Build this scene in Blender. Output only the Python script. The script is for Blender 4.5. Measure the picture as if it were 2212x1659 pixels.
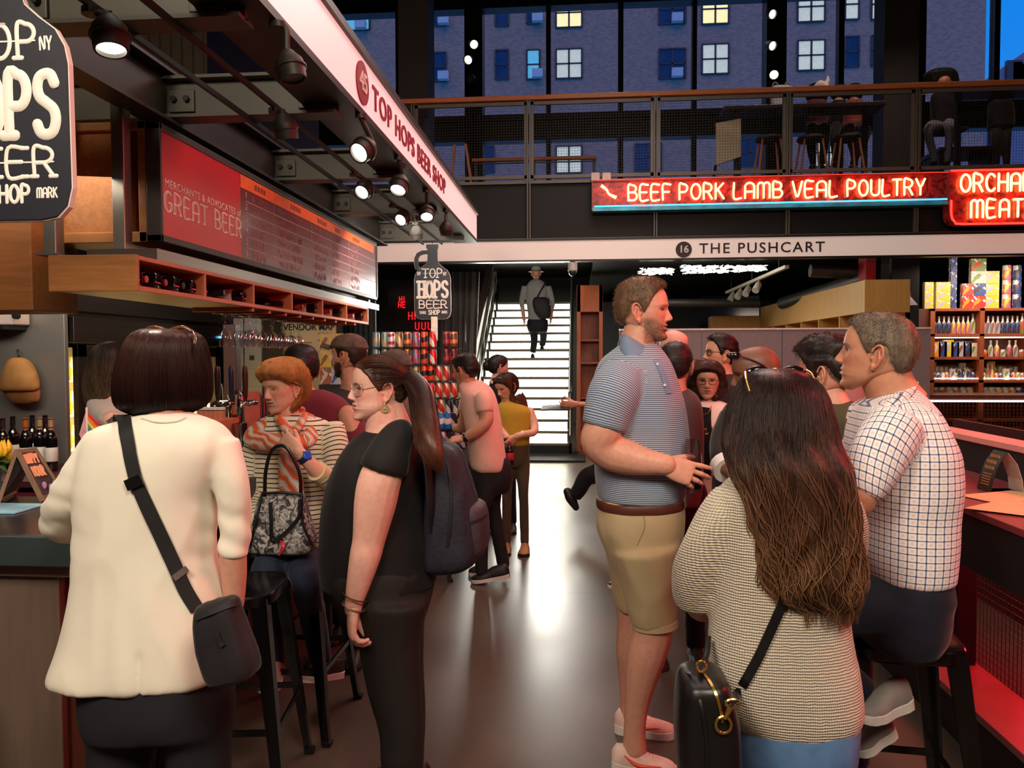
import bpy,math,random
import numpy as np
from mathutils import Vector,Matrix
from mathutils.bvhtree import BVHTree

for o in list(bpy.data.objects):
 bpy.data.objects.remove(o,do_unlink=True)
SC=bpy.context.scene
COL=SC.collection
R_=math.radians

# ------------------------------------------------------------------ camera
IMG_W,IMG_H,FPX=2212.0,1659.0,1661.0
CAM_Z=1.60
CAM_R=(Matrix.Rotation(R_(4.95),4,'Z')@Matrix.Rotation(R_(90-2.1),4,'X')
@Matrix.Rotation(R_(-0.17),4,'Z'))
cam_data=bpy.data.cameras.new('camera')
cam_data.sensor_fit='HORIZONTAL'
cam_data.sensor_width=36.0
cam_data.lens=36.0*FPX/IMG_W
cam_data.clip_start=0.05
cam_data.clip_end=400
cam=bpy.data.objects.new('camera',cam_data)
cam.matrix_world=Matrix.Translation((0,0,CAM_Z))@CAM_R
COL.objects.link(cam)
SC.camera=cam

# ------------------------------------------------------------------ view + world
SC.view_settings.view_transform='Standard'
SC.view_settings.look='None'
SC.view_settings.gamma=1.0
SC.view_settings.use_curve_mapping=False
SC.view_settings.exposure=0.0
SC.cycles.max_bounces=6
SC.cycles.diffuse_bounces=3
SC.cycles.glossy_bounces=3
SC.cycles.transmission_bounces=4
SC.cycles.transparent_max_bounces=24
SC.cycles.sample_clamp_indirect=4.0
SC.cycles.caustics_reflective=False
SC.cycles.caustics_refractive=False
SC.cycles.use_denoising=True

world=bpy.data.worlds.new('dusk_sky')
SC.world=world
world.use_nodes=True
_wn,_wl=world.node_tree.nodes,world.node_tree.links
_bg=_wn['Background']
_tc=_wn.new('ShaderNodeTexCoord')
_sep=_wn.new('ShaderNodeSeparateXYZ')
_rmp=_wn.new('ShaderNodeValToRGB')
_rmp.color_ramp.elements[0].position=0.0
_rmp.color_ramp.elements[0].color=(0.06,0.32,0.85,1)
_rmp.color_ramp.elements[1].position=1.0
_rmp.color_ramp.elements[1].color=(1.15,0.86,0.92,1)
_e=_rmp.color_ramp.elements.new(0.42);_e.color=(0.0,0.28,1.0,1)
_e=_rmp.color_ramp.elements.new(0.56);_e.color=(0.70,0.50,0.62,1)
_wl.new(_tc.outputs['Generated'],_sep.inputs[0])
_wl.new(_sep.outputs['Z'],_rmp.inputs[0])
_wl.new(_rmp.outputs[0],_bg.inputs['Color'])
_bg.inputs['Strength'].default_value=1.0

# ------------------------------------------------------------------ lamps of the hall and added fill lights
def lamp(name,kind,loc,aim,power,color,**kw):
 d=bpy.data.lights.new(name,kind)
 d.energy=power
 d.color=color
 for k,v in kw.items():
  setattr(d,k,v)
 o=bpy.data.objects.new(name,d)
 o.location=loc
 dv=Vector(aim)-Vector(loc)
 o.rotation_euler=dv.to_track_quat('-Z','Y').to_euler()
 COL.objects.link(o)
 return o

WARM=(1.0,0.85,0.68)
NEUT=(1.0,0.90,0.78)
PINK=(1.0,0.45,0.45)
RED=(1.0,0.03,0.05)
# house lamps hanging over the aisle behind the viewer
lamp('aisle_lamp','AREA',(-1.6,-0.9,3.9),(-0.9,2.4,1.0),120,WARM,shape='DISK',size=1.2)
lamp('aisle_lamp','AREA',(1.1,-0.8,3.9),(0.8,2.6,1.0),100,WARM,shape='DISK',size=1.2)
lamp('aisle_lamp','AREA',(-0.2,3.6,5.2),(0.1,3.9,0.0),60,NEUT,shape='DISK',size=4.0)
lamp('aisle_lamp','AREA',(0.6,6.6,5.0),(0.4,6.4,0.0),60,NEUT,shape='DISK',size=2.0)
# added fill lights that brighten the bar and the fridge side
lamp('stall_fill','AREA',(-3.4,3.55,2.20),(-4.0,4.98,1.35),16,NEUT,shape='RECTANGLE',size=1.6,size_y=0.25)
lamp('stall_fill','AREA',(-2.6,4.0,2.60),(-2.7,4.4,0.9),26,WARM,shape='RECTANGLE',size=0.8,size_y=2.4)
lamp('stall_fill','AREA',(-1.35,5.9,2.62),(-1.4,7.2,1.2),15,NEUT,shape='RECTANGLE',size=0.5,size_y=1.2)
for _x in(0.2,3.2,5.2):
 lamp('gallery_fill','SPOT',(_x,9.5,8.2),(_x,11.0,4.4),150,(1.0,0.72,0.58),spot_size=R_(80),spot_blend=0.6,shadow_soft_size=0.06)  # added fill so the people on the gallery are not too dark
lamp('stair_fill','AREA',(-.9,11.9,2.8),(-1.0,15.0,1.9),26,NEUT,shape='RECTANGLE',size=1.2,size_y=0.3)  # added fill for the backlit man climbing the steps
# red neon glow thrown by the butcher's sign and its neighbours along the upper right
lamp('neon_glow','AREA',(3.6,6.4,3.7),(0.8,3.0,1.4),42,RED,shape='RECTANGLE',size=2.6,size_y=0.6)
lamp('neon_glow','AREA',(3.4,2.7,3.0),(1.6,2.7,0.9),85,RED,shape='RECTANGLE',size=1.6,size_y=0.4)
lamp('neon_glow','AREA',(0.9,4.6,4.8),(-1.9,4.6,2.3),46,(1.0,0.12,0.15),shape='RECTANGLE',size=2.0,size_y=0.6)
# ------------------------------------------------------------------ geometry helpers
RNG=np.random.default_rng(7)
A3=lambda*a:np.array(a,dtype=float)
_CR=np.array(CAM_R.to_3x3())

def ray(px,py):
 d=_CR@A3((px-IMG_W/2)/FPX,-(py-IMG_H/2)/FPX,-1.0)
 return d

def P(px,py,Y):
 """point seen at a photograph position, on the room plane Y"""
 d=ray(px,py)
 return A3(0,0,CAM_Z)+d*(Y/d[1])

def PX(px,py,X):
 d=ray(px,py)
 return A3(0,0,CAM_Z)+d*(X/d[0])

def PZ(px,py,z):
 d=ray(px,py)
 return A3(0,0,CAM_Z)+d*((z-CAM_Z)/d[2])

def mpp(Y):
 return Y/FPX

def unit(v):
 v=np.asarray(v,float)
 n=np.linalg.norm(v)
 return v/n if n>1e-12 else v

def pchip(xs,ys,xq):
 xs=np.asarray(xs,float);ys=np.asarray(ys,float);xq=np.asarray(xq,float)
 if xs[0]>xs[-1]:
  xs=xs[::-1];ys=ys[::-1]
 h=np.diff(xs);d=np.diff(ys,axis=0)/(h if ys.ndim==1 else h[:,None])
 m=np.zeros_like(ys)
 m[0]=d[0];m[-1]=d[-1]
 for i in range(1,len(xs)-1):
  a,b=d[i-1],d[i]
  ok=a*b>0
  w1,w2=2*h[i]+h[i-1],h[i]+2*h[i-1]
  with np.errstate(divide='ignore',invalid='ignore'):
   v=(w1+w2)/(w1/a+w2/b)
  m[i]=np.where(ok,v,0.0)
 xq=np.clip(xq,xs[0],xs[-1])
 k=np.clip(np.searchsorted(xs,xq,side='right')-1,0,len(xs)-2)
 t=(xq-xs[k])/h[k]
 hh=h[k]
 if ys.ndim>1:
  t=t[:,None];hh=hh[:,None]
 return((2*t**3-3*t**2+1)*ys[k]+(t**3-2*t**2+t)*hh*m[k]
 +(-2*t**3+3*t**2)*ys[k+1]+(t**3-t**2)*hh*m[k+1])

def catmull(pts,n):
 """n points along a smooth curve through pts (rows may hold any columns)"""
 p=np.asarray(pts,float)
 if len(p)==2:
  t=np.linspace(0,1,n)[:,None]
  return p[0]*(1-t)+p[1]*t
 q=np.vstack([2*p[0]-p[1],p,2*p[-1]-p[-2]])
 seg=np.linalg.norm(np.diff(p[:,:3],axis=0),axis=1)+1e-9
 cum=np.concatenate([[0],np.cumsum(seg)])
 s=np.linspace(0,cum[-1],n)
 k=np.clip(np.searchsorted(cum,s,side='right')-1,0,len(p)-2)
 t=((s-cum[k])/seg[k])[:,None]
 a,b,c,d=q[k],q[k+1],q[k+2],q[k+3]
 return 0.5*(2*b+(c-a)*t+(2*a-5*b+4*c-d)*t**2+(3*b-a-3*c+d)*t**3)

def vnoise(p,seed=0):
 p=np.asarray(p,float)
 i=np.floor(p).astype(np.int64);f=p-i
 f=f*f*(3-2*f)
 out=np.zeros(len(p))
 for dx in(0,1):
  for dy in(0,1):
   for dz in(0,1):
    h=(i[:,0]+dx)*374761393+(i[:,1]+dy)*668265263+(i[:,2]+dz)*1274126177+seed*982451653
    h=(h^(h>>13))*1274126177
    h=(h^(h>>16))&0xffff
    w=(f[:,0]if dx else 1-f[:,0])*(f[:,1]if dy else 1-f[:,1])*(f[:,2]if dz else 1-f[:,2])
    out+=w*h/65535.0
 return out

def frames(c):
 c=np.asarray(c,float)
 t=np.gradient(c,axis=0)
 t/=np.linalg.norm(t,axis=1)[:,None]+1e-12
 ref=A3(0,0,1)if abs(t[0,2])<0.9 else A3(0,1,0)
 n=np.zeros_like(c)
 n[0]=unit(np.cross(t[0],ref))
 for i in range(1,len(c)):
  v=n[i-1]-t[i]*np.dot(n[i-1],t[i])
  n[i]=unit(v)
 return t,n,np.cross(t,n)

class MB:
 """collects shapes for one mesh"""
 def __init__(s):
  s.v,s.f,s.n=[],[],0

 def add(s,v,f):
  v=np.asarray(v,float)
  s.v.append(v)
  s.f.extend([tuple(int(i)+s.n for i in q)for q in f])
  s.n+=len(v)
  return s

 def box(s,x0,x1,y0,y1,z0,z1,M=None):
  v=np.array([(x,y,z)for x in(x0,x1)for y in(y0,y1)for z in(z0,z1)],float)
  if M is not None:
   v=(np.array(M.to_3x3())@v.T).T+np.array(M.translation)
  return s.add(v,[(0,1,3,2),(4,6,7,5),(0,4,5,1),(2,3,7,6),(0,2,6,4),(1,5,7,3)])

 def bar(s,p0,p1,w,h,up=(0,0,1)):
  p0,p1=A3(*p0),A3(*p1)
  t=unit(p1-p0);u=unit(np.cross(t,up));q=np.cross(u,t)
  v=[p+u*a*w/2+q*b*h/2 for p in(p0,p1)for a in(-1,1)for b in(-1,1)]
  return s.add(v,[(0,1,3,2),(4,6,7,5),(0,4,5,1),(2,3,7,6),(0,2,6,4),(1,5,7,3)])

 def loft(s,rings,cap=True,closed=False):
  rings=[np.asarray(r,float)for r in rings]
  m=len(rings[0]);v=np.vstack(rings);f=[]
  K=len(rings)
  for i in range(K if closed else K-1):
   j=(i+1)%K
   for k in range(m):
    l=(k+1)%m
    f.append((i*m+k,i*m+l,j*m+l,j*m+k))
  if cap and not closed:
   f.append(tuple(range(m))[::-1]);f.append(tuple((K-1)*m+k for k in range(m)))
  return s.add(v,f)

 def tube(s,pts,rad,seg=10,n=None,cap=True,flat=1.0,up=None,round_ends=False,closed=False):
  p=np.asarray([A3(*q)for q in pts])
  r=np.full(len(p),float(rad))if np.isscalar(rad)else np.asarray(rad,float)
  if n is None and len(p)>2:
   n=4*len(p)
  if n:
   c=catmull(np.hstack([p,r[:,None]]),n)
   p,r=c[:,:3],np.maximum(c[:,3],1e-5)
  if round_ends:
   t0,t1=unit(p[0]-p[1]),unit(p[-1]-p[-2])
   e=[0.35,0.7,0.93]
   a=np.array([p[0]+t0*r[0]*x for x in e[::-1]]);ra=np.array([r[0]*math.sqrt(1-x*x)for x in e[::-1]])
   b=np.array([p[-1]+t1*r[-1]*x for x in e]);rb=np.array([r[-1]*math.sqrt(1-x*x)for x in e])
   p=np.vstack([a,p,b]);r=np.concatenate([ra,r,rb])
  t,nn,bb=frames(p)
  if up is not None:
   for i in range(len(p)):
    nn[i]=unit(np.cross(t[i],up));bb[i]=np.cross(t[i],nn[i])
  a=np.linspace(0,2*np.pi,seg,endpoint=False)
  rings=[p[i]+r[i]*(np.cos(a)[:,None]*nn[i]+flat*np.sin(a)[:,None]*bb[i])for i in range(len(p))]
  return s.loft(rings,cap,closed)

 def cyl(s,p0,p1,r0,r1=None,seg=16):
  return s.tube([p0,p1],[r0,r0 if r1 is None else r1],seg=seg)

 def lathe(s,prof,o=(0,0,0),axis=(0,0,1),seg=20):
  o=A3(*o);ax=unit(axis)
  u=unit(np.cross(ax,A3(0,1,0)if abs(ax[1])<0.9 else A3(1,0,0)));w=np.cross(ax,u)
  a=np.linspace(0,2*np.pi,seg,endpoint=False)
  rings=[o+ax*z+max(r,1e-5)*(np.cos(a)[:,None]*u+np.sin(a)[:,None]*w)for r,z in prof]
  return s.loft(rings)

 def ell(s,c,r,R=None,seg=20,rings=12):
  c=A3(*c);r=A3(*r)if not np.isscalar(r)else A3(r,r,r)
  th=np.linspace(0.02,np.pi-0.02,rings)
  a=np.linspace(0,2*np.pi,seg,endpoint=False)
  R=np.eye(3)if R is None else np.asarray(R,float)
  return s.loft([c+(R@(np.stack([np.cos(a)*math.sin(t)*r[0],np.sin(a)*math.sin(t)*r[1],np.full(seg,math.cos(t)*r[2])]))).T for t in th])

 def prism(s,poly,o,u,v,depth):
  """polygon (2-D) swept along u x v by depth, centred on the plane"""
  o,u,v=A3(*o),A3(*u),A3(*v)
  w=unit(np.cross(u,v))
  a=[o+u*x+v*y+w*depth/2 for x,y in poly]
  b=[o+u*x+v*y-w*depth/2 for x,y in poly]
  m=len(poly)
  f=[tuple(range(m)),tuple(range(2*m-1,m-1,-1))]
  f+=[(i,m+i,m+(i+1)%m,(i+1)%m)for i in range(m)]
  return s.add(a+b,f)

 def arrays(s):
  return np.vstack(s.v),s.f

 def build(s,name,mat,parent=None,smooth=True,bevel=0.0,sharp=35,bseg=2,loc=None):
  v,f=s.arrays()
  return mesh_obj(name,v,f,mat,parent,smooth,bevel,sharp,bseg,loc)

def raw_mesh(name,v,f):
 me=bpy.data.meshes.new(name)
 v=np.asarray(v,np.float32)
 if isinstance(f,np.ndarray):
  k=f.shape[1]
  me.vertices.add(len(v));me.vertices.foreach_set('co',v.ravel())
  me.loops.add(f.size);me.loops.foreach_set('vertex_index',f.astype(np.int32).ravel())
  me.polygons.add(len(f));me.polygons.foreach_set('loop_start',np.arange(0,f.size,k,dtype=np.int32))
  me.update(calc_edges=True)

 else:
  me.from_pydata([tuple(map(float,q))for q in v],[],f)
  me.update()
 return me

def fix_normals(me):
 import bmesh
 bm=bmesh.new();bm.from_mesh(me)
 bmesh.ops.recalc_face_normals(bm,faces=bm.faces)
 bm.to_mesh(me);bm.free()

def mesh_obj(name,v,f,mat,parent=None,smooth=True,bevel=0.0,sharp=35,bseg=2,loc=None,fix=True):
 v=np.asarray(v,float)
 base=np.zeros(3)
 if parent is not None:
  base=A3(*parent.matrix_basis.translation)if parent.parent is None else A3(*WORLD_OF(parent))
 elif loc is not None:
  base=A3(*loc)
 me=raw_mesh(name,v-base,f)
 if fix:
  fix_normals(me)
 o=bpy.data.objects.new(name,me)
 COL.objects.link(o)
 if mat is not None:
  me.materials.append(mat)
 if parent is not None:
  o.parent=parent
 elif loc is not None:
  o.location=loc
 if smooth:
  me.polygons.foreach_set('use_smooth',[True]*len(me.polygons))
  if sharp:
   me.set_sharp_from_angle(angle=R_(sharp))
 if bevel:
  m=o.modifiers.new('bevel','BEVEL');m.width=bevel;m.segments=bseg;m.limit_method='ANGLE';m.angle_limit=R_(40)
  m.harden_normals=False
 return o

def WORLD_OF(o):
 p=A3(0,0,0)
 while o is not None:
  p+=A3(*o.location);o=o.parent
 return p

def tag(o,label=None,cat=None,group=None,kind=None):
 if label:o['label']=label
 if cat:o['category']=cat
 if group:o['group']=group
 if kind:o['kind']=kind
 return o

def thing(name,label,cat,loc=(0,0,0),group=None,kind=None):
 o=bpy.data.objects.new(name,None)
 o.empty_display_size=0.1
 o.location=tuple(map(float,loc))
 COL.objects.link(o)
 return tag(o,label,cat,group,kind)

def struct(name,mb,mat,smooth=False,bevel=0.0,label=None):
 o=mb.build(name,mat,smooth=smooth,bevel=bevel)
 return tag(o,label,None,None,'structure')

def copy_thing(o,loc,label=None,rz=None,group=None):
 """a copy of a thing with its parts and their sub-parts"""
 def cp(q,par):
  c=q.copy();COL.objects.link(c)
  if par is not None:
   c.parent=par
  for ch in q.children:
   cp(ch,c)
  return c
 c=cp(o,None)
 c.location=tuple(map(float,loc))
 if rz is not None:c.rotation_euler=(0,0,rz)
 if label:c['label']=label
 if group:c['group']=group
 return c

ORD=['first','second','third','fourth','fifth','sixth','seventh','eighth','ninth','tenth','eleventh',
'twelfth','thirteenth','fourteenth','fifteenth','sixteenth','seventeenth','eighteenth','nineteenth','twentieth']

# ------------------------------------------------------------------ materials
_M={}

def nodes_of(name):
 m=bpy.data.materials.new(name)
 m.use_nodes=True
 nt=m.node_tree
 return m,nt,nt.nodes['Principled BSDF']

def lin(c):
 """sRGB 0-255 to linear"""
 return tuple((x/255/12.92)if x/255<=0.04045 else((x/255+0.055)/1.055)**2.4 for x in c)

def mat(name,rgb,rough=0.5,metal=0.0,var=0.12,scale=20.0,bump=0.0,bscale=None,spec=0.5,emit=0.0,stretch=None,coat=0.0,sheen=0.0,trans=0.0,emit_rgb=None):
 """plain painted/plastic/cloth surface with a little procedural variation"""
 if name in _M:return _M[name]
 m,nt,b=nodes_of(name)
 c=lin(rgb)
 N,L=nt.nodes,nt.links
 tc=N.new('ShaderNodeTexCoord');mp=N.new('ShaderNodeMapping')
 if stretch:mp.inputs['Scale'].default_value=stretch
 L.new(tc.outputs['Object'],mp.inputs[0])
 nz=N.new('ShaderNodeTexNoise');nz.inputs['Scale'].default_value=scale;nz.inputs['Detail'].default_value=4
 L.new(mp.outputs[0],nz.inputs['Vector'])
 rp=N.new('ShaderNodeValToRGB')
 rp.color_ramp.elements[0].position=0.3;rp.color_ramp.elements[1].position=0.7
 rp.color_ramp.elements[0].color=(*[max(0,x*(1-var))for x in c],1)
 rp.color_ramp.elements[1].color=(*[min(1,x*(1+var))for x in c],1)
 L.new(nz.outputs['Fac'],rp.inputs[0])
 L.new(rp.outputs[0],b.inputs['Base Color'])
 b.inputs['Roughness'].default_value=rough
 b.inputs['Metallic'].default_value=metal
 b.inputs['Specular IOR Level'].default_value=spec
 if coat:b.inputs['Coat Weight'].default_value=coat
 if sheen:
  b.inputs['Sheen Weight'].default_value=sheen;b.inputs['Sheen Roughness'].default_value=0.4
 if trans:b.inputs['Transmission Weight'].default_value=trans
 if emit:
  b.inputs['Emission Color'].default_value=(*lin(emit_rgb or rgb),1)
  b.inputs['Emission Strength'].default_value=emit
 if bump:
  n2=N.new('ShaderNodeTexNoise');n2 .inputs['Scale'].default_value=bscale or scale*4;n2 .inputs['Detail'].default_value=3
  L.new(mp.outputs[0],n2 .inputs['Vector'])
  bp=N.new('ShaderNodeBump');bp.inputs['Strength'].default_value=bump;bp.inputs['Distance'].default_value=0.01
  L.new(n2 .outputs['Fac'],bp.inputs['Height']);L.new(bp.outputs[0],b.inputs['Normal'])
 _M[name]=m
 return m

def wood(name,rgb,dark=0.6,axis='Y',scale=3.0,rough=0.45):
 if name in _M:return _M[name]
 m,nt,b=nodes_of(name)
 N,L=nt.nodes,nt.links
 c=lin(rgb)
 tc=N.new('ShaderNodeTexCoord');mp=N.new('ShaderNodeMapping')
 mp.inputs['Scale'].default_value={'Y':(9,0.7,9),'X':(0.7,9,9),'Z':(9,9,0.7)}[axis]
 L.new(tc.outputs['Object'],mp.inputs[0])
 nz=N.new('ShaderNodeTexNoise');nz.inputs['Scale'].default_value=scale;nz.inputs['Detail'].default_value=8
 nz.inputs['Distortion'].default_value=1.2
 L.new(mp.outputs[0],nz.inputs['Vector'])
 rp=N.new('ShaderNodeValToRGB')
 rp.color_ramp.elements[0].position=0.32;rp.color_ramp.elements[1].position=0.68
 rp.color_ramp.elements[0].color=(*[x*dark for x in c],1);rp.color_ramp.elements[1].color=(*c,1)
 L.new(nz.outputs['Fac'],rp.inputs[0]);L.new(rp.outputs[0],b.inputs['Base Color'])
 b.inputs['Roughness'].default_value=rough
 bp=N.new('ShaderNodeBump');bp.inputs['Strength'].default_value=0.08
 L.new(nz.outputs['Fac'],bp.inputs['Height']);L.new(bp.outputs[0],b.inputs['Normal'])
 _M[name]=m
 return m

def glow(name,rgb,strength,var=0.0):
 """lamps, screens, neon: what gives off light"""
 if name in _M:return _M[name]
 m,nt,b=nodes_of(name)
 N,L=nt.nodes,nt.links
 b.inputs['Base Color'].default_value=(*lin(rgb),1)
 b.inputs['Roughness'].default_value=0.4
 b.inputs['Emission Strength'].default_value=strength
 c=lin(rgb)
 tc=N.new('ShaderNodeTexCoord');nz=N.new('ShaderNodeTexNoise');nz.inputs['Scale'].default_value=12
 L.new(tc.outputs['Object'],nz.inputs['Vector'])
 rp=N.new('ShaderNodeValToRGB')
 rp.color_ramp.elements[0].color=(*[x*(1-var)for x in c],1);rp.color_ramp.elements[1].color=(*c,1)
 L.new(nz.outputs['Fac'],rp.inputs[0]);L.new(rp.outputs[0],b.inputs['Emission Color'])
 _M[name]=m
 return m

def glass(name,tint=(1,1,1),refl=0.12,rough=0.0):
 """thin pane: clear with a sheen of reflection at grazing angles"""
 if name in _M:return _M[name]
 m,nt,b=nodes_of(name)
 N,L=nt.nodes,nt.links
 N.remove(b)
 tr=N.new('ShaderNodeBsdfTransparent');tr.inputs[0].default_value=(*tint,1)
 gl=N.new('ShaderNodeBsdfGlossy');gl.inputs['Roughness'].default_value=rough
 fr=N.new('ShaderNodeLayerWeight');fr.inputs[0].default_value=0.5
 pw=N.new('ShaderNodeMath');pw.operation='POWER';pw.inputs[1].default_value=4.0
 L.new(fr.outputs['Facing'],pw.inputs[0])
 ad=N.new('ShaderNodeMath');ad.operation='MULTIPLY_ADD';ad.inputs[1].default_value=0.85;ad.inputs[2].default_value=0.02+refl*0.12
 L.new(pw.outputs[0],ad.inputs[0])
 mx=N.new('ShaderNodeMixShader')
 L.new(ad.outputs[0],mx.inputs[0]);L.new(tr.outputs[0],mx.inputs[1]);L.new(gl.outputs[0],mx.inputs[2])
 L.new(mx.outputs[0],N['Material Output'].inputs['Surface'])
 _M[name]=m
 return m

 # ------------------------------------------------------------------ fusing shapes into one surface
def np_from_mesh(me):
 v=np.zeros(len(me.vertices)*3,np.float32);me.vertices.foreach_get('co',v)
 fl=np.zeros(len(me.loops),np.int32);me.loops.foreach_get('vertex_index',fl)
 ls=np.zeros(len(me.polygons),np.int32);me.polygons.foreach_get('loop_start',ls)
 lt=np.zeros(len(me.polygons),np.int32);me.polygons.foreach_get('loop_total',lt)
 v=v.reshape(-1,3).astype(float)
 if len(lt)and(lt==lt[0]).all():
  return v,fl.reshape(-1,lt[0])
 tri=[]
 for s,n in zip(ls,lt):
  for k in range(1,n-1):
   tri.append((fl[s],fl[s+k],fl[s+k+1]))
 return v,np.array(tri,np.int32)

def edges_np(f):
 k=f.shape[1]
 e=np.vstack([np.stack([f[:,i],f[:,(i+1)%k]],1)for i in range(k)])
 e.sort(axis=1)
 return np.unique(e,axis=0)

def relax(v,f,it,w=0.5,mask=None):
 e=edges_np(f)
 n=len(v)
 deg=np.bincount(e.ravel(),minlength=n).astype(float)
 deg[deg==0]=1
 for _ in range(it):
  s=np.zeros_like(v)
  for c in range(3):
   s[:,c]=np.bincount(e[:,0],v[e[:,1],c],n)+np.bincount(e[:,1],v[e[:,0],c],n)
  d=(s/deg[:,None]-v)*w
  if mask is not None:
   d*=mask[:,None]
  v=v+d
 return v

def normals_np(v,f):
 a,b,c=v[f[:,0]],v[f[:,1]],v[f[:,2]]
 fn=np.cross(b-a,c-a)
 if f.shape[1]==4:
  fn=fn+np.cross(c-a,v[f[:,3]]-a)
 n=np.zeros_like(v)
 for k in range(f.shape[1]):
  for j in range(3):
   n[:,j]+=np.bincount(f[:,k],fn[:,j],len(v))
 return n/(np.linalg.norm(n,axis=1)[:,None]+1e-12)

def evaluated(me,mods,others=()):
 tmp=bpy.data.objects.new('tmp',me)
 COL.objects.link(tmp)
 for kind,kw in mods:
  m=tmp.modifiers.new('m',kind)
  for k,q in kw.items():
   setattr(m,k,q)
 bpy.context.view_layer.update()
 dg=bpy.context.evaluated_depsgraph_get()
 out=bpy.data.meshes.new_from_object(tmp.evaluated_get(dg))
 bpy.data.objects.remove(tmp,do_unlink=True)
 return out

def fuse(mb,voxel,smooth=4,w=0.5):
 v,f=mb.arrays()if isinstance(mb,MB)else mb
 me=raw_mesh('t',v,f)
 fix_normals(me)
 out=evaluated(me,[('REMESH',dict(mode='VOXEL',voxel_size=voxel,adaptivity=0.0))])
 bpy.data.meshes.remove(me)
 v,f=np_from_mesh(out)
 bpy.data.meshes.remove(out)
 if smooth:
  v=relax(v,f,smooth,w)
 return v,f

def outward(g):
 v,f=g
 t=f if f.shape[1]==3 else np.vstack([f[:,[0,1,2]],f[:,[0,2,3]]])
 vol=np.einsum('ij,ij->i',v[t[:,0]],np.cross(v[t[:,1]],v[t[:,2]])).sum()
 return(v,f[:,::-1])if vol<0 else(v,f)

def union(a,b):
 """one continuous surface out of two closed ones"""
 a,b=outward(a),outward(b)
 ma=raw_mesh('a',*a);mbm=raw_mesh('b',*b)
 ob=bpy.data.objects.new('b',mbm);COL.objects.link(ob)
 out=evaluated(ma,[('BOOLEAN',dict(operation='UNION',object=ob,solver='MANIFOLD'))])
 bpy.data.objects.remove(ob,do_unlink=True)
 r=np_from_mesh(out)
 for x in(ma,mbm,out):
  bpy.data.meshes.remove(x)
 return r

def folds(v,f,amp,freq=9.0,along=(0,0,1),seed=1,sharp=1.6,mask=None):
 """cloth folds running along a direction"""
 n=normals_np(v,f)
 d=unit(along)
 q=v-np.outer(v@d,d)*0.68
 w=np.stack([vnoise(v*4+11,seed+5),vnoise(v*4+31,seed+6),vnoise(v*4+51,seed+7)],1)-0.5
 a=vnoise(q*freq+w*1.4,seed)
 r=(1-np.abs(2*a-1))**sharp-0.45
 b=vnoise(q*freq*2.1+w*2,seed+1)
 r=r+0.4*((1-np.abs(2*b-1))**sharp-0.45)
 h=amp*r
 if mask is not None:h=h*mask
 return v+n*h[:,None]

def color_attr(o,name,arr):
 a=o.data.attributes.new(name,'FLOAT_VECTOR' if arr.ndim==2 else 'FLOAT','POINT')
 a.data.foreach_set('vector' if arr.ndim==2 else 'value',np.asarray(arr,np.float32).ravel())

def bvh_of(v,f):
 return BVHTree.FromPolygons([tuple(q)for q in v],[tuple(int(i)for i in q)for q in f])

def drape(bvh,pix,off=0.004,Yfall=2.0):
 """points of a path, seen at photograph positions, laid on a surface"""
 pts,nrm=[],[]
 for px,py in pix:
  d=unit(ray(px,py))
  h=bvh.ray_cast(Vector((0,0,CAM_Z)),Vector(d))
  if h[0]is None:
   p=P(px,py,Yfall);n=-d
  else:
   p=A3(*h[0]);n=A3(*h[1])
   if np.dot(n,d)>0:n=-n
  pts.append(p+n*off);nrm.append(n)
 return np.array(pts),np.array(nrm)

def ribbon(mb,pts,nrm,width,thick=0.003,n=None):
 c=np.hstack([pts,nrm])
 c=catmull(c,n or 6*len(pts))
 p,nn=c[:,:3],c[:,3:]
 t=np.gradient(p,axis=0)
 rings=[]
 for i in range(len(p)):
  ti=unit(t[i]);ni=unit(nn[i]-ti*np.dot(nn[i],ti));si=np.cross(ti,ni)
  wd=width if np.isscalar(width)else np.interp(i/(len(p)-1),np.linspace(0,1,len(width)),width)
  rings.append([p[i]+si*wd/2,p[i]+si*wd/2+ni*thick,p[i]-si*wd/2+ni*thick,p[i]-si*wd/2])
 return mb.loft(rings)

def strands_mesh(S,rad):
 """S: strands x points x 3 -> thin tapering three-sided tubes (one mesh)"""
 N,K,_=S.shape
 t=np.gradient(S,axis=1)
 t/=np.linalg.norm(t,axis=2)[...,None]+1e-9
 ref=np.zeros_like(t);ref[...,1]=1.0
 n=np.cross(t,ref);n/=np.linalg.norm(n,axis=2)[...,None]+1e-9
 b=np.cross(t,n)
 taper=np.interp(np.linspace(0,1,K),[0,0.15,0.8,1],[0.5,1,0.9,0.15])
 rr=(np.asarray(rad).reshape(-1,1)*taper[None,:])[...,None]
 rings=np.stack([S+rr*(math.cos(a)*n+math.sin(a)*b)for a in(0.5,2.6,4.7)],2) # N,K,3,3
 v=rings.reshape(-1,3)
 base=(np.arange(N)[:,None,None]*K+np.arange(K-1)[None,:,None])*3
 k=np.arange(3)[None,None,:];l=(k+1)%3
 f=np.stack([base+k,base+l,base+3+l,base+3+k],-1).reshape(-1,4)
 return v,f
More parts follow.
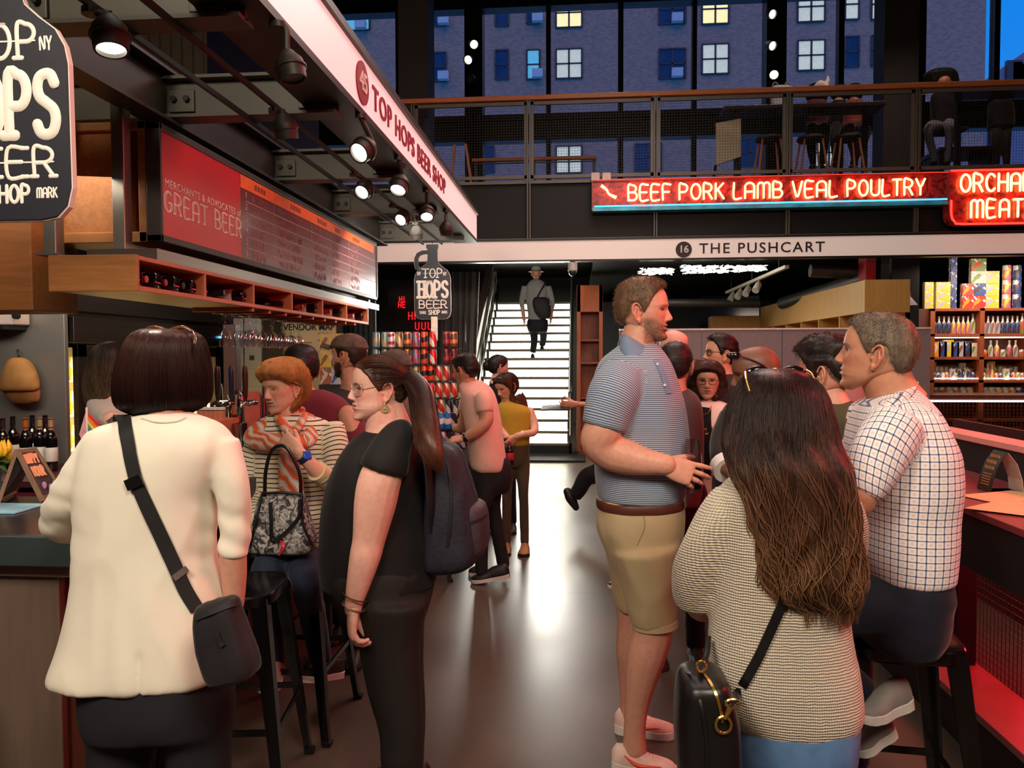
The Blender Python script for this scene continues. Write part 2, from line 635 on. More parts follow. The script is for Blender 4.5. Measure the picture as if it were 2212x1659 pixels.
 # ------------------------------------------------------------------ people: head, hands, clothes
def skin_mat():
 if 'skin' in _M:return _M['skin']
 m,nt,b=nodes_of('skin')
 N,L=nt.nodes,nt.links
 at=N.new('ShaderNodeAttribute');at.attribute_name='tint'
 tc=N.new('ShaderNodeTexCoord');nz=N.new('ShaderNodeTexNoise');nz.inputs['Scale'].default_value=60;nz.inputs['Detail'].default_value=5
 L.new(tc.outputs['Object'],nz.inputs['Vector'])
 mx=N.new('ShaderNodeMix');mx.data_type='RGBA';mx.blend_type='MULTIPLY';mx.inputs['Factor'].default_value=0.35
 rp=N.new('ShaderNodeValToRGB');rp.color_ramp.elements[0].color=(0.72,0.62,0.60,1);rp.color_ramp.elements[0].position=0.3;rp.color_ramp.elements[1].position=0.62
 L.new(nz.outputs['Fac'],rp.inputs[0])
 L.new(at.outputs['Vector'],mx.inputs['A']);L.new(rp.outputs[0],mx.inputs['B'])
 L.new(mx.outputs['Result'],b.inputs['Base Color'])
 b.inputs['Roughness'].default_value=0.48
 b.inputs['Subsurface Weight'].default_value=0.06
 b.inputs['Subsurface Radius'].default_value=(0.02,0.008,0.004)
 bp=N.new('ShaderNodeBump');bp.inputs['Strength'].default_value=0.06;bp.inputs['Distance'].default_value=0.004
 n2=N.new('ShaderNodeTexNoise');n2 .inputs['Scale'].default_value=420
 L.new(tc.outputs['Object'],n2 .inputs['Vector']);L.new(n2 .outputs['Fac'],bp.inputs['Height']);L.new(bp.outputs[0],b.inputs['Normal'])
 _M['skin']=m
 return m

def eye_mat(rgb):
 k='eye_%d_%d_%d'%rgb
 if k in _M:return _M[k]
 m,nt,b=nodes_of(k)
 N,L=nt.nodes,nt.links
 tc=N.new('ShaderNodeTexCoord');sp=N.new('ShaderNodeSeparateXYZ')
 L.new(tc.outputs['Object'],sp.inputs[0])
 cb=N.new('ShaderNodeCombineXYZ');L.new(sp.outputs['X'],cb.inputs['X']);L.new(sp.outputs['Z'],cb.inputs['Z'])
 ln=N.new('ShaderNodeVectorMath');ln.operation='LENGTH';L.new(cb.outputs[0],ln.inputs[0])
 mu=N.new('ShaderNodeMath');mu.operation='MULTIPLY';mu.inputs[1].default_value=70;L.new(ln.outputs['Value'],mu.inputs[0])
 rp=N.new('ShaderNodeValToRGB');e=rp.color_ramp.elements
 c=lin(rgb)
 e[0].position=0.0;e[0].color=(0.005,0.005,0.005,1)
 e[1].position=0.20;e[1].color=(0.005,0.005,0.005,1)
 for p,q in((0.23,c),(0.40,tuple(x*0.5 for x in c)),(0.45,(0.50,0.45,0.42)),(0.9,(0.50,0.42,0.40))):
  x=e.new(p);x.color=(*q,1)
 L.new(mu.outputs[0],rp.inputs[0]);L.new(rp.outputs[0],b.inputs['Base Color'])
 b.inputs['Roughness'].default_value=0.12
 _M[k]=m
 return m

_FZ=[.02,.005,-.012,-.030,-.044,-.052,-.060,-.068,-.075,-.083,-.092,-.100,-.1075,-.1125]
_FF=[.0925,.0880,.0852,.0835,.0835,.0845,.0838,.0835,.0800,.0790,.0815,.0820,.0765,.062]
_BZ=[.02,-.01,-.03,-.045,-.055,-.065,-.08,-.095,-.1125]
_BB=[-.101,-.097,-.086,-.066,-.042,-.020,.0,.02,.045]
_WZ=[.02,0,-.02,-.04,-.06,-.075,-.09,-.103,-.1125]
_WW=[.0755,.0748,.0715,.0660,.0595,.0525,.0415,.0275,.012]
_CZ=[.02,-.02,-.05,-.07,-.09,-.1125]
_CC=[-.010,-.005,.0,.012,.03,.055]
_NZ=[.014,.006,-.004,-.014,-.024,-.030,-.0355,-.040,-.045]
_NN=[0,.0045,.0105,.0165,.0225,.0245,.0210,.0100,0]
EYE_X,EYE_Z,EYE_R,EYE_F=.0315,.003,.0125,.0600

def skull_profile(z):
 zt=.1125
 up=z>.02
 u=np.clip((z-.02)/(zt-.02),0,1)
 k=np.maximum(1-u**2.5,0)**(1/2.25)
 fc=np.where(up,-.010,pchip(_CZ,_CC,z))
 ff=np.where(up,-.010+.1025*np.maximum(1-u**2.7,0)**(1/2.3),pchip(_FZ,_FF,z))
 fb=np.where(up,-.010-.091*np.maximum(1-u**2.2,0)**(1/2.1),pchip(_BZ,_BB,z))
 w=np.where(up,.0755*k,pchip(_WZ,_WW,z))
 return fc,ff,fb,w

def head_grid(K,M):
 t=np.linspace(0,1,K)
 z=.1125-.225*(t-0.42*np.sin(2*np.pi*t)/(2*np.pi))
 z[0]-=2e-5;z[-1]+=2e-5
 s=np.linspace(-1,1,M,endpoint=False)
 th=np.pi*s*(0.5+0.5*s*s)
 return z,th

def head_geo(K=170,M=150,wide=1.0,jaw=1.0,chin=0.0,nose=1.0,nosew=1.0,lip=1.0,brow=0.0,fat=0.0,female=False,
open_=0.0,eyes=True,almond=1.0):
 z,th=head_grid(K,M)
 fc,ff,fb,w=skull_profile(z)
 lowz=np.clip((-.02-z)/.07,0,1)
 w=w*(1+(jaw-1)*lowz)*wide
 w=w+fat*.012*np.exp(-((z+.065)/.03)**2)
 ff=ff+chin*.006*np.exp(-((z+.098)/.012)**2)
 if female:
  ff=ff-.0016*np.exp(-((z-.018)/.012)**2)+.0012*np.exp(-((z-.06)/.03)**2)
 ff=ff+brow*.003*np.exp(-((z-.018)/.009)**2)
 Z,T=np.meshgrid(z,th,indexing='ij')
 S_,C_=np.sin(T),np.cos(T)
 n=np.where(C_>0,2.25,2.1)
 sx=np.sign(S_)*np.abs(S_)**(2/n);cx=np.sign(C_)*np.abs(C_)**(2/n)
 X=w[:,None]*sx
 F=fc[:,None]+np.where(cx>0,(ff-fc)[:,None],(fc-fb)[:,None])*cx
 front=np.clip(C_*3,0,1)
 ax=np.abs(X)
 # nose
 nz_=pchip(_NZ,_NN,Z.ravel()).reshape(Z.shape)*nose*((Z<.014)&(Z>-.045))
 wn=np.interp(Z,[-.036,-.026,-.01,.014],[.0125,.0112,.0085,.0085])*nosew
 F+=front*nz_*np.exp(-(ax/wn)**2.5)
 F+=front*.0065*nose*np.exp(-((ax-.0135*nosew)/.0058)**2-((Z+.0345)/.0065)**2)
 F-=front*.004*np.exp(-((ax-.0065)/.004)**2-((Z+.0415)/.0022)**2)
 # cheeks, nasolabial, brow ridge
 X+=np.sign(X)*front*.0028*np.exp(-((ax-.058)/.02)**2-((Z+.016)/.018)**2)
 F+=front*(.0025+.003*fat)*np.exp(-((ax-.04)/.016)**2-((Z+.026)/.016)**2)
 F-=front*.0016*np.exp(-((ax-.024-(-.03-Z)*.35)/.0035)**2)*((Z<-.03)&(Z>-.066))
 F+=front*(.0022+.0015*brow)*np.exp(-((ax-.028)/.016)**2-((Z-.0205)/.0055)**2)
 # mouth
 mw=np.clip(1-(ax/.0265)**2,0,1)
 F+=front*lip*.0042*mw*np.exp(-((Z+.0535)/.0042)**2)
 F+=front*lip*.0050*np.clip(1-(ax/.023)**2,0,1)*np.exp(-((Z+.0668)/.0052)**2)
 F-=front*(.0042+.008*open_)*mw**0.6*np.exp(-((Z+.0600)/(.0016+.004*open_))**2)
 F-=front*.0015*np.exp(-(ax/.0035)**2-((Z+.047)/.006)**2)
 if fat:
  F+=np.clip(C_*2,0,1)*fat*.004*np.exp(-((Z+.106)/.012)**2)
  # eyes
 if eyes:
  dx,dz=ax-EYE_X,Z-EYE_Z
  F-=front*.0085*np.exp(-(dx/.0175)**2-(dz/.0125)**2)
  rr=(EYE_R+.0015)**2-dx**2-dz**2
  lid=EYE_F+np.sqrt(np.maximum(rr,0))
  near=(rr>0)&(C_>0)
  F=np.where(near,np.maximum(F,lid),F)
  hu=.0056*almond*np.maximum(1-(dx/.0148)**2,0)+.0005*dx/.0148
  hl=.0040*almond*np.maximum(1-(dx/.0148)**2,0)
  ins=(np.abs(dx)<.0148)&(dz<hu)&(dz>-hl)&(C_>0)
  F=np.where(ins,F-.0052,F)
  F-=front*.0013*np.exp(-((dz-hu-.0042)/.0013)**2)*(np.abs(dx)<.016)
 V=np.stack([X,-F,Z],-1).reshape(-1,3)
 Kk,Mm=len(z),len(th)
 i=np.arange(Kk-1)[:,None]*Mm;k=np.arange(Mm)[None,:];l=(k+1)%Mm
 quads=np.stack([i+k,i+Mm+k,i+Mm+l,i+l],-1).reshape(-1,4)
 tris=np.vstack([quads[:,[0,1,2]],quads[:,[0,2,3]]])
 top,bot=len(V),len(V)+1
 V=np.vstack([V,[[0,-fc[0],z[0]+1e-5]],[[0,-(ff[-1]+fb[-1])/2,z[-1]-1e-5]]])
 kk=np.arange(Mm);ll=(kk+1)%Mm
 tris=np.vstack([tris,np.stack([np.full(Mm,top),kk,ll],1),np.stack([np.full(Mm,bot),(Kk-1)*Mm+ll,(Kk-1)*Mm+kk],1)])
 return V,tris

_EAR={}

def ear_geo():
 if 'e' in _EAR:return _EAR['e']
 m=MB()
 # plane of the ear: u back, v up, w out from the head (here x out, y back, z up)
 a=np.linspace(-2.2,2.75,15)
 pts=[(.012+.004*math.sin(t*.5),.002-.0165*math.cos(t)*(1.0 if math.sin(t)>-.3 else.75)*-1,.031*math.sin(t)+.002)for t in a]
 m.tube(pts,np.interp(a,[-2.2,-1.4,1,2.75],[.0050,.0042,.0040,.0030]),seg=8,n=30,round_ends=True)
 m.tube([(.010,.008,-.016),(.0125,.0095,0),(.011,.004,.016)],.0034,seg=8,n=12,round_ends=True)
 m.ell((.006,.002,.001),(.0035,.017,.030))
 m.ell((.008,-.001,-.029),(.0048,.0085,.010))
 m.ell((.009,-.0125,-.004),(.004,.0035,.006))
 m.ell((-.002,-.002,0),(.009,.011,.024))
 _EAR['e']=fuse(m,.0017,2)
 return _EAR['e']

def smooth01(x):
 x=np.clip(x,0,1)
 return x*x*(3-2*x)

HEADROT=lambda yaw,pitch,roll:np.array(Matrix.Rotation(R_(yaw),3,'Z')@Matrix.Rotation(R_(-pitch),3,'X')@Matrix.Rotation(R_(roll),3,'Y'))

class Head:
 def __init__(s,c,H=.228,yaw=0,pitch=0,roll=0,hi=True,skin=(214,160,136),lips=(176,96,92),browc=(70,48,36),blush=.5,
 beard=None,beard_amt=1.0,scalp=None,iris=(90,70,50),lash=.8,ears=True,browt=1.0,mustache=True,gaze=(0,0),**kw):
  s.c=A3(*c);s.s=H/.225;s.R=HEADROT(yaw,pitch,roll);s.kw=kw;s.hi=hi
  s.skin,s.lips,s.browc,s.blush,s.beard,s.beard_amt,s.scalp,s.iris,s.lash=skin,lips,browc,blush,beard,beard_amt,scalp,iris,lash
  s.ears=ears;s.browt=browt;s.mustache=mustache;s.gaze=gaze

 def w(s,v):
  return s.c+(np.asarray(v,float)*s.s)@s.R.T

 def l(s,p):
  return((np.asarray(p,float)-s.c)@s.R)/s.s

 def geo(s):
  K,M=(170,150)if s.hi else(84,84)
  g=head_geo(K,M,**s.kw)
  if s.ears:
   ev,ef=ear_geo()
   wide=s.kw.get('wide',1.0)
   for sd in(1,-1):
    a=R_(24)
    q=ev.copy()
    q=np.stack([q[:,0]*math.cos(a)+q[:,1]*math.sin(a),-q[:,0]*math.sin(a)+q[:,1]*math.cos(a),q[:,2]],1)
    q=q*1.02+A3(.0725*wide,.013,-.006)
    q[:,1]+=(q[:,2]+.006)*.12
    f=ef
    if sd<0:
     q[:,0]*=-1;f=ef[:,::-1]
    g=union(g,(q,f))
  return s.w(g[0]),g[1]

 def colors(s,p,body=None):
  """skin colour at world points: pigment, plus shade in nostrils and mouth line"""
  q=s.l(p)
  base=np.array(lin(s.skin))
  col=np.tile(base,(len(p),1))
  x,f,z=np.abs(q[:,0]),-q[:,1],q[:,2]
  inh=(np.linalg.norm(q,axis=1)<.16)&(z>-.118)
  fr=inh&(f>.02)

  def mixc(mask,rgb,strict=True):
   m=(mask*(inh if strict else 1))[:,None]
   return col*(1-m)+np.array(lin(rgb))*m
  red=tuple(np.clip(np.array(s.skin)*np.array([1.0,.74,.72]),0,255))
  col=mixc(s.blush*.8*np.exp(-((x-.045)/.022)**2-((z+.02)/.02)**2)*(f>.02),red)
  col=mixc(s.blush*.6*np.exp(-(x/.014)**2-((z+.03)/.012)**2)*(f>.06),red)
  col=mixc(s.blush*.7*((x>.073)&(f<.02)&(f>-.05)),red)
  if s.scalp:
   zh=np.interp(np.degrees(np.arctan2(x,f+.005)),[0,40,62,75,84,100,115,150,180],[.072,.066,.040,.012,-.02,.02,-.02,-.055,-.062])
   col=mixc(smooth01((z-zh)/.012)*(x<.0765+0*x)*.85,s.scalp)
  if s.beard:
   jawl=smooth01((-.028-z-.010*np.sin(x*60))/.018)*smooth01((f+.002-0*z)/.02)
   chk=1-np.exp(-((x-.036)/.016)**2-((z+.030)/.016)**2)
   lipm=1-np.exp(-(x/.022)**4-((z+.060)/.0095)**4)
   nos=1-np.exp(-(x/.018)**4-((z+.034)/.0095)**4)
   mous=1.0 if s.mustache else smooth01((-.060-z)/.01)
   nn=.55+.65*vnoise(q*330,3)
   col=mixc(np.clip(jawl*chk*lipm*nos*mous*nn*s.beard_amt,0,1),s.beard)
  if s.kw.get('eyes',True):
   mz=-.0600
   up=.0075*np.clip(1-(x/.0250)**2,0,1)*(1-.25*np.exp(-(x/.004)**2))
   lo=.0095*np.clip(1-(x/.0235)**2,0,1)
   inlip=smooth01((up-(z-mz))/.0018+.2)*smooth01((lo-(mz-z))/.002+.2)*(f>.05)*(x<.0252)
   col=mixc(inlip*.85,s.lips)
   col=mixc(.85*np.exp(-((z-mz)/.0011)**2)*(x<.0245)*(f>.05),tuple(np.array(s.lips)*.38))  # shade where the lips meet, painted into the colour
   dx,dz=x-EYE_X,z-EYE_Z
   hu=.0056*s.kw.get('almond',1.0)*np.maximum(1-(dx/.0148)**2,0)
   hl=.0040*s.kw.get('almond',1.0)*np.maximum(1-(dx/.0148)**2,0)
   col=mixc(s.lash*np.exp(-((dz-hu)/.0011)**2)*(np.abs(dx)<.0155)*(f>.03),(28,18,16))
   col=mixc(.35*s.lash*np.exp(-((dz+hl)/.0010)**2)*(np.abs(dx)<.0145)*(f>.03),(60,38,34))
   col=mixc(.25*np.exp(-(dx/.018)**2-((dz-.004)/.008)**2)*(f>.03),tuple(np.array(s.skin)*.72))
   bz=.0195+.0045*np.clip((x-.014)/.02,0,1)-.006*np.clip((x-.036)/.014,0,1)
   bt=(.0030*np.interp(x,[.010,.014,.032,.050],[.6,1.0,.9,.3]))*s.browt
   col=mixc(np.clip(s.browt,0,1)*.9*np.exp(-((z-bz)/bt)**2)*(x>.010)*(x<.051)*(f>.03)*(.6+.5*vnoise(q*500,9)),s.browc)
   col=mixc(.9*np.exp(-((x-.0068)/.0036)**2-((z+.0415)/.0020)**2)*(f>.07),(50,24,20))  # dark of the nostrils painted into the skin colour
  return col

 def eyes(s,root):
  out=[]
  for sd in(1,-1):
   o=mesh_obj('eye',*_eye_ball(),eye_mat(s.iris))
   o.parent=root
   o.location=Vector(s.w((EYE_X*sd,-EYE_F,EYE_Z)))-Vector(WORLD_OF(root))
   R=s.R@HEADROT(s.gaze[0],s.gaze[1],0)
   o.rotation_euler=Matrix(R.tolist()).to_euler()
   o.scale=(s.s,)*3
   out.append(o)
  return out

 def cap(s,thick=(.014,.010,.010,.012),line=None,soft=.010,K=90,M=110,rough=.0015,seed=1,low=-.09,part=None,lump=0.0):
  """hair as a shell over the skull: thick = top, side, back, front"""
  z,th=head_grid(K,M)
  z=z[z>low]
  fc,ff,fb,w=skull_profile(z)
  w=w*s.kw.get('wide',1.0)
  Z,T=np.meshgrid(z,th,indexing='ij')
  S_,C_=np.sin(T),np.cos(T)
  n=2.15
  sx=np.sign(S_)*np.abs(S_)**(2/n);cx=np.sign(C_)*np.abs(C_)**(2/n)
  X=w[:,None]*sx
  F=fc[:,None]+np.where(cx>0,(ff-fc)[:,None],(fc-fb)[:,None])*cx
  deg=np.abs(np.degrees(T))
  if line is None:
   line=[(0,.074),(35,.070),(55,.050),(66,.024),(74,-.008),(82,-.015),(88,.026),(104,.020),(116,-.030),(150,-.060),(180,-.066)]
  la=np.array(line)
  zh=np.interp(deg,la[:,0],la[:,1])
  rim=smooth01((Z-zh)/soft)
  s.kend=(Z>zh).sum(0)/float(len(z)-1)
  hor=np.interp(deg,[0,50,90,135,180],[thick[3],(thick[1]+thick[3])/2,thick[1],(thick[1]+thick[2])/2,thick[2]])
  tw=smooth01((Z-.055)/.045)
  tk=hor*(1-tw)+thick[0]*tw
  q=np.stack([X*40,F*40,Z*40],-1).reshape(-1,3)
  nz_=(vnoise(q*1.6,seed)-.5).reshape(Z.shape)
  nb_=(vnoise(q*.55,seed+3)-.5).reshape(Z.shape)
  d=rim*(tk+rough*2*nz_+lump*nb_)-(1-rim)*.006
  ctr=np.stack([np.zeros_like(X),np.full_like(X,-.01),np.full_like(X,.015)],-1)
  Vv=np.stack([X,F,Z],-1)
  dirv=Vv-ctr*1.0
  dirv[...,2]*=.75
  dirv/=np.linalg.norm(dirv,axis=-1)[...,None]+1e-9
  Vv=Vv+dirv*d[...,None]
  V=np.stack([Vv[...,0],-Vv[...,1],Vv[...,2]],-1).reshape(-1,3)
  Kk,Mm=len(z),len(th)
  f=[]
  i=np.arange(Kk-1)[:,None]*Mm;k=np.arange(Mm)[None,:];l=(k+1)%Mm
  quads=np.stack([i+k,i+Mm+k,i+Mm+l,i+l],-1).reshape(-1,4)
  f=[tuple(r)for r in quads]+[tuple(range(Mm)),tuple((Kk-1)*Mm+j for j in range(Mm))[::-1]]
  return s.w(V),f

def _eye_ball():
 if 'b' not in _EAR:
  m=MB();m.ell((0,0,0),EYE_R,seg=24,rings=16,R=[[1,0,0],[0,0,1],[0,-1,0]])
  _EAR['b']=m.arrays()
 return _EAR['b']

def hand_geo(side=1,curl=((25,30,18),)*4,spread=4,thumb=(35,20,25),voxel=.0026,fat=1.0):
 """local: wrist at the origin, fingers along +x, palm towards -z, thumb on +y for side=1"""
 m=MB()
 sec=[(-.030,.029,.021),(-.01,.029,.020),(.012,.034,.019),(.04,.0405,.017),(.07,.0425,.015),(.092,.041,.0125),(.103,.036,.009)]
 rings=[]
 a=np.linspace(0,2*np.pi,20,endpoint=False)
 for x,w,t in sec:
  c,s_=np.cos(a),np.sin(a)
  rings.append(np.stack([np.full(20,x),w*fat*np.sign(c)*np.abs(c)**.8,t*fat*np.sign(s_)*np.abs(s_)**.9],1))
 m.loft(rings)
 bases=[(.090,.0305),(.096,.0103),(.091,-.0105),(.082,-.0300)]
 lens=[.074,.082,.076,.060]
 for k in range(4):
  cu=curl[k]if isinstance(curl[0],(tuple,list))else curl
  p=A3(bases[k][0]-.008,bases[k][1]*fat,.001)
  sp=R_((1.5-k)*spread)
  ang=0.0
  pts=[p];rad=[.0098]
  for frac,c,r in((.46,cu[0],.0092),(.30,cu[1],.0083),(.24,cu[2],.0072)):
   ang+=R_(c)
   d=A3(math.cos(ang)*math.cos(sp),math.cos(ang)*math.sin(sp),-math.sin(ang))
   L=lens[k]*frac+(.008 if frac>.4 else 0)
   mid=p+d*L*.5
   p=p+d*L
   pts+=[mid,p];rad+=[r*0.96,r]
  m.tube(pts,np.array(rad)*fat,seg=12,n=26,round_ends=True)
 ab,c1,c2=thumb
 p=A3(.012,.018,-.006);pts=[p];rad=[.015]
 az=R_(ab);pit=R_(18)
 for L,c,r in((.044,0,.0125),(.034,c1,.0105),(.029,c2,.0085)):
  az-=R_(c)*.55;pit+=R_(c)*.5
  d=A3(math.cos(az)*math.cos(pit),math.sin(az)*math.cos(pit),-math.sin(pit))
  p=p+d*L
  pts.append(p);rad.append(r)
 m.tube(pts,np.array(rad)*fat,seg=12,n=22,round_ends=True)
 v,f=fuse(m,voxel,3)
 if side<0:
  v=v*A3(1,-1,1);f=f[:,::-1]
 return v,f

def hand_at(wrist,d,thumb_dir,side=1,scale=1.0,**kw):
 """hand whose fingers run along d; thumb_dir: where the thumb side points"""
 v,f=hand_geo(side,**kw)
 x=unit(d);y=unit(A3(*thumb_dir)-x*np.dot(thumb_dir,x))
 if side<0:y=-y
 z=np.cross(x,y)
 R=np.stack([x,y,z],1)
 return A3(*wrist)+(v*scale)@R.T,f

def wp(rows):
 """(px, py, Y, radius px) rows to world points and radii"""
 p=np.array([P(a,b,c)for a,b,c,r in rows]);r=np.array([r*mpp(c)for a,b,c,r in rows])
 return p,r

def torso_rings(rows,Y,n=30,M=44,ex=2.5):
 """rows: (py, x left, x right, half depth m, [depth shift m]) -> rings"""
 a=np.array([list(r)+[0.0]*(5-len(r))for r in rows],float)
 q=np.linspace(a[0,0],a[-1,0],n)
 d=pchip(a[:,0],a[:,1:],q)
 t=np.linspace(0,2*np.pi,M,endpoint=False)
 c,s=np.cos(t),np.sin(t)
 c=np.sign(c)*np.abs(c)**(2/ex);s=np.sign(s)*np.abs(s)**(2/ex)
 rings=[]
 for py,(xl,xr,b,sh)in zip(q,d):
  l,r=P(xl,py,Y),P(xr,py,Y)
  m=(l+r)/2;h=(r-l)/2
  rings.append(m+A3(0,sh,0)+c[:,None]*h+s[:,None]*A3(0,b,0))
 return rings

def shrink(rings,k=.86):
 return[r.mean(0)+(r-r.mean(0))*k for r in rings]

def limb_pat(v,limbs,torso_c=None,nrm=None):
 """cloth coordinates: round the body and up it; along each sleeve inside it"""
 c=torso_c if torso_c is not None else v.mean(0)
 ang=np.arctan2(v[:,0]-c[0],-(v[:,1]-c[1]))
 R=.17
 rr_=np.hypot(v[:,0]-c[0],v[:,1]-c[1])
 vv=v[:,2]if nrm is None else v[:,2]-.8*rr_*smooth01((nrm[:,2]-.6)/.38)
 out=np.stack([ang*R,vv,np.zeros(len(v))],1)
 best=np.full(len(v),1.15)
 for pts,rad in limbs:
  pts=catmull(np.hstack([pts,np.asarray(rad)[:,None]]),110)
  pp,rr=pts[:,:3],pts[:,3]
  cum=np.concatenate([[0],np.cumsum(np.linalg.norm(np.diff(pp,axis=0),axis=1))])
  t,nn,bb=frames(pp)
  d=np.linalg.norm(v[:,None,:]-pp[None],axis=2)/rr[None]
  k=d.argmin(1);dm=d.min(1)
  rel=v-pp[k]
  along=cum[k]+np.einsum('ij,ij->i',rel,t[k])
  a=np.arctan2(np.einsum('ij,ij->i',rel,bb[k]),np.einsum('ij,ij->i',rel,nn[k]))
  use=(dm<best)&(k>6)
  out[use]=np.stack([a*rr[k],along+3.0,np.ones(len(v))],1)[use]
 return out

class Fig:
 def __init__(s,label,base,group=None):
  s.root=thing('person',label,'person',base,group)
  s.limbs,s.pieces=MB(),[]
  s.head=None

 def limb(s,rows,seg=14,n=None,round_ends=True):
  p,r=wp(rows)
  s.limbs.tube(p,r,seg=seg,n=n or 5*len(p),round_ends=round_ends)
  return p,r

 def core(s,rings):
  s.limbs.loft(rings)

 def finish(s,voxel=.005,smooth=4,skin=None,eyes=True):
  g=fuse(s.limbs,voxel,smooth)
  for h in s.pieces:
   g=union(g,h)
  if s.head is not None:
   g=union(s.head.geo(),g)
  o=mesh_obj('body',g[0],g[1]if isinstance(g[1],np.ndarray)else list(g[1]),skin_mat(),s.root,sharp=None,fix=False)
  if s.head is not None:
   c=s.head.colors(g[0])
  else:
   c=np.tile(np.array(lin(skin or(205,150,125))),(len(g[0]),1))
  color_attr(o,'tint',c)
  s.body=o
  s.bg=g
  if s.head is not None and eyes and s.head.kw.get('eyes',True):
   s.head.eyes(s.root)
  return o

 def cloth(s,name,mb,m,voxel=.008,smooth=5,amp=.004,freq=9,along=(0,0,1),seed=1,sleeves=(),label=None,mask=None,extra=None,soft=2,sharp=1.6,up=False):
  v,f=fuse(mb,voxel,smooth)
  mk=mask(v)if mask else None
  if amp:
   v=folds(v,f,amp,freq,along,seed,mask=mk,sharp=sharp)
   if soft:v=relax(v,f,soft,.5)
  if extra:v=extra(v,f)
  o=mesh_obj(name,v,f,m,s.root,sharp=None,fix=False)
  color_attr(o,'pat',limb_pat(v,sleeves,v.mean(0),normals_np(v,f)if up else None))
  if label:o['label']=label
  return o,(v,f)

def shoe(root,heel,toe,w=.048,h=.085,upper=None,sole=None,sole_h=.028,label=None,ankle_h=None):
 """heel and toe on the ground"""
 heel,toe=A3(*heel),A3(*toe)
 d=unit(toe-heel);L=np.linalg.norm(toe-heel)
 up=unit(A3(0,0,1)-d*d[2]);sd=np.cross(d,up)
 ks=np.linspace(0,1,16)
 W=np.interp(ks,[0,.06,.2,.45,.7,.88,.97,1],[.4,.68,.80,.78,1.0,.86,.5,.12])*w
 Hh=np.interp(ks,[0,.05,.25,.4,.6,.85,.97,1],[.75,1.0,1.0,.92,.66,.50,.40,.3])*h
 a=np.linspace(0,2*np.pi,20,endpoint=False)
 def rings(hs,z0,kw):
  out=[]
  for k,ww,hh in zip(ks,W*kw,hs):
   c=heel+d*L*k+up*z0
   x=np.cos(a)*ww;y=np.where(np.sin(a)>0,np.sin(a)*hh,np.sin(a)*.004)
   x=np.sign(x)*np.abs(x/ww)**.8*ww
   out.append(c+x[:,None]*sd+y[:,None]*up)
  return out
 m=MB();m.loft(rings(Hh-sole_h*.6,sole_h*.7,.97))
 o=m.build('shoe',upper,root,sharp=None)
 if label:o['label']=label
 b=MB()
 rs=[]
 for k,ww in zip(ks,W*1.06):
  c=heel+d*L*k+up*.001
  t=sole_h*np.interp(k,[0,.2,.7,1],[1.15,1.0,.85,.95])
  x=np.sign(np.cos(a))*np.abs(np.cos(a))**.7*ww
  y=np.where(np.sin(a)>0,t,0.0)*np.minimum(1,np.abs(np.sin(a))*3)
  rs.append(c+x[:,None]*sd+y[:,None]*up)
 b.loft(rs)
 so=b.build('sole',sole,None,sharp=40)
 so.parent=o
 base=WORLD_OF(root)
 # vertices of the sole were built in world space; move them to the shoe's frame
 n=len(so.data.vertices);c=np.zeros(n*3,np.float32);so.data.vertices.foreach_get('co',c)
 c=c.reshape(-1,3)-base;so.data.vertices.foreach_set('co',c.astype(np.float32).ravel())
 return o

def hair_obj(root,name,geo,m,parent_obj=None,label=None):
 o=mesh_obj(name,geo[0],geo[1],m,root,sharp=None,fix=not isinstance(geo[1],np.ndarray))
 if label:o['label']=label
 return o

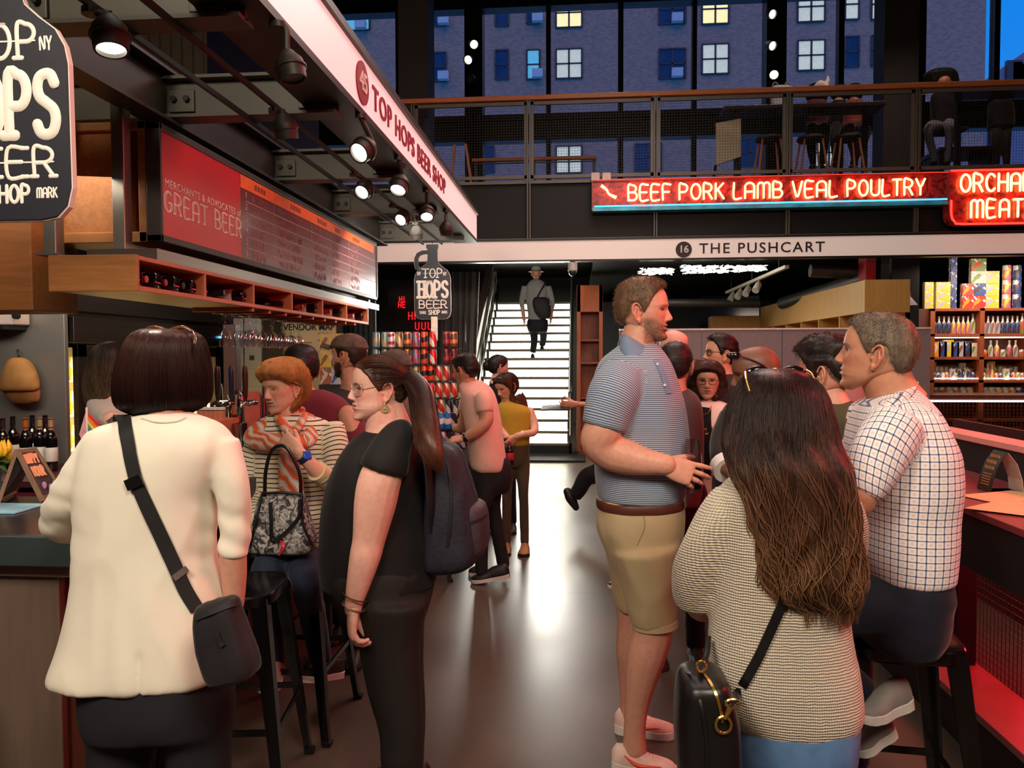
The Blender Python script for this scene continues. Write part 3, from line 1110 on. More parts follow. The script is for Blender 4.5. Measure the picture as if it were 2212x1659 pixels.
def hair_mat(name,root,tip=None,zr=None,rough=.42,streak=.45,scale=220,spec=.3,stretch=(1,1,.05),red=None):
 """hair: fine streaks along the fall, darker roots to lighter tips (zr = heights of root and tip)"""
 if name in _M:return _M[name]
 m,nt,b=nodes_of(name)
 N,L=nt.nodes,nt.links
 tc=N.new('ShaderNodeTexCoord');mp=N.new('ShaderNodeMapping');mp.inputs['Scale'].default_value=stretch
 L.new(tc.outputs['Object'],mp.inputs[0])
 nz=N.new('ShaderNodeTexNoise');nz.inputs['Scale'].default_value=scale;nz.inputs['Detail'].default_value=3
 L.new(mp.outputs[0],nz.inputs['Vector'])
 n0=N.new('ShaderNodeTexNoise');n0 .inputs['Scale'].default_value=scale*.12;n0 .inputs['Detail'].default_value=2
 L.new(mp.outputs[0],n0 .inputs['Vector'])
 rp=N.new('ShaderNodeValToRGB')
 c0,c1=lin(root),lin(tip or root)
 if zr:
  sp=N.new('ShaderNodeSeparateXYZ');geo=N.new('ShaderNodeNewGeometry');L.new(geo.outputs['Position'],sp.inputs[0])
  mr=N.new('ShaderNodeMapRange');mr.inputs[1].default_value=zr[0];mr.inputs[2].default_value=zr[1]
  L.new(sp.outputs['Z'],mr.inputs[0])
  ad=N.new('ShaderNodeMath');ad.operation='MULTIPLY_ADD';ad.inputs[1].default_value=.9;ad.inputs[2].default_value=-.45
  L.new(n0 .outputs['Fac'],ad.inputs[0])
  a2=N.new('ShaderNodeMath');a2 .operation='ADD';L.new(mr.outputs[0],a2 .inputs[0]);L.new(ad.outputs[0],a2 .inputs[1])
  src=a2 .outputs[0]
 else:
  src=n0 .outputs['Fac']
 rp.color_ramp.elements[0].position=.2;rp.color_ramp.elements[1].position=.85
 rp.color_ramp.elements[0].color=(*c0,1);rp.color_ramp.elements[1].color=(*c1,1)
 L.new(src,rp.inputs[0])
 r2=N.new('ShaderNodeValToRGB');r2 .color_ramp.elements[0].position=.3;r2 .color_ramp.elements[1].position=.7
 r2 .color_ramp.elements[0].color=(1-streak,1-streak,1-streak,1);r2 .color_ramp.elements[1].color=(1.0,1.0,1.0,1)
 L.new(nz.outputs['Fac'],r2 .inputs[0])
 mx=N.new('ShaderNodeMix');mx.data_type='RGBA';mx.blend_type='MULTIPLY';mx.inputs['Factor'].default_value=1
 L.new(rp.outputs[0],mx.inputs['A']);L.new(r2 .outputs[0],mx.inputs['B'])
 L.new(mx.outputs['Result'],b.inputs['Base Color'])
 b.inputs['Roughness'].default_value=rough
 b.inputs['Specular IOR Level'].default_value=spec
 bp=N.new('ShaderNodeBump');bp.inputs['Strength'].default_value=.22;bp.inputs['Distance'].default_value=.004
 L.new(nz.outputs['Fac'],bp.inputs['Height']);L.new(bp.outputs[0],b.inputs['Normal'])
 _M[name]=m
 return m

def short_hair(head,root,m,thick,line=None,tufts=2600,tl=.010,seed=1,name='hair',soft=.012,rough=.002,lift=.35,fwd=.35,zmin=None,**kw):
 """cropped hair: shell over the skull with fine tufts along it"""
 v,f=head.cap(thick,line,soft=soft,seed=seed,rough=rough,**kw)
 rg=np.random.default_rng(seed)
 o=hair_obj(root,name,(v,f),m)
 if tufts:
  q=head.l(v)
  # keep roots where the shell stands clear of the skin
  me=o.data
  nn=np.zeros(len(v)*3,np.float32);me.vertices.foreach_get('normal',nn);nn=nn.reshape(-1,3)
  fcn=np.zeros(len(v))
  deg=np.abs(np.degrees(np.arctan2(q[:,0],-q[:,1]+.005)))
  la=np.array(line if line is not None else[(0,.074),(35,.070),(55,.050),(66,.024),(74,-.008),(82,-.015),(88,.026),(104,.020),(116,-.030),(150,-.060),(180,-.066)])
  zh=np.interp(deg,la[:,0],la[:,1])
  ok=np.where(q[:,2]>zh+soft*.8)[0]
  if len(ok):
   idx=rg.choice(ok,tufts)
   d0=nn[idx]*lift+(head.R@A3(0,-fwd,0))[None]+A3(0,0,-.25*(1-lift))+rg.normal(0,.25,(tufts,3))
   d0/=np.linalg.norm(d0,axis=1)[:,None]
   L=tl*rg.uniform(.5,1.2,tufts)[:,None]
   j=rg.normal(0,.002,(tufts,3))
   base=v[idx]-nn[idx]*.003+j
   t=np.linspace(0,1,4)[None,:,None]
   S=base[:,None]+d0[:,None]*L[:,None]*t+np.array([0,0,-.25])[None,None]*L[:,None]*t**2
   sv,sf=strands_mesh(S,np.full(tufts,.00055))
   so=mesh_obj('hair_strands',sv,sf,m,root,sharp=None,fix=False)
   so.parent=o;so.location=(0,0,0)
 return o

def glasses(head,root,m,lens_m=None,w=.026,h=.019,r=.0012,name='glasses',up=0.0,fwd=0.0,rect=3.0,label=None):
 """spectacles on the nose: rims, bridge, temples, lenses"""
 a=np.linspace(0,2*np.pi,28,endpoint=False)
 fr=MB();ln=MB()
 F=.0905+fwd
 for sd in(1,-1):
  c=np.cos(a);s_=np.sin(a)
  x=np.sign(c)*np.abs(c)**(2/rect)*w;z=np.sign(s_)*np.abs(s_)**(2/rect)*h
  xx=sd*(.0335+x);zz=.000+z+up
  ff=F-np.abs(xx)**2*5.0
  pts=np.stack([xx,-ff,zz],1)
  fr.tube(head.w(pts),r*head.s,seg=6,closed=True,n=None,cap=False)
  pl=head.w(pts*A3(1,1,1));ln.loft([pl,pl+(head.R@A3(0,.0008,0))])
  e=[(sd*(.0335+w),-(F-(.0335+w)**2*5.0),.006+up),(sd*.073,-.055,.010+up),(sd*.077,.004,.012+up),(sd*.076,.022,.002+up)]
  fr.tube(head.w(e),r*head.s*.9,seg=6,n=16)
 fr.tube(head.w([(.0085,-(F-.0005),.004+up),(0,-(F+.003),.007+up),(-.0085,-(F-.0005),.004+up)]),r*head.s,seg=6,n=8)
 o=fr.build(name,m,root,sharp=None)
 if label:o['label']=label
 if lens_m:
  q=ln.build('lens',lens_m,root,sharp=None)
  q.parent=o;q.location=(0,0,0)
 return o
 # ------------------------------------------------------------------ lettering
def arc(cx,cy,rx,ry,a0,a1,n=12):
 return[(cx+rx*math.cos(R_(a0+(a1-a0)*i/n)),cy+ry*math.sin(R_(a0+(a1-a0)*i/n)))for i in range(n+1)]

GL={
'A':(.5,[[(0,0),(0,.72)]+arc(.25,.72,.25,.28,180,0)+[(.5,.72),(.5,0)],[(0,.42),(.5,.42)]]),
'B':(.5,[[(0,0),(0,1),(.24,1)]+arc(.24,.765,.2,.235,90,-90)+[(0,.53)],[(.24,.53)]+arc(.26,.265,.23,.265,90,-90)+[(0,0)]]),
'C':(.5,[arc(.27,.5,.27,.5,45,315,18)]),
'D':(.5,[[(0,0),(0,1),(.2,1)]+arc(.2,.5,.28,.5,90,-90,14)+[(0,0)]]),
'E':(.44,[[(.42,1),(0,1),(0,0),(.42,0)],[(0,.52),(.34,.52)]]),
'F':(.44,[[(.42,1),(0,1),(0,0)],[(0,.52),(.34,.52)]]),
'G':(.5,[arc(.27,.5,.27,.5,45,320,18)+[(.5,.45),(.32,.45)]]),
'H':(.5,[[(0,0),(0,1)],[(.5,0),(.5,1)],[(0,.52),(.5,.52)]]),
'I':(.06,[[(.03,0),(.03,1)]]),
'K':(.48,[[(0,0),(0,1)],[(.44,1),(0,.46)],[(.13,.60),(.48,0)]]),
'L':(.42,[[(0,1),(0,0),(.40,0)]]),
'M':(.66,[[(0,0),(0,.78)]+arc(.165,.78,.165,.22,180,0)+[(.33,.78),(.33,0)],arc(.495,.78,.165,.22,180,0)+[(.66,.78),(.66,0)]]),
'N':(.5,[[(0,0),(0,1),(.5,0),(.5,1)]]),
'O':(.54,[arc(.27,.5,.27,.5,90,450,22)]),
'P':(.5,[[(0,0),(0,1),(.24,1)]+arc(.24,.74,.22,.26,90,-90)+[(0,.48)]]),
'R':(.5,[[(0,0),(0,1),(.24,1)]+arc(.24,.74,.22,.26,90,-90)+[(0,.48)],[(.24,.48),(.48,0)]]),
'S':(.48,[[(.45,.84),(.36,.98),(.22,1),(.07,.94),(.02,.78),(.08,.62),(.25,.52),(.42,.41),(.47,.24),(.40,.06),(.24,0),(.08,.04),(0,.17)]]),
'T':(.5,[[(0,1),(.5,1)],[(.25,1),(.25,0)]]),
'U':(.5,[[(0,1),(0,.28)]+arc(.25,.28,.25,.28,180,360)+[(.5,1)]]),
'V':(.52,[[(0,1),(.26,0),(.52,1)]]),
'Y':(.52,[[(0,1),(.26,.5),(.52,1)],[(.26,.5),(.26,0)]]),
'&':(.5,[[(.5,0),(.1,.72),(.14,.95),(.3,.97),(.34,.75),(.05,.4),(.02,.1),(.2,0),(.4,.1),(.5,.4)]]),
' ':(.22,[]),
}

def strokes(s,h,gap=.2,wide=1.0):
 x=0;out=[]
 for ch in s:
  w,st=GL[ch]
  for q in st:
   out.append([((x+a*wide)*h,b*h)for a,b in q])
  x+=(w*wide+gap)
 return out,(x-gap)*h

def stroke_mesh(mb,s,h,o,u,v,r,gap=.2,wide=1.0,depth=.3,serif=0.0,align='c',seg=8,cross=False,off=0.0):
 """letters drawn with a round or flat nib on the plane o,u,v"""
 st,W=strokes(s,h,gap,wide)
 o,u,v=A3(*o),A3(*u),A3(*v);n=np.cross(u,v)
 dx=-W/2 if align=='c' else(-W if align=='r' else 0)
 def put(pts):
  tb=MB();tb.tube([(x,y,0)for x,y in pts],r,seg=seg,round_ends=True)
  vv,ff=tb.arrays()
  mb.add(o+np.outer(vv[:,0]+dx,u)+np.outer(vv[:,1],v)+np.outer(vv[:,2]*depth+off,n),ff)
 for q in st:
  dense=[q[0]]
  for a,b in zip(q[:-1],q[1:]):
   if math.hypot(b[0]-a[0],b[1]-a[1])>1e-6:
    dense.append(b)
  put(dense)
  if serif:
   for e in(q[0],q[-1]):
    if e[1]<.02*h or e[1]>.98*h:
     put([(e[0]-serif*h,e[1]),(e[0]+serif*h,e[1])])
  if cross and len(q)>4:
   pass
 return W

def text(name,s,size,o,u,v,m,parent=None,ext=.002,align='CENTER',bold=0.0,squeeze=1.0,spacing=1.0,label=None):
 c=bpy.data.curves.new('t','FONT')
 c.body=s;c.size=size;c.extrude=ext;c.align_x=align;c.align_y='CENTER';c.offset=bold;c.space_character=spacing
 c.resolution_u=4
 t=bpy.data.objects.new('t',c);COL.objects.link(t)
 bpy.context.view_layer.update()
 me=bpy.data.meshes.new_from_object(t.evaluated_get(bpy.context.evaluated_depsgraph_get()))
 bpy.data.objects.remove(t,do_unlink=True);bpy.data.curves.remove(c)
 n=len(me.vertices);co=np.zeros(n*3,np.float32);me.vertices.foreach_get('co',co);co=co.reshape(-1,3)
 o,u,v=A3(*o),A3(*u),A3(*v);w=np.cross(u,v)
 p=o+np.outer(co[:,0]*squeeze,u)+np.outer(co[:,1],v)+np.outer(co[:,2],w)
 base=WORLD_OF(parent)if parent else np.zeros(3)
 me.vertices.foreach_set('co',(p-base).astype(np.float32).ravel());me.update()
 me.materials.clear();me.materials.append(m)
 ob=bpy.data.objects.new(name,me);COL.objects.link(ob)
 if parent:ob.parent=parent
 if label:ob['label']=label
 return ob

def sub(o,parent):
 """hang a finished mesh (built under the same thing) one level deeper"""
 o.parent=parent
 return o

 # ------------------------------------------------------------------ surfaces
STEEL_DK=mat('painted_steel',(44,42,38),.45,.0,.15,6,bump=.03,spec=.4)
STEEL_BLK=mat('black_steel',(22,21,20),.4,.0,.15,6,spec=.4)
GALV=mat('galvanised_steel',(150,146,138),.38,.85,.2,12,stretch=(1,1,.2),bump=.03)
STAIN=mat('stainless_steel',(150,148,142),.30,.9,.12,8,stretch=(.1,.1,4))
STAIN_V=mat('stainless_door',(92,84,80),.28,.9,.12,8,stretch=(.1,.1,4))
WOODB=wood('oak_veneer',(176,112,58),.72,'Y',4,.5)
WOODX=wood('oak_end',(178,116,62),.72,'X',4,.5)
WOODR=wood('red_oak',(168,84,46),.7,'Z',4,.45)
WOODY=wood('pale_oak',(200,150,78),.8,'Z',5,.5)
RAILW=wood('rail_wood',(190,110,62),.75,'X',5,.4)
BLACK=mat('matt_black',(14,13,13),.6,0,.2,10)
BLACKG=mat('gloss_black',(12,11,12),.18,0,.2,10,spec=.6)
WHITEP=mat('white_panel',(232,222,214),.45,0,.03,3)
NAVY=mat('navy_board',(22,24,36),.5,0,.15,5)
CREAM=mat('cream_letters',(240,232,220),.5,0,.04,8)
CLEAR=glass('clear_glass')
PANE=glass('window_glass',(.93,.94,.97),.25)

def floor_material():
 m,nt,b=nodes_of('worn_concrete')
 N,L=nt.nodes,nt.links
 tc=N.new('ShaderNodeTexCoord')
 n1=N.new('ShaderNodeTexNoise');n1 .inputs['Scale'].default_value=1.1;n1 .inputs['Detail'].default_value=8;L.new(tc.outputs['Object'],n1 .inputs['Vector'])
 n2=N.new('ShaderNodeTexNoise');n2 .inputs['Scale'].default_value=34;n2 .inputs['Detail'].default_value=3;L.new(tc.outputs['Object'],n2 .inputs['Vector'])
 r1=N.new('ShaderNodeValToRGB');e=r1 .color_ramp.elements
 e[0].position=.3;e[0].color=(*lin((70,58,48)),1);e[1].position=.72;e[1].color=(*lin((98,84,72)),1)
 L.new(n1 .outputs['Fac'],r1 .inputs[0])
 r2=N.new('ShaderNodeValToRGB');e=r2 .color_ramp.elements
 e[0].position=.70;e[0].color=(1,1,1,1);e[1].position=.76;e[1].color=(.35,.3,.28,1)
 L.new(n2 .outputs['Fac'],r2 .inputs[0])
 mx=N.new('ShaderNodeMix');mx.data_type='RGBA';mx.blend_type='MULTIPLY';mx.inputs['Factor'].default_value=.8
 L.new(r1 .outputs[0],mx.inputs['A']);L.new(r2 .outputs[0],mx.inputs['B'])
 # saw cuts across and along the slab
 sp=N.new('ShaderNodeSeparateXYZ');L.new(tc.outputs['Object'],sp.inputs[0])
 def cut(out,per,off):
  a=N.new('ShaderNodeMath');a.operation='ADD';a.inputs[1].default_value=off;L.new(out,a.inputs[0])
  w=N.new('ShaderNodeMath');w.operation='PINGPONG';w.inputs[1].default_value=per/2;L.new(a.outputs[0],w.inputs[0])
  g=N.new('ShaderNodeMath');g.operation='GREATER_THAN';g.inputs[1].default_value=.007;L.new(w.outputs[0],g.inputs[0])
  return g.outputs[0]
 k=N.new('ShaderNodeMath');k.operation='MULTIPLY'
 L.new(cut(sp.outputs['Y'],3.4,-5.15),k.inputs[0]);L.new(cut(sp.outputs['X'],5.0,2.2),k.inputs[1])
 m2=N.new('ShaderNodeMix');m2 .data_type='RGBA'
 L.new(k.outputs[0],m2 .inputs['Factor']);m2 .inputs['A'].default_value=(.03,.025,.02,1);L.new(mx.outputs['Result'],m2 .inputs['B'])
 L.new(m2 .outputs['Result'],b.inputs['Base Color'])
 r3=N.new('ShaderNodeMapRange');r3 .inputs[3].default_value=.22;r3 .inputs[4].default_value=.42
 L.new(n1 .outputs['Fac'],r3 .inputs[0]);L.new(r3 .outputs[0],b.inputs['Roughness'])
 b.inputs['Specular IOR Level'].default_value=.6
 bp=N.new('ShaderNodeBump');bp.inputs['Strength'].default_value=.05;bp.inputs['Distance'].default_value=.01
 n3=N.new('ShaderNodeTexNoise');n3 .inputs['Scale'].default_value=3;n3 .inputs['Detail'].default_value=4;L.new(tc.outputs['Object'],n3 .inputs['Vector'])
 L.new(n3 .outputs['Fac'],bp.inputs['Height']);L.new(bp.outputs[0],b.inputs['Normal'])
 return m

def brick_material():
 m,nt,b=nodes_of('brick_outside')
 N,L=nt.nodes,nt.links
 tc=N.new('ShaderNodeTexCoord');mp=N.new('ShaderNodeMapping');mp.inputs['Rotation'].default_value=(R_(90),0,0)
 L.new(tc.outputs['Object'],mp.inputs[0])
 br=N.new('ShaderNodeTexBrick');br.inputs['Scale'].default_value=2.6
 br.inputs['Color1'].default_value=(*lin((176,138,124)),1);br.inputs['Color2'].default_value=(*lin((150,118,112)),1);br.inputs['Mortar'].default_value=(*lin((120,110,112)),1)
 br.inputs['Mortar Size'].default_value=.012
 L.new(mp.outputs[0],br.inputs['Vector'])
 L.new(br.outputs['Color'],b.inputs['Base Color']);b.inputs['Roughness'].default_value=.9
 return m

 # ------------------------------------------------------------------ shell of the hall
YF,YW=9.2,17.2 # face of the mezzanine; glass wall
ZM=3.69 # mezzanine floor
mb=MB();mb.box(-8,13,-3,18.5,-.1,0);struct('floor',mb,floor_material())
DARKW=mat('dark_wall',(30,27,26),.7,0,.2,2)
mb=MB();mb.box(-8,13,-3,YW,9.6,9.8);struct('ceiling',mb,mat('dark_ceiling',(18,17,17),.8,0,.2,2))
mb=MB();mb.box(-8.2,-8,-3,18.5,0,9.8);struct('wall_left',mb,DARKW)
mb=MB();mb.box(13,13.2,-3,18.5,0,9.8);struct('wall_right',mb,DARKW)
mb=MB();mb.box(-8,13,-3.2,-3,0,9.8);struct('wall_front',mb,mat('warm_wall',(120,100,84),.8,0,.1,2))
mb=MB();mb.box(-8,13,18.3,18.5,0,3.45);struct('wall_back',mb,mat('dark_back_wall',(26,25,26),.7,0,.2,2))
# end wall above the beer stall: ribbed olive cladding, then a dark navy panel
RIB=mat('olive_cladding',(82,80,66),.55,0,.1,5)
mb=MB()
x0=-8.0
while x0<-4.25:
 mb.box(x0,x0+.10,8.55,8.62,3.0,9.6);mb.box(x0+.10,x0+.13,8.58,8.62,3.0,9.6);x0+=.13
struct('wall_cladding',mb,RIB)
mb=MB();mb.box(-4.22,-2.95,8.58,8.64,3.0,9.6);struct('wall_panel',mb,mat('navy_panel',(30,33,54),.35,0,.1,3))
# mezzanine
mb=MB();mb.box(-8,13,YF+.06,18.5,3.45,ZM);struct('trim_slab',mb,STEEL_BLK)
mb=MB();mb.box(-2.9,9,YF,YF+.05,2.97,ZM-.02)
struct('trim_fascia',mb,mat('fascia_black',(13,12,12),.55,0,.15,4,spec=.3))
mb=MB();mb.box(-2.9,9,YF+.06,9.7,2.86,2.92);mb.box(.2,9,9.7,18.3,2.86,2.92);struct('ceiling_under_gallery',mb,mat('black_soffit',(9,9,9),.95,0,.2,5,spec=.05))

# glass wall: one window per bay, framed by mullions
MULL=[(-.5,None)]
mx=lambda px:float(P(px,100,YW)[0])
posts=[(862,925,'col'),(1008,1046,'dark'),(1180,1190,'m'),(1335,1346,'m'),(1494,1504,'m'),(1648,1690,'dark'),(1808,1820,'m'),(1908,1985,'col'),(2128+14,2160-6,'m')]
edges=[mx(600)]
for a,b,k in posts:
 edges+=[mx(a),mx(b)]
edges.append(13.0)
for i in range(0,len(edges),2):
 a,b=edges[i],edges[i+1]
 mb=MB();mb.box(a,b,YW-.01,YW+.01,ZM,9.6)
 struct('window_%d'%(i//2+1),mb,PANE)
for n_,(a,b,k)in enumerate(posts):
 xa,xb=mx(a),mx(b)
 mb=MB()
 mb.box(xa,xb,YW-(.12 if k=='m' else.35),YW+.1,ZM,9.6)
 struct('trim_mullion',mb,STEEL_BLK if k!='col' else mat('brown_column',(40,32,28),.6,0,.15,3))
mb=MB();zt,zb=P(1143,252,YW)[2],P(1143,308,YW)[2]
mb.box(mx(600),13,YW-.2,YW+.12,zb,zt);mb.box(mx(600),13,YW-.3,YW-.2,zt-.16,zt-.06)
struct('trim_transom',mb,STEEL_DK)
mb=MB();mb.box(mx(600),13,YW-.2,YW+.12,9.2,9.6);mb.box(mx(600),13,YW-.16,YW+.1,ZM,ZM+.2)
struct('trim_head',mb,STEEL_BLK)
# brown column that passes through the gallery, and the dark one over the stall's end
def col_box(pxa,pxb,Y,z0,z1,d=.45):
 mb=MB();mb.box(P(pxa,300,Y)[0],P(pxb,300,Y)[0],Y,Y+d,z0,z1);return mb
struct('trim_column',col_box(1908,1982,12.6,ZM,9.6),mat('brown_column',(40,32,28)))
struct('trim_column',col_box(862,925,9.6,2.9,9.6),mat('dark_column',(34,31,29),.6,0,.1,3))

# ------------------------------------------------------------------ buildings across the street
YB=44.0
LITW=[glow('lit_window_warm',(255,226,150),1.6,.5),glow('lit_window_pale',(228,224,190),.75,.6),glow('lit_window_cool',(90,170,190),1.1,.5),
mat('unlit_window',(40,50,84),.15,0,.3,2)]
bld=thing('apartment_building','brick apartment building across the street with sash windows in rows','building',(0,YB,0))
mb=MB();xr=P(2129,100,YB)[0]
mb.box(-22,xr,YB,YB+8,-4,26);mb.build('brick_wall',brick_material(),bld,smooth=False)
FRM=mat('sash_frame',(58,54,62),.5,0,.1,3)
wins=[(772,35,2,40),(950,25,1,36),(950,145,1,36),(1084,25,1,38),(1084,140,1,38),(1152,20,1,38),(1152,140,1,40),(1229,28,2,0),(1229,138,2,1),
(1452,20,2,3),(1452,138,2,3),(1545,20,2,0),(1545,128,2,1),(1752,15,2,1),(1752,120,2,1),(1840,10,1,1),(1840,112,1,3),(1897,10,1,1),(1897,110,1,3),
(1229,345,2,1),(1790,330,2,1),(1620,330,2,3),(1040,345,2,3),(1400,340,2,3)]
kindmap={40:2,36:3,38:3,0:0,1:1,3:3}
for px,py,nn,kd in wins:
 c=P(px,py,YB);w,h=(.72*nn,1.62)
 if py>300:h=1.5
 fb=MB()
 x0,x1,z0,z1=c[0]-w/2,c[0]+w/2,c[2]-h/2,c[2]+h/2
 for k in range(nn+1):
  xx=x0+w*k/nn;fb.box(xx-.05,xx+.05,YB-.08,YB+.02,z0,z1)
 for zz in(z0,(z0+z1)/2,z1):fb.box(x0,x1,YB-.08,YB+.02,zz-.04,zz+.04)
 wo=fb.build('window_frame',FRM,bld,smooth=False)
 pb=MB();pb.box(x0+.03,x1-.03,YB-.03,YB-.01,z0,z1)
 p=pb.build('pane',LITW[kindmap[kd]],bld,smooth=False);sub(p,wo)
 if px in(950,1152,1452,772):
  ab=MB();ab.box(c[0]-.05,c[0]+.55,YB-.45,YB-.05,z0,z0+.45)
  sub(ab.build('air_conditioner',mat('ac_grey',(190,190,200),.6),bld,smooth=False),wo)
b2=thing('corner_building','pale low building with a sloping roofline against the blue sky','building',(30,YB+12,0))
p0,p1=P(2140,165,YB+12),P(2230,100,YB+12)
mb=MB();mb.prism([(p0[0],-4),(p1[0]+8,-4),(p1[0]+8,p1[2]+3),(p1[0],p1[2]),(p0[0],p0[2])],(0,YB+14,0),(1,0,0),(0,0,1),4)
mb.build('wall',mat('pale_render',(120,124,150),.8,0,.08,2),b2,smooth=False)
for k in range(3):
 c=P(2190+k*14,150+k*4,YB+11.9);mb=MB();mb.box(c[0]-.5,c[0]+.5,YB+11.8,YB+12.1,c[2]-1.2,c[2]+.6)
 mb.build('window_frame',FRM,b2,smooth=False)

 # ------------------------------------------------------------------ gallery railing
rx=[P(p,300,YF)[0]for p in(895,1143,1415,1699,1975)]+[6.6]
WIRE=mat('wire_mesh',(58,50,44),.5,.3,.1,20)
LANG=mat('railing_steel',(92,86,76),.45,.1,.12,8)
zr=4.60
for i in range(5):
 a,b=rx[i],rx[i+1]
 rp=thing('mesh_railing','wire mesh railing panel, %s from the stall end of the gallery'%ORD[i],'railing',((a+b)/2,YF-.03,ZM),'mesh panels of the gallery railing')
 mb=MB()
 for x in(a+.015,b-.055):mb.box(x,x+.04,YF-.05,YF-.02,ZM-.02,zr)
 for z in(ZM,zr-.05):mb.box(a+.015,b-.015,YF-.05,YF-.02,z,z+.04)
 mb.build('frame',LANG,rp,smooth=False)
 mb=MB();st=.032
 x=a+.06
 while x<b-.06:
  mb.box(x,x+.0022,YF-.037,YF-.035,ZM+.03,zr-.04);x+=st
 z=ZM+.06
 while z<zr-.06:
  mb.box(a+.05,b-.05,YF-.039,YF-.037,z,z+.0022);z+=st
 mb.build('wire_mesh',WIRE,rp,smooth=False)
for i in range(5):
 po=thing('railing_post','twin angle steel railing post, %s from the stall end'%ORD[i],'post',(rx[i],YF-.04,2.97),'posts of the gallery railing')
 for dx in(-.014,.014):
  mb=MB();mb.box(rx[i]+dx-.008,rx[i]+dx+.008,YF-.09,YF-.045,2.97,zr);mb.build('angle_bar',LANG,po,smooth=False)
 for pn in(0,1):
  mb=MB();xa,xb=rx[i]+.02,(rx[i+1]-.02 if i<4 else 6.6)
mb=MB();mb.box(rx[0]-.25,6.7,YF-.09,YF-.01,zr,zr+.055)
tag(mb.build('handrail',RAILW,bevel=.006),'long orange brown wooden handrail along the top of the gallery railing','handrail')
mb=MB();mb.box(rx[0]-.3,6.7,YF-.06,YF-.002,ZM-.06,ZM-.025);mb.box(rx[0]-.3,6.7,YF-.05,YF-.002,2.965,2.99)
struct('trim_edge',mb,LANG)

# white lit fascia signs
BAND=glow('white_band',(226,196,184),.30,.0);BAND.node_tree.nodes['Principled BSDF'].inputs['Base Color'].default_value=(*lin((236,224,216)),1)
BANDP=glow('pink_band',(246,196,192),.72,.0);BANDP.node_tree.nodes['Principled BSDF'].inputs['Base Color'].default_value=(*lin((236,210,206)),1)
INK=mat('sign_ink',(38,26,30),.5,0,.05,5)
WINE=mat('wine_ink',(140,22,52),.5,0,.05,5)
ps=thing('fascia_sign','long white fascia sign lettered THE PUSHCART with a black 16 disc','sign',(1.8,YF-.1,2.72))
mb=MB();mb.box(-2.7,6.8,YF-.10,YF-.02,2.725,2.95);mb.build('light_box',BAND,ps,smooth=False)
mb=MB();mb.box(-2.7,6.8,YF-.12,YF,2.95,2.972);mb.box(-2.7,6.8,YF-.12,YF,2.705,2.725);mb.build('frame',STEEL_BLK,ps,smooth=False)
c=P(1477,539,YF-.11)
mb=MB();mb.cyl(c+A3(0,.012,0),c+A3(0,-.004,0),.092,seg=32);dk=mb.build('number_disc',INK,ps)
sub(text('number','16',.115,c+A3(0,-.007,0),(1,0,0),(0,0,1),WHITEP,ps,.002,bold=.002),dk)
a,b=P(1512,537,YF-.105),P(1780,535,YF-.105)
t=text('lettering','THE PUSHCART',.165,(a+b)/2,(1,0,0),(0,0,1),INK,ps,.003,bold=.0015,spacing=1.2)
w=t.dimensions[0]

XB=-1.0
hb=thing('fascia_sign','pink white fascia sign of the beer shop with a wine red 45 disc','sign',(XB,4.5,2.75))
mb=MB();mb.box(XB-.05,XB,1.2,7.57,2.745,2.985);mb.build('light_box',BANDP,hb,smooth=False)
mb=MB();mb.box(XB-.16,XB+.02,1.2,7.58,2.985,3.02);mb.box(XB-.22,XB+.004,1.2,7.58,2.715,2.745);mb.box(XB-.07,XB-.05,1.2,7.58,2.745,2.985)
mb.build('frame',STEEL_DK,hb,smooth=False)
c=PX(783,180,XB+.004)
mb=MB();mb.cyl(c-A3(.004,0,0),c+A3(.004,0,0),.098,seg=32);dk=mb.build('number_disc',WINE,hb)
sub(text('number','45',.125,c+A3(.006,0,0),(0,1,0),(0,0,1),WHITEP,hb,.002,bold=.002),dk)
a,b=PX(805,235,XB+.004),PX(962,392,XB+.004)
t=text('lettering','TOP HOPS BEER SHOP',.16,(a+b)/2,(0,1,0),(0,0,1),WINE,hb,.003,bold=.002,spacing=1.12)
bpy.context.view_layer.update()
HB_T,HB_AB=t,(a,b)

def fit_text(ob,axis,length):
 """stretch a line of lettering to the length it has on its sign"""
 me=ob.data;n=len(me.vertices);co=np.zeros(n*3,np.float32);me.vertices.foreach_get('co',co);co=co.reshape(-1,3)
 k=length/(co[:,axis].max()-co[:,axis].min());m=(co[:,axis].max()+co[:,axis].min())/2
 co[:,axis]=(co[:,axis]-m)*k+m
 me.vertices.foreach_set('co',co.ravel());me.update()

fit_text(HB_T,1,b[1]-a[1])
fit_text([o for o in ps.children if o.name.startswith('lettering')][0],0,P(1780,536,YF)[0]-P(1512,536,YF)[0])

def split_words(ob,axis,gap):
 import bmesh
 me=ob.data;n=len(me.vertices);co=np.zeros(n*3,np.float32);me.vertices.foreach_get('co',co);x=np.sort(co.reshape(-1,3)[:,axis])
 cuts=[(a+b)/2 for a,b in zip(x[:-1],x[1:])if b-a>gap]
 lo=[-1e9]+cuts;hi=cuts+[1e9]
 for k in range(len(lo)):
  bm=bmesh.new();bm.from_mesh(me)
  bmesh.ops.delete(bm,geom=[v for v in bm.verts if not(lo[k]<v.co[axis]<=hi[k])],context='VERTS')
  m2=bpy.data.meshes.new(me.name);bm.to_mesh(m2);bm.free();m2 .materials.append(me.materials[0])
  o=bpy.data.objects.new('lettering',m2);COL.objects.link(o);o.parent=ob.parent
 bpy.data.objects.remove(ob,do_unlink=True)

split_words(HB_T,1,.07)
split_words([o for o in ps.children if o.name.startswith('lettering')][0],0,.07)

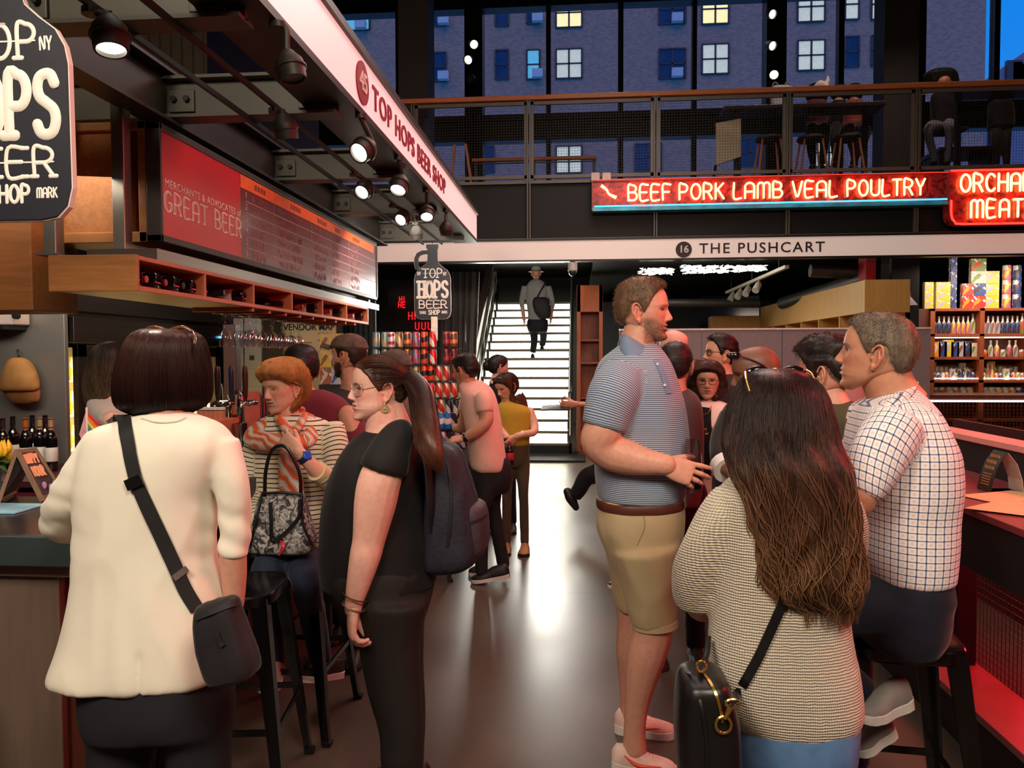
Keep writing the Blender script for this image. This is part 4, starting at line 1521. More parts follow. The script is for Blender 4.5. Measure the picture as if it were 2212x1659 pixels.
# ------------------------------------------------------------------ neon butcher's sign
YN=9.0
NEON=glow('neon_letters',(255,176,98),7.0,.1)
NEON_R=glow('neon_red',(255,40,30),5.0,.0)
NEON_C=glow('neon_cyan',(60,190,255),3.0,.3)
NEON_T=mat('sign_teal',(70,160,170),.4,.2,.4,6)
def redface():
 m,nt,b=nodes_of('red_sign_face')
 N,L=nt.nodes,nt.links
 tc=N.new('ShaderNodeTexCoord');nz=N.new('ShaderNodeTexNoise');nz.inputs['Scale'].default_value=9;nz.inputs['Detail'].default_value=6;nz.inputs['Distortion'].default_value=2
 L.new(tc.outputs['Object'],nz.inputs['Vector'])
 rp=N.new('ShaderNodeValToRGB');e=rp.color_ramp.elements;e[0].position=.35;e[0].color=(.10,.012,.012,1);e[1].position=.6;e[1].color=(.55,.03,.03,1)
 L.new(nz.outputs['Fac'],rp.inputs[0]);L.new(rp.outputs[0],b.inputs['Base Color'])
 b.inputs['Roughness'].default_value=.3
 return m
RFACE=redface()
nb=thing('neon_sign','long red neon sign reading BEEF PORK LAMB VEAL POULTRY with a blue tube below','sign',(2.1,YN,3.27))
xl,xr2=P(1280,420,YN)[0],P(2046,420,YN)[0]
mb=MB();mb.box(xl,xr2,YN,YN+.14,3.30,3.60);mb.build('face',RFACE,nb,smooth=False)
mb=MB();mb.box(xl,xr2,YN-.03,YN+.15,3.60,3.615);mb.box(xl-.01,xl,YN-.03,YN+.15,3.27,3.615);mb.build('frame',mat('sign_red_frame',(170,40,30),.4),nb,smooth=False)
mb=MB();mb.box(xl,xr2,YN-.03,YN+.14,3.262,3.30);mb.build('lower_rail',NEON_T,nb,smooth=False)
mb=MB();mb.tube([(xl+.02,YN-.045,3.312),(xr2-.02,YN-.045,3.318)],.009,seg=8);mb.build('blue_tube',NEON_C,nb)
mb=MB();mb.tube([(xl+.05,YN-.02,3.612),(xr2,YN-.02,3.612)],.010,seg=8);mb.build('red_tube',NEON_R,nb)
zz=3.375;hh=.17
for wd,pa,pb in(('BEEF',1357,1448),('PORK',1467,1562),('LAMB',1584,1688),('VEAL',1710,1806),('POULTRY',1828,1994)):
 xa,xb=P(pa,415,YN)[0],P(pb,415,YN)[0]
 st,W=strokes(wd,hh,.2)
 wide=1.0
 mb=MB();stroke_mesh(mb,wd,hh,((xa+xb)/2,YN-.04,zz),(1,0,0),(0,0,1),.011,gap=.2*(xb-xa)/W,wide=(xb-xa)/W,depth=1.0,seg=7)
 mb.build('lettering',NEON,nb)
c0=P(1312,408,YN)[0]
mb=MB();mb.tube([(c0-.07,YN-.04,3.55),(c0-.01,YN-.04,3.50),(c0+.02,YN-.04,3.45),(c0+.10,YN-.04,3.41)],[.018,.013,.012,.02],seg=8);mb.build('arrow',NEON,nb)
om=thing('neon_sign','red neon sign reading ORCHARD MEATS with a red tube outline','sign',(4.9,YN,3.02))
x0,x1=xr2,P(2212,420,YN)[0]+.95
mb=MB()
poly=[(x0,3.63),(x0,3.14)]+[(x0+.12+.12*math.cos(R_(t)),3.14-.115*math.sin(R_(t)))for t in range(180,89,-15)][1:]if False else[(x0,3.63),(x0,3.15),(x0+.02,3.08),(x0+.07,3.04),(x0+.14,3.025),(x1,3.025),(x1,3.63)]
mb.prism(poly,(0,YN+.02,0),(1,0,0),(0,0,1),.16);mb.build('face',RFACE,om,smooth=False)
mb=MB();mb.tube([(x0+.01,YN-.08,3.30),(x0+.01,YN-.08,3.16),(x0+.03,YN-.08,3.08),(x0+.08,YN-.08,3.045),(x0+.15,YN-.08,3.035),(x1,YN-.08,3.035)],.011,seg=8,n=40);mb.tube([(x0,YN-.08,3.62),(x1,YN-.08,3.62)],.011,seg=8)
mb.build('outline_tube',NEON_R,om)
xa=P(2066,405,YN)[0]
mb=MB();stroke_mesh(mb,'ORCHARD',.185,(xa,YN-.10,3.385),(1,0,0),(0,0,1),.0125,gap=.2,wide=1.0,depth=1.0,align='l',seg=7);mb.build('lettering',NEON,om)
xa=P(2088,460,YN)[0]
mb=MB();stroke_mesh(mb,'MEATS',.185,(xa,YN-.10,3.105),(1,0,0),(0,0,1),.0125,gap=.26,wide=1.0,depth=1.0,align='l',seg=7);mb.build('lettering',NEON,om)
for px in(1286,1310):
 c=P(px,384,YN+.1);mb=MB();mb.box(c[0]-.05,c[0]+.05,YN+.05,YN+.16,c[2]-.05,c[2]+.05)
 tag(mb.build('junction_box',mat('box_cream',(200,190,180),.5),smooth=False,bevel=.005),'small pale junction box above the left end of the neon sign' if px<1300 else 'small pale bracket box beside the neon junction box','box')

 # ------------------------------------------------------------------ overhead steel of the beer stall
def ibeam(mb,p0,p1,h=.18,w=.10,t=.014,up=(0,0,1)):
 mb.bar(p0,p1,t,h,up)
 for s in(-1,1):
  q0,q1=A3(*p0)+A3(0,0,s*(h/2)),A3(*p1)+A3(0,0,s*(h/2))
  mb.bar(q0,q1,w,t,up)
BEAM=mat('olive_steel',(74,70,60),.5,.1,.12,5,bump=.03)
ys=[2.42,3.38,4.62,5.75,7.12,1.78]
for i,y in enumerate(ys):
 bm_=thing('cross_beam',('dark steel cross beam over the beer stall, %s from the viewer'%ORD[i])if i<5 else 'dark steel cross beam that carries the big jug sign','beam',(-1.6,y,2.75),'cross beams of the beer stall')
 mb=MB();ibeam(mb,(-2.6 if i else-3.4,y,2.76),(XB-.06,y,2.76),.17,.11);mb.build('beam',BEAM,bm_,smooth=False)
 for xx in(-1.74,-1.14):
  mb=MB();mb.box(xx-.10,xx+.02,y-.022,y-.010,2.70,2.80);pl=mb.build('end_plate',BEAM,bm_,smooth=False,bevel=.003)
  for dx in(-.07,-.01):
   mb=MB();mb.cyl((xx+dx,y-.022,2.755),(xx+dx,y-.042,2.755),.014,seg=6);sub(mb.build('bolt',STEEL_BLK,bm_,smooth=False),pl)
lb=thing('long_beam','long dark steel beam running back over the menu board','beam',(-1.86,4.7,2.75))
mb=MB();ibeam(mb,(-1.86,1.2,2.76),(-1.86,7.2,2.76),.22,.12);mb.build('beam',STEEL_DK,lb,smooth=False)
lt=thing('ladder_truss','dark red edged cable ladder above the stall beams','cable tray',(-1.9,5.6,3.4))
a,b=P(530,30,5.4),P(690,195,7.6)
mb=MB();mb.bar(a,b,.03,.03);mb.bar(a+A3(-.16,0,0),b+A3(-.16,0,0),.03,.03);mb.build('side_rail',mat('red_primer',(120,48,44),.5),lt,smooth=False)
for k in range(12):
 p=a+(b-a)*k/11;mb=MB();mb.bar(p,p+A3(-.16,0,0),.02,.02);mb.build('rung',STEEL_DK,lt,smooth=False)

 # galvanised posts standing on the bottle shelf
zs=2.02
pp=[(265,-1.93),(533,-1.93),(687,-1.93),(790,-1.93),(146,-2.18)]
for i,(px,xx)in enumerate(pp):
 y=float(PX(px,500,xx)[1])if px!=146 else 3.05
 po=thing('steel_post',('galvanised steel post rising from the wine shelf, %s along the menu board'%ORD[i])if px!=146 else 'galvanised square steel post beside the wooden box behind the hanging jug sign','post',(xx,y,zs),'galvanised posts of the stall')
 mb=MB();mb.box(xx-.028,xx+.028,y-.028,y+.028,zs+.004,2.68 if px!=265 else 3.6);mb.build('tube',GALV,po,smooth=False,bevel=.004)
 mb=MB();mb.box(xx-.05,xx+.05,y-.05,y+.05,zs,zs+.008);mb.build('foot_plate',GALV,po,smooth=False)

 # ------------------------------------------------------------------ menu board, wooden box and wine shelf
xbm=-1.80
bo=thing('menu_board','long red and grey beer menu board in a dark frame above the wine shelf','menu board',(xbm,5.0,2.09))
y0,y1,z0,z1=3.20,6.80,2.10,2.61
mb=MB()
mb.box(xbm-.06,xbm+.006,y0,y1,z0,z0+.03);mb.box(xbm-.06,xbm+.006,y0,y1,z1-.03,z1);mb.box(xbm-.06,xbm+.006,y0,y0+.018,z0,z1);mb.box(xbm-.06,xbm+.006,y1-.03,y1,z0,z1)
mb.build('frame',mat('board_frame',(52,44,42),.45),bo,smooth=False,bevel=.003)
RB=mat('red_board',(198,30,48),.34,0,.06,1.5)
SL=mat('glare_grey_board',(112,62,66),.28,0,.14,1.2)  # grey glare on the red board put into its colour
ym=y0+.045+.29*(y1-y0)
ym=float(PX(519,400,xbm)[1])
mb=MB();mb.box(xbm-.02,xbm,y0+.015,ym,z0+.03,z1-.03);mb.build('red_panel',RB,bo,smooth=False)
mb=MB();mb.box(xbm-.02,xbm,ym,y1-.03,z0+.03,z1-.03);sl=mb.build('glare_grey_panel',SL,bo,smooth=False)
mb=MB();mb.box(xbm-.01,xbm+.002,ym,y1-.12,z1-.105,z1-.035);oh=mb.build('header_strip',mat('orange_strip',(232,110,44),.4),bo,smooth=False)
CHK=mat('chalk',(226,196,196),.8,0,.2,60)
mb=MB()
rows=[z1-.105-(z1-.105-z0-.03)*k/6.0 for k in range(1,6)]
for z in rows:mb.box(xbm,xbm+.0015,ym+.06,y1-.06,z-.0015,z+.0015)
for yy in(ym+.45,ym+1.1,ym+1.5,ym+1.95):mb.box(xbm,xbm+.001,yy-.0008,yy+.0008,z0+.04,z1-.11)
sub(mb.build('row_lines',CHK,bo,smooth=False),sl)
rg=random.Random(5)
mb=MB()
for k in range(6):
 zc=z1-.105-(z1-.105-z0-.03)*(k+.55)/6.0
 for ya,L in((ym+.14,.24),(ym+.52,.46),(ym+1.15,.30),(ym+1.55,.22),(ym+2.0,.3)):
  yy=ya
  L*=rg.uniform(.6,1.0)
  while yy<ya+L:
   h=rg.uniform(.018,.03);dy=rg.uniform(.008,.02)
   pts=[(xbm+.001,yy+rg.uniform(-.004,.012),zc+rg.uniform(-h,h))for _ in range(4)]
   mb.tube(pts,.0011,seg=4,n=8,flat=1);yy+=dy+rg.uniform(.004,.014)
sub(mb.build('chalk_scrawl',mat('faded_chalk',(186,140,142),.8),bo,smooth=False),sl)
for k in range(6):
 zc=z1-.105-(z1-.105-z0-.03)*(k+.5)/6.0
 sub(text('row_number',str(k+1),.05,(xbm+.001,ym+.07,zc),(0,1,0),(0,0,1),CHK,bo,.001),sl)
mb=MB()
for ya,L in((ym+.18,.16),(ym+.72,.18),(ym+1.22,.2),(ym+1.6,.12),(ym+2.05,.2)):
 for q in range(4):mb.box(xbm+.002,xbm+.003,ya+q*L/4,ya+(q+.7)*L/4,z1-.085,z1-.055)
sub(mb.build('heading_marks',mat('heading_ink',(130,44,20),.6),bo,smooth=False),oh)
mb=MB();a,b=PX(355,385,xbm),PX(519,447,xbm)
t=text('lettering','MERCHANTS & ADVOCATES of',.05,(xbm+.001,(a[1]+b[1])/2,2.36),(0,1,0),(0,0,1),CREAM,bo,.001,spacing=1.1)
fit_text(t,1,b[1]-a[1])
mb=MB();a,b=PX(355,437,xbm),PX(519,475,xbm)
st,W=strokes('GREAT BEER',.088,.24)
for dz,r in((0,.0042),):
 stroke_mesh(mb,'GREAT BEER',.088,(xbm+.001,(a[1]+b[1])/2,2.238),(0,1,0),(0,0,1),r,gap=.26*(b[1]-a[1])/W,wide=(b[1]-a[1])/W*.97,depth=.3,serif=.10)
 stroke_mesh(mb,'GREAT BEER',.088,(xbm+.001,(a[1]+b[1])/2+.012,2.238),(0,1,0),(0,0,1),r*.7,gap=.26*(b[1]-a[1])/W,wide=(b[1]-a[1])/W*.97,depth=.3)
mb.build('lettering',CREAM,bo,smooth=True)

wb=thing('wooden_box','wooden panelled box behind the menu board','cabinet',(-2.3,4.6,2.1))
mb=MB();mb.box(-2.31,-1.965,3.24,6.7,2.10,2.62);mb.build('carcass',WOODB,wb,smooth=False)
mb=MB();mb.box(-2.31,xbm-.07,3.215,3.24,2.585,2.62);mb.box(-2.31,xbm-.07,3.215,3.24,2.10,2.145);mb.box(xbm-.105,xbm-.07,3.215,3.24,2.10,2.62);mb.box(-2.31,-2.275,3.215,3.24,2.10,2.62)
mb.build('frame',WOODX,wb,smooth=False,bevel=.003)
mb=MB();mb.box(-6.5,-2.318,3.10,3.4,1.80,2.24)
tag(mb.build('bulkhead',wood('bulkhead_wood',(150,92,46),.7,'X',4,.5),smooth=False,bevel=.004),'plain wooden bulkhead beside the wooden panelled box','bulkhead')

ws=thing('wine_shelf','long wooden shelf of open cubbies for wine bottles under the menu board','shelf',(-1.92,4.6,1.87))
X0,X1,Y0s,Y1s,Z0s,Z1s=-2.12,-1.75,2.93,6.31,1.865,2.005
FR=wood('shelf_edge',(196,112,74),.85,'Y',5,.45)
mb=MB();mb.box(X0,X1,Y0s,Y1s,Z1s-.018,Z1s);mb.build('top_board',FR,ws,smooth=False,bevel=.002)
mb=MB();mb.box(X0,X1,Y0s,Y1s,Z0s,Z0s+.02);mb.build('bottom_board',FR,ws,smooth=False,bevel=.002)
mb=MB();mb.box(X0,X0+.015,Y0s,Y1s,Z0s,Z1s);mb.build('back_board',wood('dark_oak',(70,40,26),.7,'Y',4,.6),ws,smooth=False)
dv=[2.93,3.60,4.30,4.86,5.32,5.78,6.29]
dv=[Y0s]+[float(PX(p,600,X1)[1])for p in(442,547,630,696,748)]+[Y1s-.018]
for k,y in enumerate(dv):
 mb=MB();mb.box(X0+.001,X1+(.002 if k in(0,6)else-.001),y-(.004 if k==0 else 0),y+.018+(.004 if k==6 else 0),Z0s+(-.002 if k in(0,6)else.001),Z1s+(.002 if k in(0,6)else-.001));mb.build('divider',WOODX if k==0 else FR,ws,smooth=False,bevel=.002)
mb=MB();mb.box(X0+.05,X1-.01,3.1,6.7,Z1s,Z1s+.05)
mb.build('steel_rail',STAIN,ws,smooth=False)

# wine bottle prototype, lying along x with its base to the aisle
BOT=mat('bottle_glass',(14,12,14),.08,0,.1,5,spec=.8,coat=.5)
def wine_bottle(loc,label,group,lay=0,foil=(120,24,40),lab=(225,218,205),flip=False,tall=.30):
 b=thing('wine_bottle',label,'bottle',loc,group)
 pr=[(0.0,.012),(.028,.0),(.0365,.004),(.0370,.18),(.036,.195),(.026,.215),(.0155,.235),(.0140,.29),(.0150,.296),(.0150,.302),(.001,.303)]
 k=tall/.30
 def mk(nm,prof,m):
  g=MB();g.lathe([(r,z*k)for r,z in prof],seg=20)
  v,f=g.arrays()
  if lay:v=np.stack([(-v[:,2]if not flip else v[:,2]-.3),v[:,1],v[:,0]+.037],1)
  return mesh_obj(nm,v+A3(*loc),f,m,b)
 mk('glass',pr,BOT)
 mk('label',[(.0372,.055),(.0376,.056),(.0376,.135),(.0372,.136)],mat('label_%d_%d_%d'%lab,lab,.6,0,.1,40))
 mk('foil',[(.0158,.238),(.0150,.25),(.0150,.305),(.001,.306)],mat('foil_%d_%d_%d'%foil,foil,.35,.4,.1,20))
 return b
cub=[(0,[(3.02,0),(3.12,1),(3.21,0),(3.30,1),(3.40,0),(3.50,1),(3.56,0)]),(1,[(3.80,0),(3.93,1),(4.12,0)]),(2,[(4.50,0),(4.75,1)]),(3,[(4.98,0),(5.08,1),(5.2,0)]),(4,[(5.38,0),(5.5,1),(5.62,0)]),(5,[(5.86,0),(5.98,1),(6.1,0)])]
n_=0
for ci,items in cub:
 lo,hi=dv[ci]+.06,dv[ci+1]-.05
 for k,(y,fl)in enumerate(items):
  yy=lo+(hi-lo)*(k+.0)/max(1,len(items)-1)if len(items)>1 else(lo+hi)/2
  wine_bottle((X1-(.03+.012*(k%2)),yy,Z0s+.0205),'wine bottle lying %s, %s in the %s cubby of the wine shelf'%('neck out' if fl else 'base out',ORD[k],ORD[ci]),
  'wine bottles in the cubbies',lay=1,flip=bool(fl),foil=[(150,30,40),(190,70,60),(40,40,60)][n_%3])
  n_+=1

  # spot lamps under the stall steel
LENS=glow('lamp_lens',(255,246,230),9.0,.0)
LENS_OFF=mat('lamp_lens_off',(110,110,105),.2,.2,.2,8)
CANM=mat('lamp_body',(52,48,42),.5,.2,.1,8)
def spot_lamp(px,py,d,aim,on,label,power=0):
 c=PZ(px,py,2.55)
 o=thing('spot_lamp',label,'lamp',(c[0],c[1],2.66),'spot lamps under the stall steel')
 ax=unit(A3(*aim))
 g=MB();g.lathe([(d*.12,-.75*d),(d*.22,-.74*d),(d*.30,-.62*d),(d*.48,-.40*d),(d*.50,-.18*d),(d*.56,-.17*d),(d*.56,-.10*d),(d*.50,-.08*d),(d*.47,.30*d),(d*.40,.30*d),(d*.38,.10*d)],c,ax,24)
 g.build('housing',CANM,o)
 g=MB();g.lathe([(.001,.0),(d*.385,.0),(d*.385,.03*d),(.001,.05*d)],c+ax*d*.15,ax,20);g.build('lens',LENS if on else LENS_OFF,o)
 xr=-1.12 if c[0]>-1.21 else(-1.28 if c[0]>-1.36 else-1.46)
 top=A3(xr,c[1],2.713 if xr==-1.12 else 2.648)
 if xr==-1.12:top[0]=min(max(c[0],-1.21),-1.0)
 g=MB();g.tube([c-ax*d*.62,c-ax*d*.75+A3(0,0,.012),A3(c[0],c[1],top[2]-.02)*.6+top*.4-A3(0,0,.01),top],.012,seg=8,n=12);g.build('stem',CANM,o)
 g=MB();g.cyl(top-A3(0,0,.02),top,.028,seg=12);g.build('mount',CANM,o)
 if power:
  lamp('spot_beam','SPOT',c+ax*d*.5,c+ax,power,(1,.9,.75),spot_size=R_(75),spot_blend=.6,shadow_soft_size=.04)
 return o
for k,xx in enumerate((-1.28,-1.46)):
 mb=MB();mb.box(xx-.007,xx+.007,1.7,7.2,2.648,2.6685)
 tag(mb.build('conduit_rail',BLACK,smooth=False),'slim dark conduit rail under the cross beams, %s to the fascia'%('nearer','farther')[k],'rail')
spot_lamp(239,88,.105,(.15,-.15,-1),1,'grey spot lamp, lit, beside the big hanging jug sign',30)
spot_lamp(630,155,.095,(.25,-.05,-1),0,'grey unlit spot lamp just in front of the second cross beam by the fascia')
spot_lamp(618,285,.10,(.1,.25,-1),0,'grey unlit spot lamp below the second cross beam over the menu board')
spot_lamp(783,325,.108,(-.35,-.75,-.55),1,'black spot lamp with glowing lens below the third cross beam')
spot_lamp(786,411,.10,(-.25,-.75,-.6),1,'black spot lamp with glowing lens over the end of the menu board')
spot_lamp(862,403,.105,(-.1,-.55,-.8),1,'black spot lamp with glowing lens tucked against the lettered fascia')
spot_lamp(869,472,.10,(-.3,-.8,-.55),1,'glowing spot lamp before the last cross beam, farther from the fascia')
spot_lamp(922,463,.10,(.1,-.6,-.8),1,'glowing spot lamp before the last cross beam, nearer the fascia')
spot_lamp(900,508,.10,(0,.3,-1),0,'unlit grey spot lamp above the small hanging jug sign')
spot_lamp(964,500,.10,(0,.3,-1),0,'unlit dark spot lamp tucked beside the far end of the fascia')

# hanging jug signs
def jug_sign(c,label,cable_top):
 s_=thing('hanging_sign',label,'sign',(c[0],c[1],c[2]),'jug shaped hanging signs of the beer shop')
 k=.001414
 q=lambda x,y:((x-490)*k,(545-y)*k)
 body=[q(450,50),q(530,50),q(530,76),q(525,80),q(525,150),q(535,178),q(560,200),q(590,222),q(606,250),q(612,280),q(614,490),q(606,522),q(588,540),q(560,545),
 q(420,545),q(392,540),q(376,522),q(368,490),q(368,280),q(374,250),q(392,222),q(420,200),q(447,178),q(458,150),q(458,80),q(450,76)]
 hand=[q(460,88),q(420,90),q(386,106),q(368,140),q(368,180),q(376,215),q(400,222),q(404,200),q(394,180),q(394,145),q(408,122),q(430,114),q(460,112)]
 o=A3(*c)
 g=MB();g.prism(body[::-1],o,(1,0,0),(0,0,1),.016);g.prism(hand[::-1],o,(1,0,0),(0,0,1),.016)
 g.build('edge',WHITEP,s_,smooth=False)
 cx=lambda P_:[((x)*.982,(y-.35)*.99+.35)for x,y in P_]
 for dy,nm in((-.0105,'front_board'),(.0105,'back_board')):
  g=MB();g.prism(cx(body)[::-1],o+A3(0,dy,0),(1,0,0),(0,0,1),.005);g.prism(cx(hand)[::-1],o+A3(0,dy,0),(1,0,0),(0,0,1),.005)
  fb=g.build(nm,NAVY,s_,smooth=False)
  if dy<0:front=fb
 yo=-.0140
 U,V=(1,0,0),(0,0,1)
 def line(s,h,x0,x1,zb,r,serif=0,dbl=False):
  x0,x1=(x0-490)*k,(x1-490)*k;zb=(545-zb)*k;h=h*k
  st,W=strokes(s,h,.22)
  f=(x1-x0)/W
  g=MB();stroke_mesh(g,s,h,o+A3((x0+x1)/2,yo,zb),U,V,r*k,gap=.22*f,wide=f,depth=.35,serif=serif)
  if dbl:
   g.bar(o+A3(x0,yo,zb+h*.5),o+A3(x1,yo,zb+h*.5),.002,2.6*k)
  sub(g.build('lettering',CREAM,s_),front)
 line('TOP',56,428,556,270,4.0,.13,True)
 line('NY',22,392,412,254,1.7);line('NY',22,564,584,258,1.7)
 line('HOPS',102,400,590,400,9.5,.10)
 line('BEER',48,402,584,470,3.6,.12,True)
 line('SHOP',28,464,538,513,3.2)
 line('TRADE',16,403,447,508,1.5);line('MARK',16,552,588,506,1.5)
 g=MB();g.tube([o+A3(0,0,.695),o+A3(0,0,cable_top-c[2])],.003,seg=6);g.build('cable',STEEL_BLK,s_)
 return s_
jug_sign(tuple(P(935,690,7.12)),'small black jug shaped sign hanging at the far end of the stall',2.675)
jug_sign((-1.39,1.78,1.93),'big black jug shaped sign hanging close to the viewer, cut by the frame',2.675)
# ------------------------------------------------------------------ staircase with lit risers
st=thing('staircase','straight staircase with glowing white step edges climbing to the dark','staircase',(-.97,12.4,0))
XA,XZ=-1.76,-.17
RISE=glow('step_light',(255,250,228),13.0,.25)
TREAD=mat('stair_tread',(120,112,90),.35,0,.2,30)
for k in range(16):
 y=12.4+.28*k;z=.14+.1715*k
 mb=MB();mb.box(XA,XZ,y,y+.33,z,z+.045);tr=mb.build('tread',TREAD,st,smooth=False)
 if k<15:
  mb=MB();mb.box(XA+.02,XZ-.02,y+.295,y+.31,z+.052,z+.166);sub(mb.build('light_strip',RISE,st,smooth=False),tr)
mb=MB();mb.box(XA-.05,XZ+.05,12.36,12.40,0,.15);mb.build('kick_board',BLACK,st,smooth=False)
for xx in(XA-.06,XZ+.02):
 mb=MB();mb.bar((xx+.02,12.3,.08),(xx+.02,17.2,3.08),.04,.30);mb.build('stringer',STEEL_BLK,st,smooth=False)
 mb=MB();mb.tube([(xx+.02,12.2,1.02),(xx+.02,12.4,1.10),(xx+.02,17.0,3.9)],.025,seg=8,n=20)
 for k in range(9):
  y=12.4+.55*k;mb.cyl((xx+.02,y,.2+.6127*(y-12.4)),(xx+.02,y,1.1+.6127*(y-12.4)),.012,seg=6)
 mb.build('handrail',GALV,st)
l_=lamp('stair_floor_fill','AREA',(-.97,11.9,2.4),(-.9,7.5,0.2),110,(1,.97,.88),shape='RECTANGLE',size=1.5,size_y=.6)  # added area light that boosts the steps' shine on the floor
mb=MB();mb.box(-1.95,.1,11.5,12.34,0,.03);struct('trim_landing',mb,BLACK)
# dark escalator side and grey drape left of the stairs
es=thing('stair_balustrade','dark slanting balustrade with a steel handrail left of the lit stairs','balustrade',(-2.0,11.6,0))
a,b=P(1000,838,11.4),P(1060,582,14.5)
mb=MB();mb.bar(a+A3(0,0,-.25),b+A3(0,0,-.1),.12,.42);mb.build('panel',mat('brown_steel',(46,36,32),.4),es,smooth=False)
mb=MB();a2,b2_=P(1022,838,11.3),P(1066,590,14.4);mb.tube([a2,b2_],.03,seg=8);mb.tube([a2+A3(.06,0,-.12),b2_+A3(.06,0,-.12)],.015,seg=6);mb.build('handrail',STAIN,es)
dr=MB()
pts=[]
for i in range(40):
 t=i/39.0;px=952+(1036-952)*t
 q=P(px,700,10.9);q[1]+=.05*math.sin(i*.9)+.03*math.sin(i*2.3);pts.append(q)
ra=[A3(q[0],q[1],P(960,588,10.9)[2])for q in pts]+[A3(q[0],q[1]+.02,P(960,588,10.9)[2])for q in pts[::-1]]
rb_=[A3(q[0]+(-.12 if i>25 else 0),q[1],.02)for i,q in enumerate(pts)]+[A3(q[0]+(-.12 if i>25 else 0),q[1]+.02,.02)for i,q in list(enumerate(pts))[::-1]]
dr.loft([ra,[(x*.5+y*.5)for x,y in zip(ra,rb_)],rb_])
tag(dr.build('drape',mat('grey_drape',(112,114,112),.8,0,.2,6,stretch=(6,6,.4),bump=.1),sharp=None),'grey fabric drape hanging between the can display and the stairs','curtain')
# wooden bookcase right of the stairs
c0,c1=P(1246,800,12.2)[0],P(1302,800,12.2)[0]
bc=thing('display_cabinet','tall red oak display cabinet with glass front right of the stairs','cabinet',(c0,12.2,0))
zt=P(1270,616,12.2)[2]
mb=MB()
for q in((c0,c0+.06),(c1-.06,c1)):mb.box(q[0],q[1],12.2,12.55,.08,zt)
mb.box(c0,c1,12.5,12.55,.08,zt);mb.box(c0,c1,12.2,12.55,zt-.42,zt);mb.box(c0+.02,c1-.02,12.22,12.55,0,.1)
mb.build('carcass',WOODR,bc,smooth=False,bevel=.004)
for py in(735,784,860,920):
 z=P(1270,py,12.2)[2];mb=MB();mb.box(c0+.06,c1-.06,12.22,12.5,z-.015,z+.015);mb.build('shelf',WOODR,bc,smooth=False)
mb=MB();mb.box(c0+.06,c1-.06,12.205,12.21,.12,zt-.43);mb.build('glass_door',CLEAR,bc,smooth=False)

# ------------------------------------------------------------------ the shop below the gallery (right)
ZC=2.86
def sc(px,py,Y):return P(px,py,Y)
pt=thing('partition_screen','grey free standing partition screen with a white top edge','partition',(2.2,7.5,0))
x0,x1,x2=sc(1338,710,7.5)[0],sc(1516,710,7.5)[0],sc(1690,710,7.5)[0]
GREY=mat('grey_felt',(128,122,122),.8,0,.06,30)
for a,b in((x0,x1-.004),(x1+.004,x2-.004),(x2+.004,x2+1.35)):
 mb=MB();mb.box(a,b,7.5,7.54,.1,1.84);mb.build('panel',GREY,pt,smooth=False)
 mb=MB();mb.box(a,b,7.49,7.55,1.84,1.856);mb.build('top_edge',mat('pale_edge',(214,208,204),.4),pt,smooth=False)
 mb=MB();mb.box(a+.1,a+.14,7.3,7.74,.0,.1);mb.box(b-.14,b-.10,7.3,7.74,.0,.1);mb.build('foot',STEEL_DK,pt,smooth=False)
 # wood cabinets receding on the right
wc=thing('wall_cabinet','long pale wood wall cabinet receding behind the partition','cabinet',(3.3,11,1.9))
mb=MB();mb.box(3.12,3.6,8.75,13.6,2.06,2.42);mb.build('upper_box',WOODY,wc,smooth=False,bevel=.004)
for k in range(7):
 y=8.75+k*.8;mb=MB();mb.box(3.12,3.6,y,y+.03,1.5,2.06);mb.build('divider',WOODR if k==0 else WOODY,wc,smooth=False)
mb=MB();mb.box(3.14,3.6,8.75,13.6,1.48,1.52);mb.box(3.55,3.6,8.75,13.6,1.5,2.06);mb.build('shelf',WOODY,wc,smooth=False)
mb=MB();mb.box(2.3,4.2,13.62,14.0,1.75,2.28)
tag(mb.build('wood_cabinet',WOODY,smooth=False,bevel=.01),'pale wood cabinet across the end of the receding wall cabinet','cabinet')
mb=MB();mb.box(sc(1512,660,15.5)[0],sc(1640,660,15.5)[0],15.5,15.55,1.6,sc(1512,640,15.5)[2]);struct('window_shop',mb,mat('dark_blue_glass',(22,30,52),.12,0,.3,2))
rc=MB();x=sc(1870,640,9.35)[0];rc.box(x,x+.11,9.35,9.6,0,ZC)
struct('trim_red_column',rc,mat('red_paint',(150,12,30),.4,0,.08,4))
rc=MB();x=sc(1902,640,9.4)[0];rc.box(x,x+.10,9.4,9.6,0,ZC);x=sc(1925,640,9.8)[0];rc.box(x,x+.33,9.8,10.2,0,ZC)
struct('trim_dark_column',rc,mat('dark_column',(34,31,29)))
c=sc(1905,680,9.3);mb=MB();mb.box(c[0]-.07,c[0]+.07,9.25,9.32,c[2]-.13,c[2]+.13)
tag(mb.build('loudspeaker',mat('off_white',(206,200,196),.5),bevel=.012),'small off white speaker box on the dark column behind the grey haired man','speaker')
pa=MB();c=sc(1955,640,9.7)
pa.loft([[c+A3(-.10,0,.12),c+A3(.05,0,.13),c+A3(.05,.004,.13),c+A3(-.10,.004,.12)],[c+A3(-.09,0,-.01),c+A3(.07,0,-.01),c+A3(.07,.004,-.01),c+A3(-.09,.004,-.01)],[c+A3(-.07,-.12,-.12),c+A3(.10,-.12,-.11),c+A3(.10,-.116,-.114),c+A3(-.07,-.116,-.124)]])
tag(pa.build('paper_notice',mat('pink_paper',(214,190,196),.7,0,.05,20),smooth=False),'curling pale paper notice fixed to the dark column beside the shop shelves','notice')
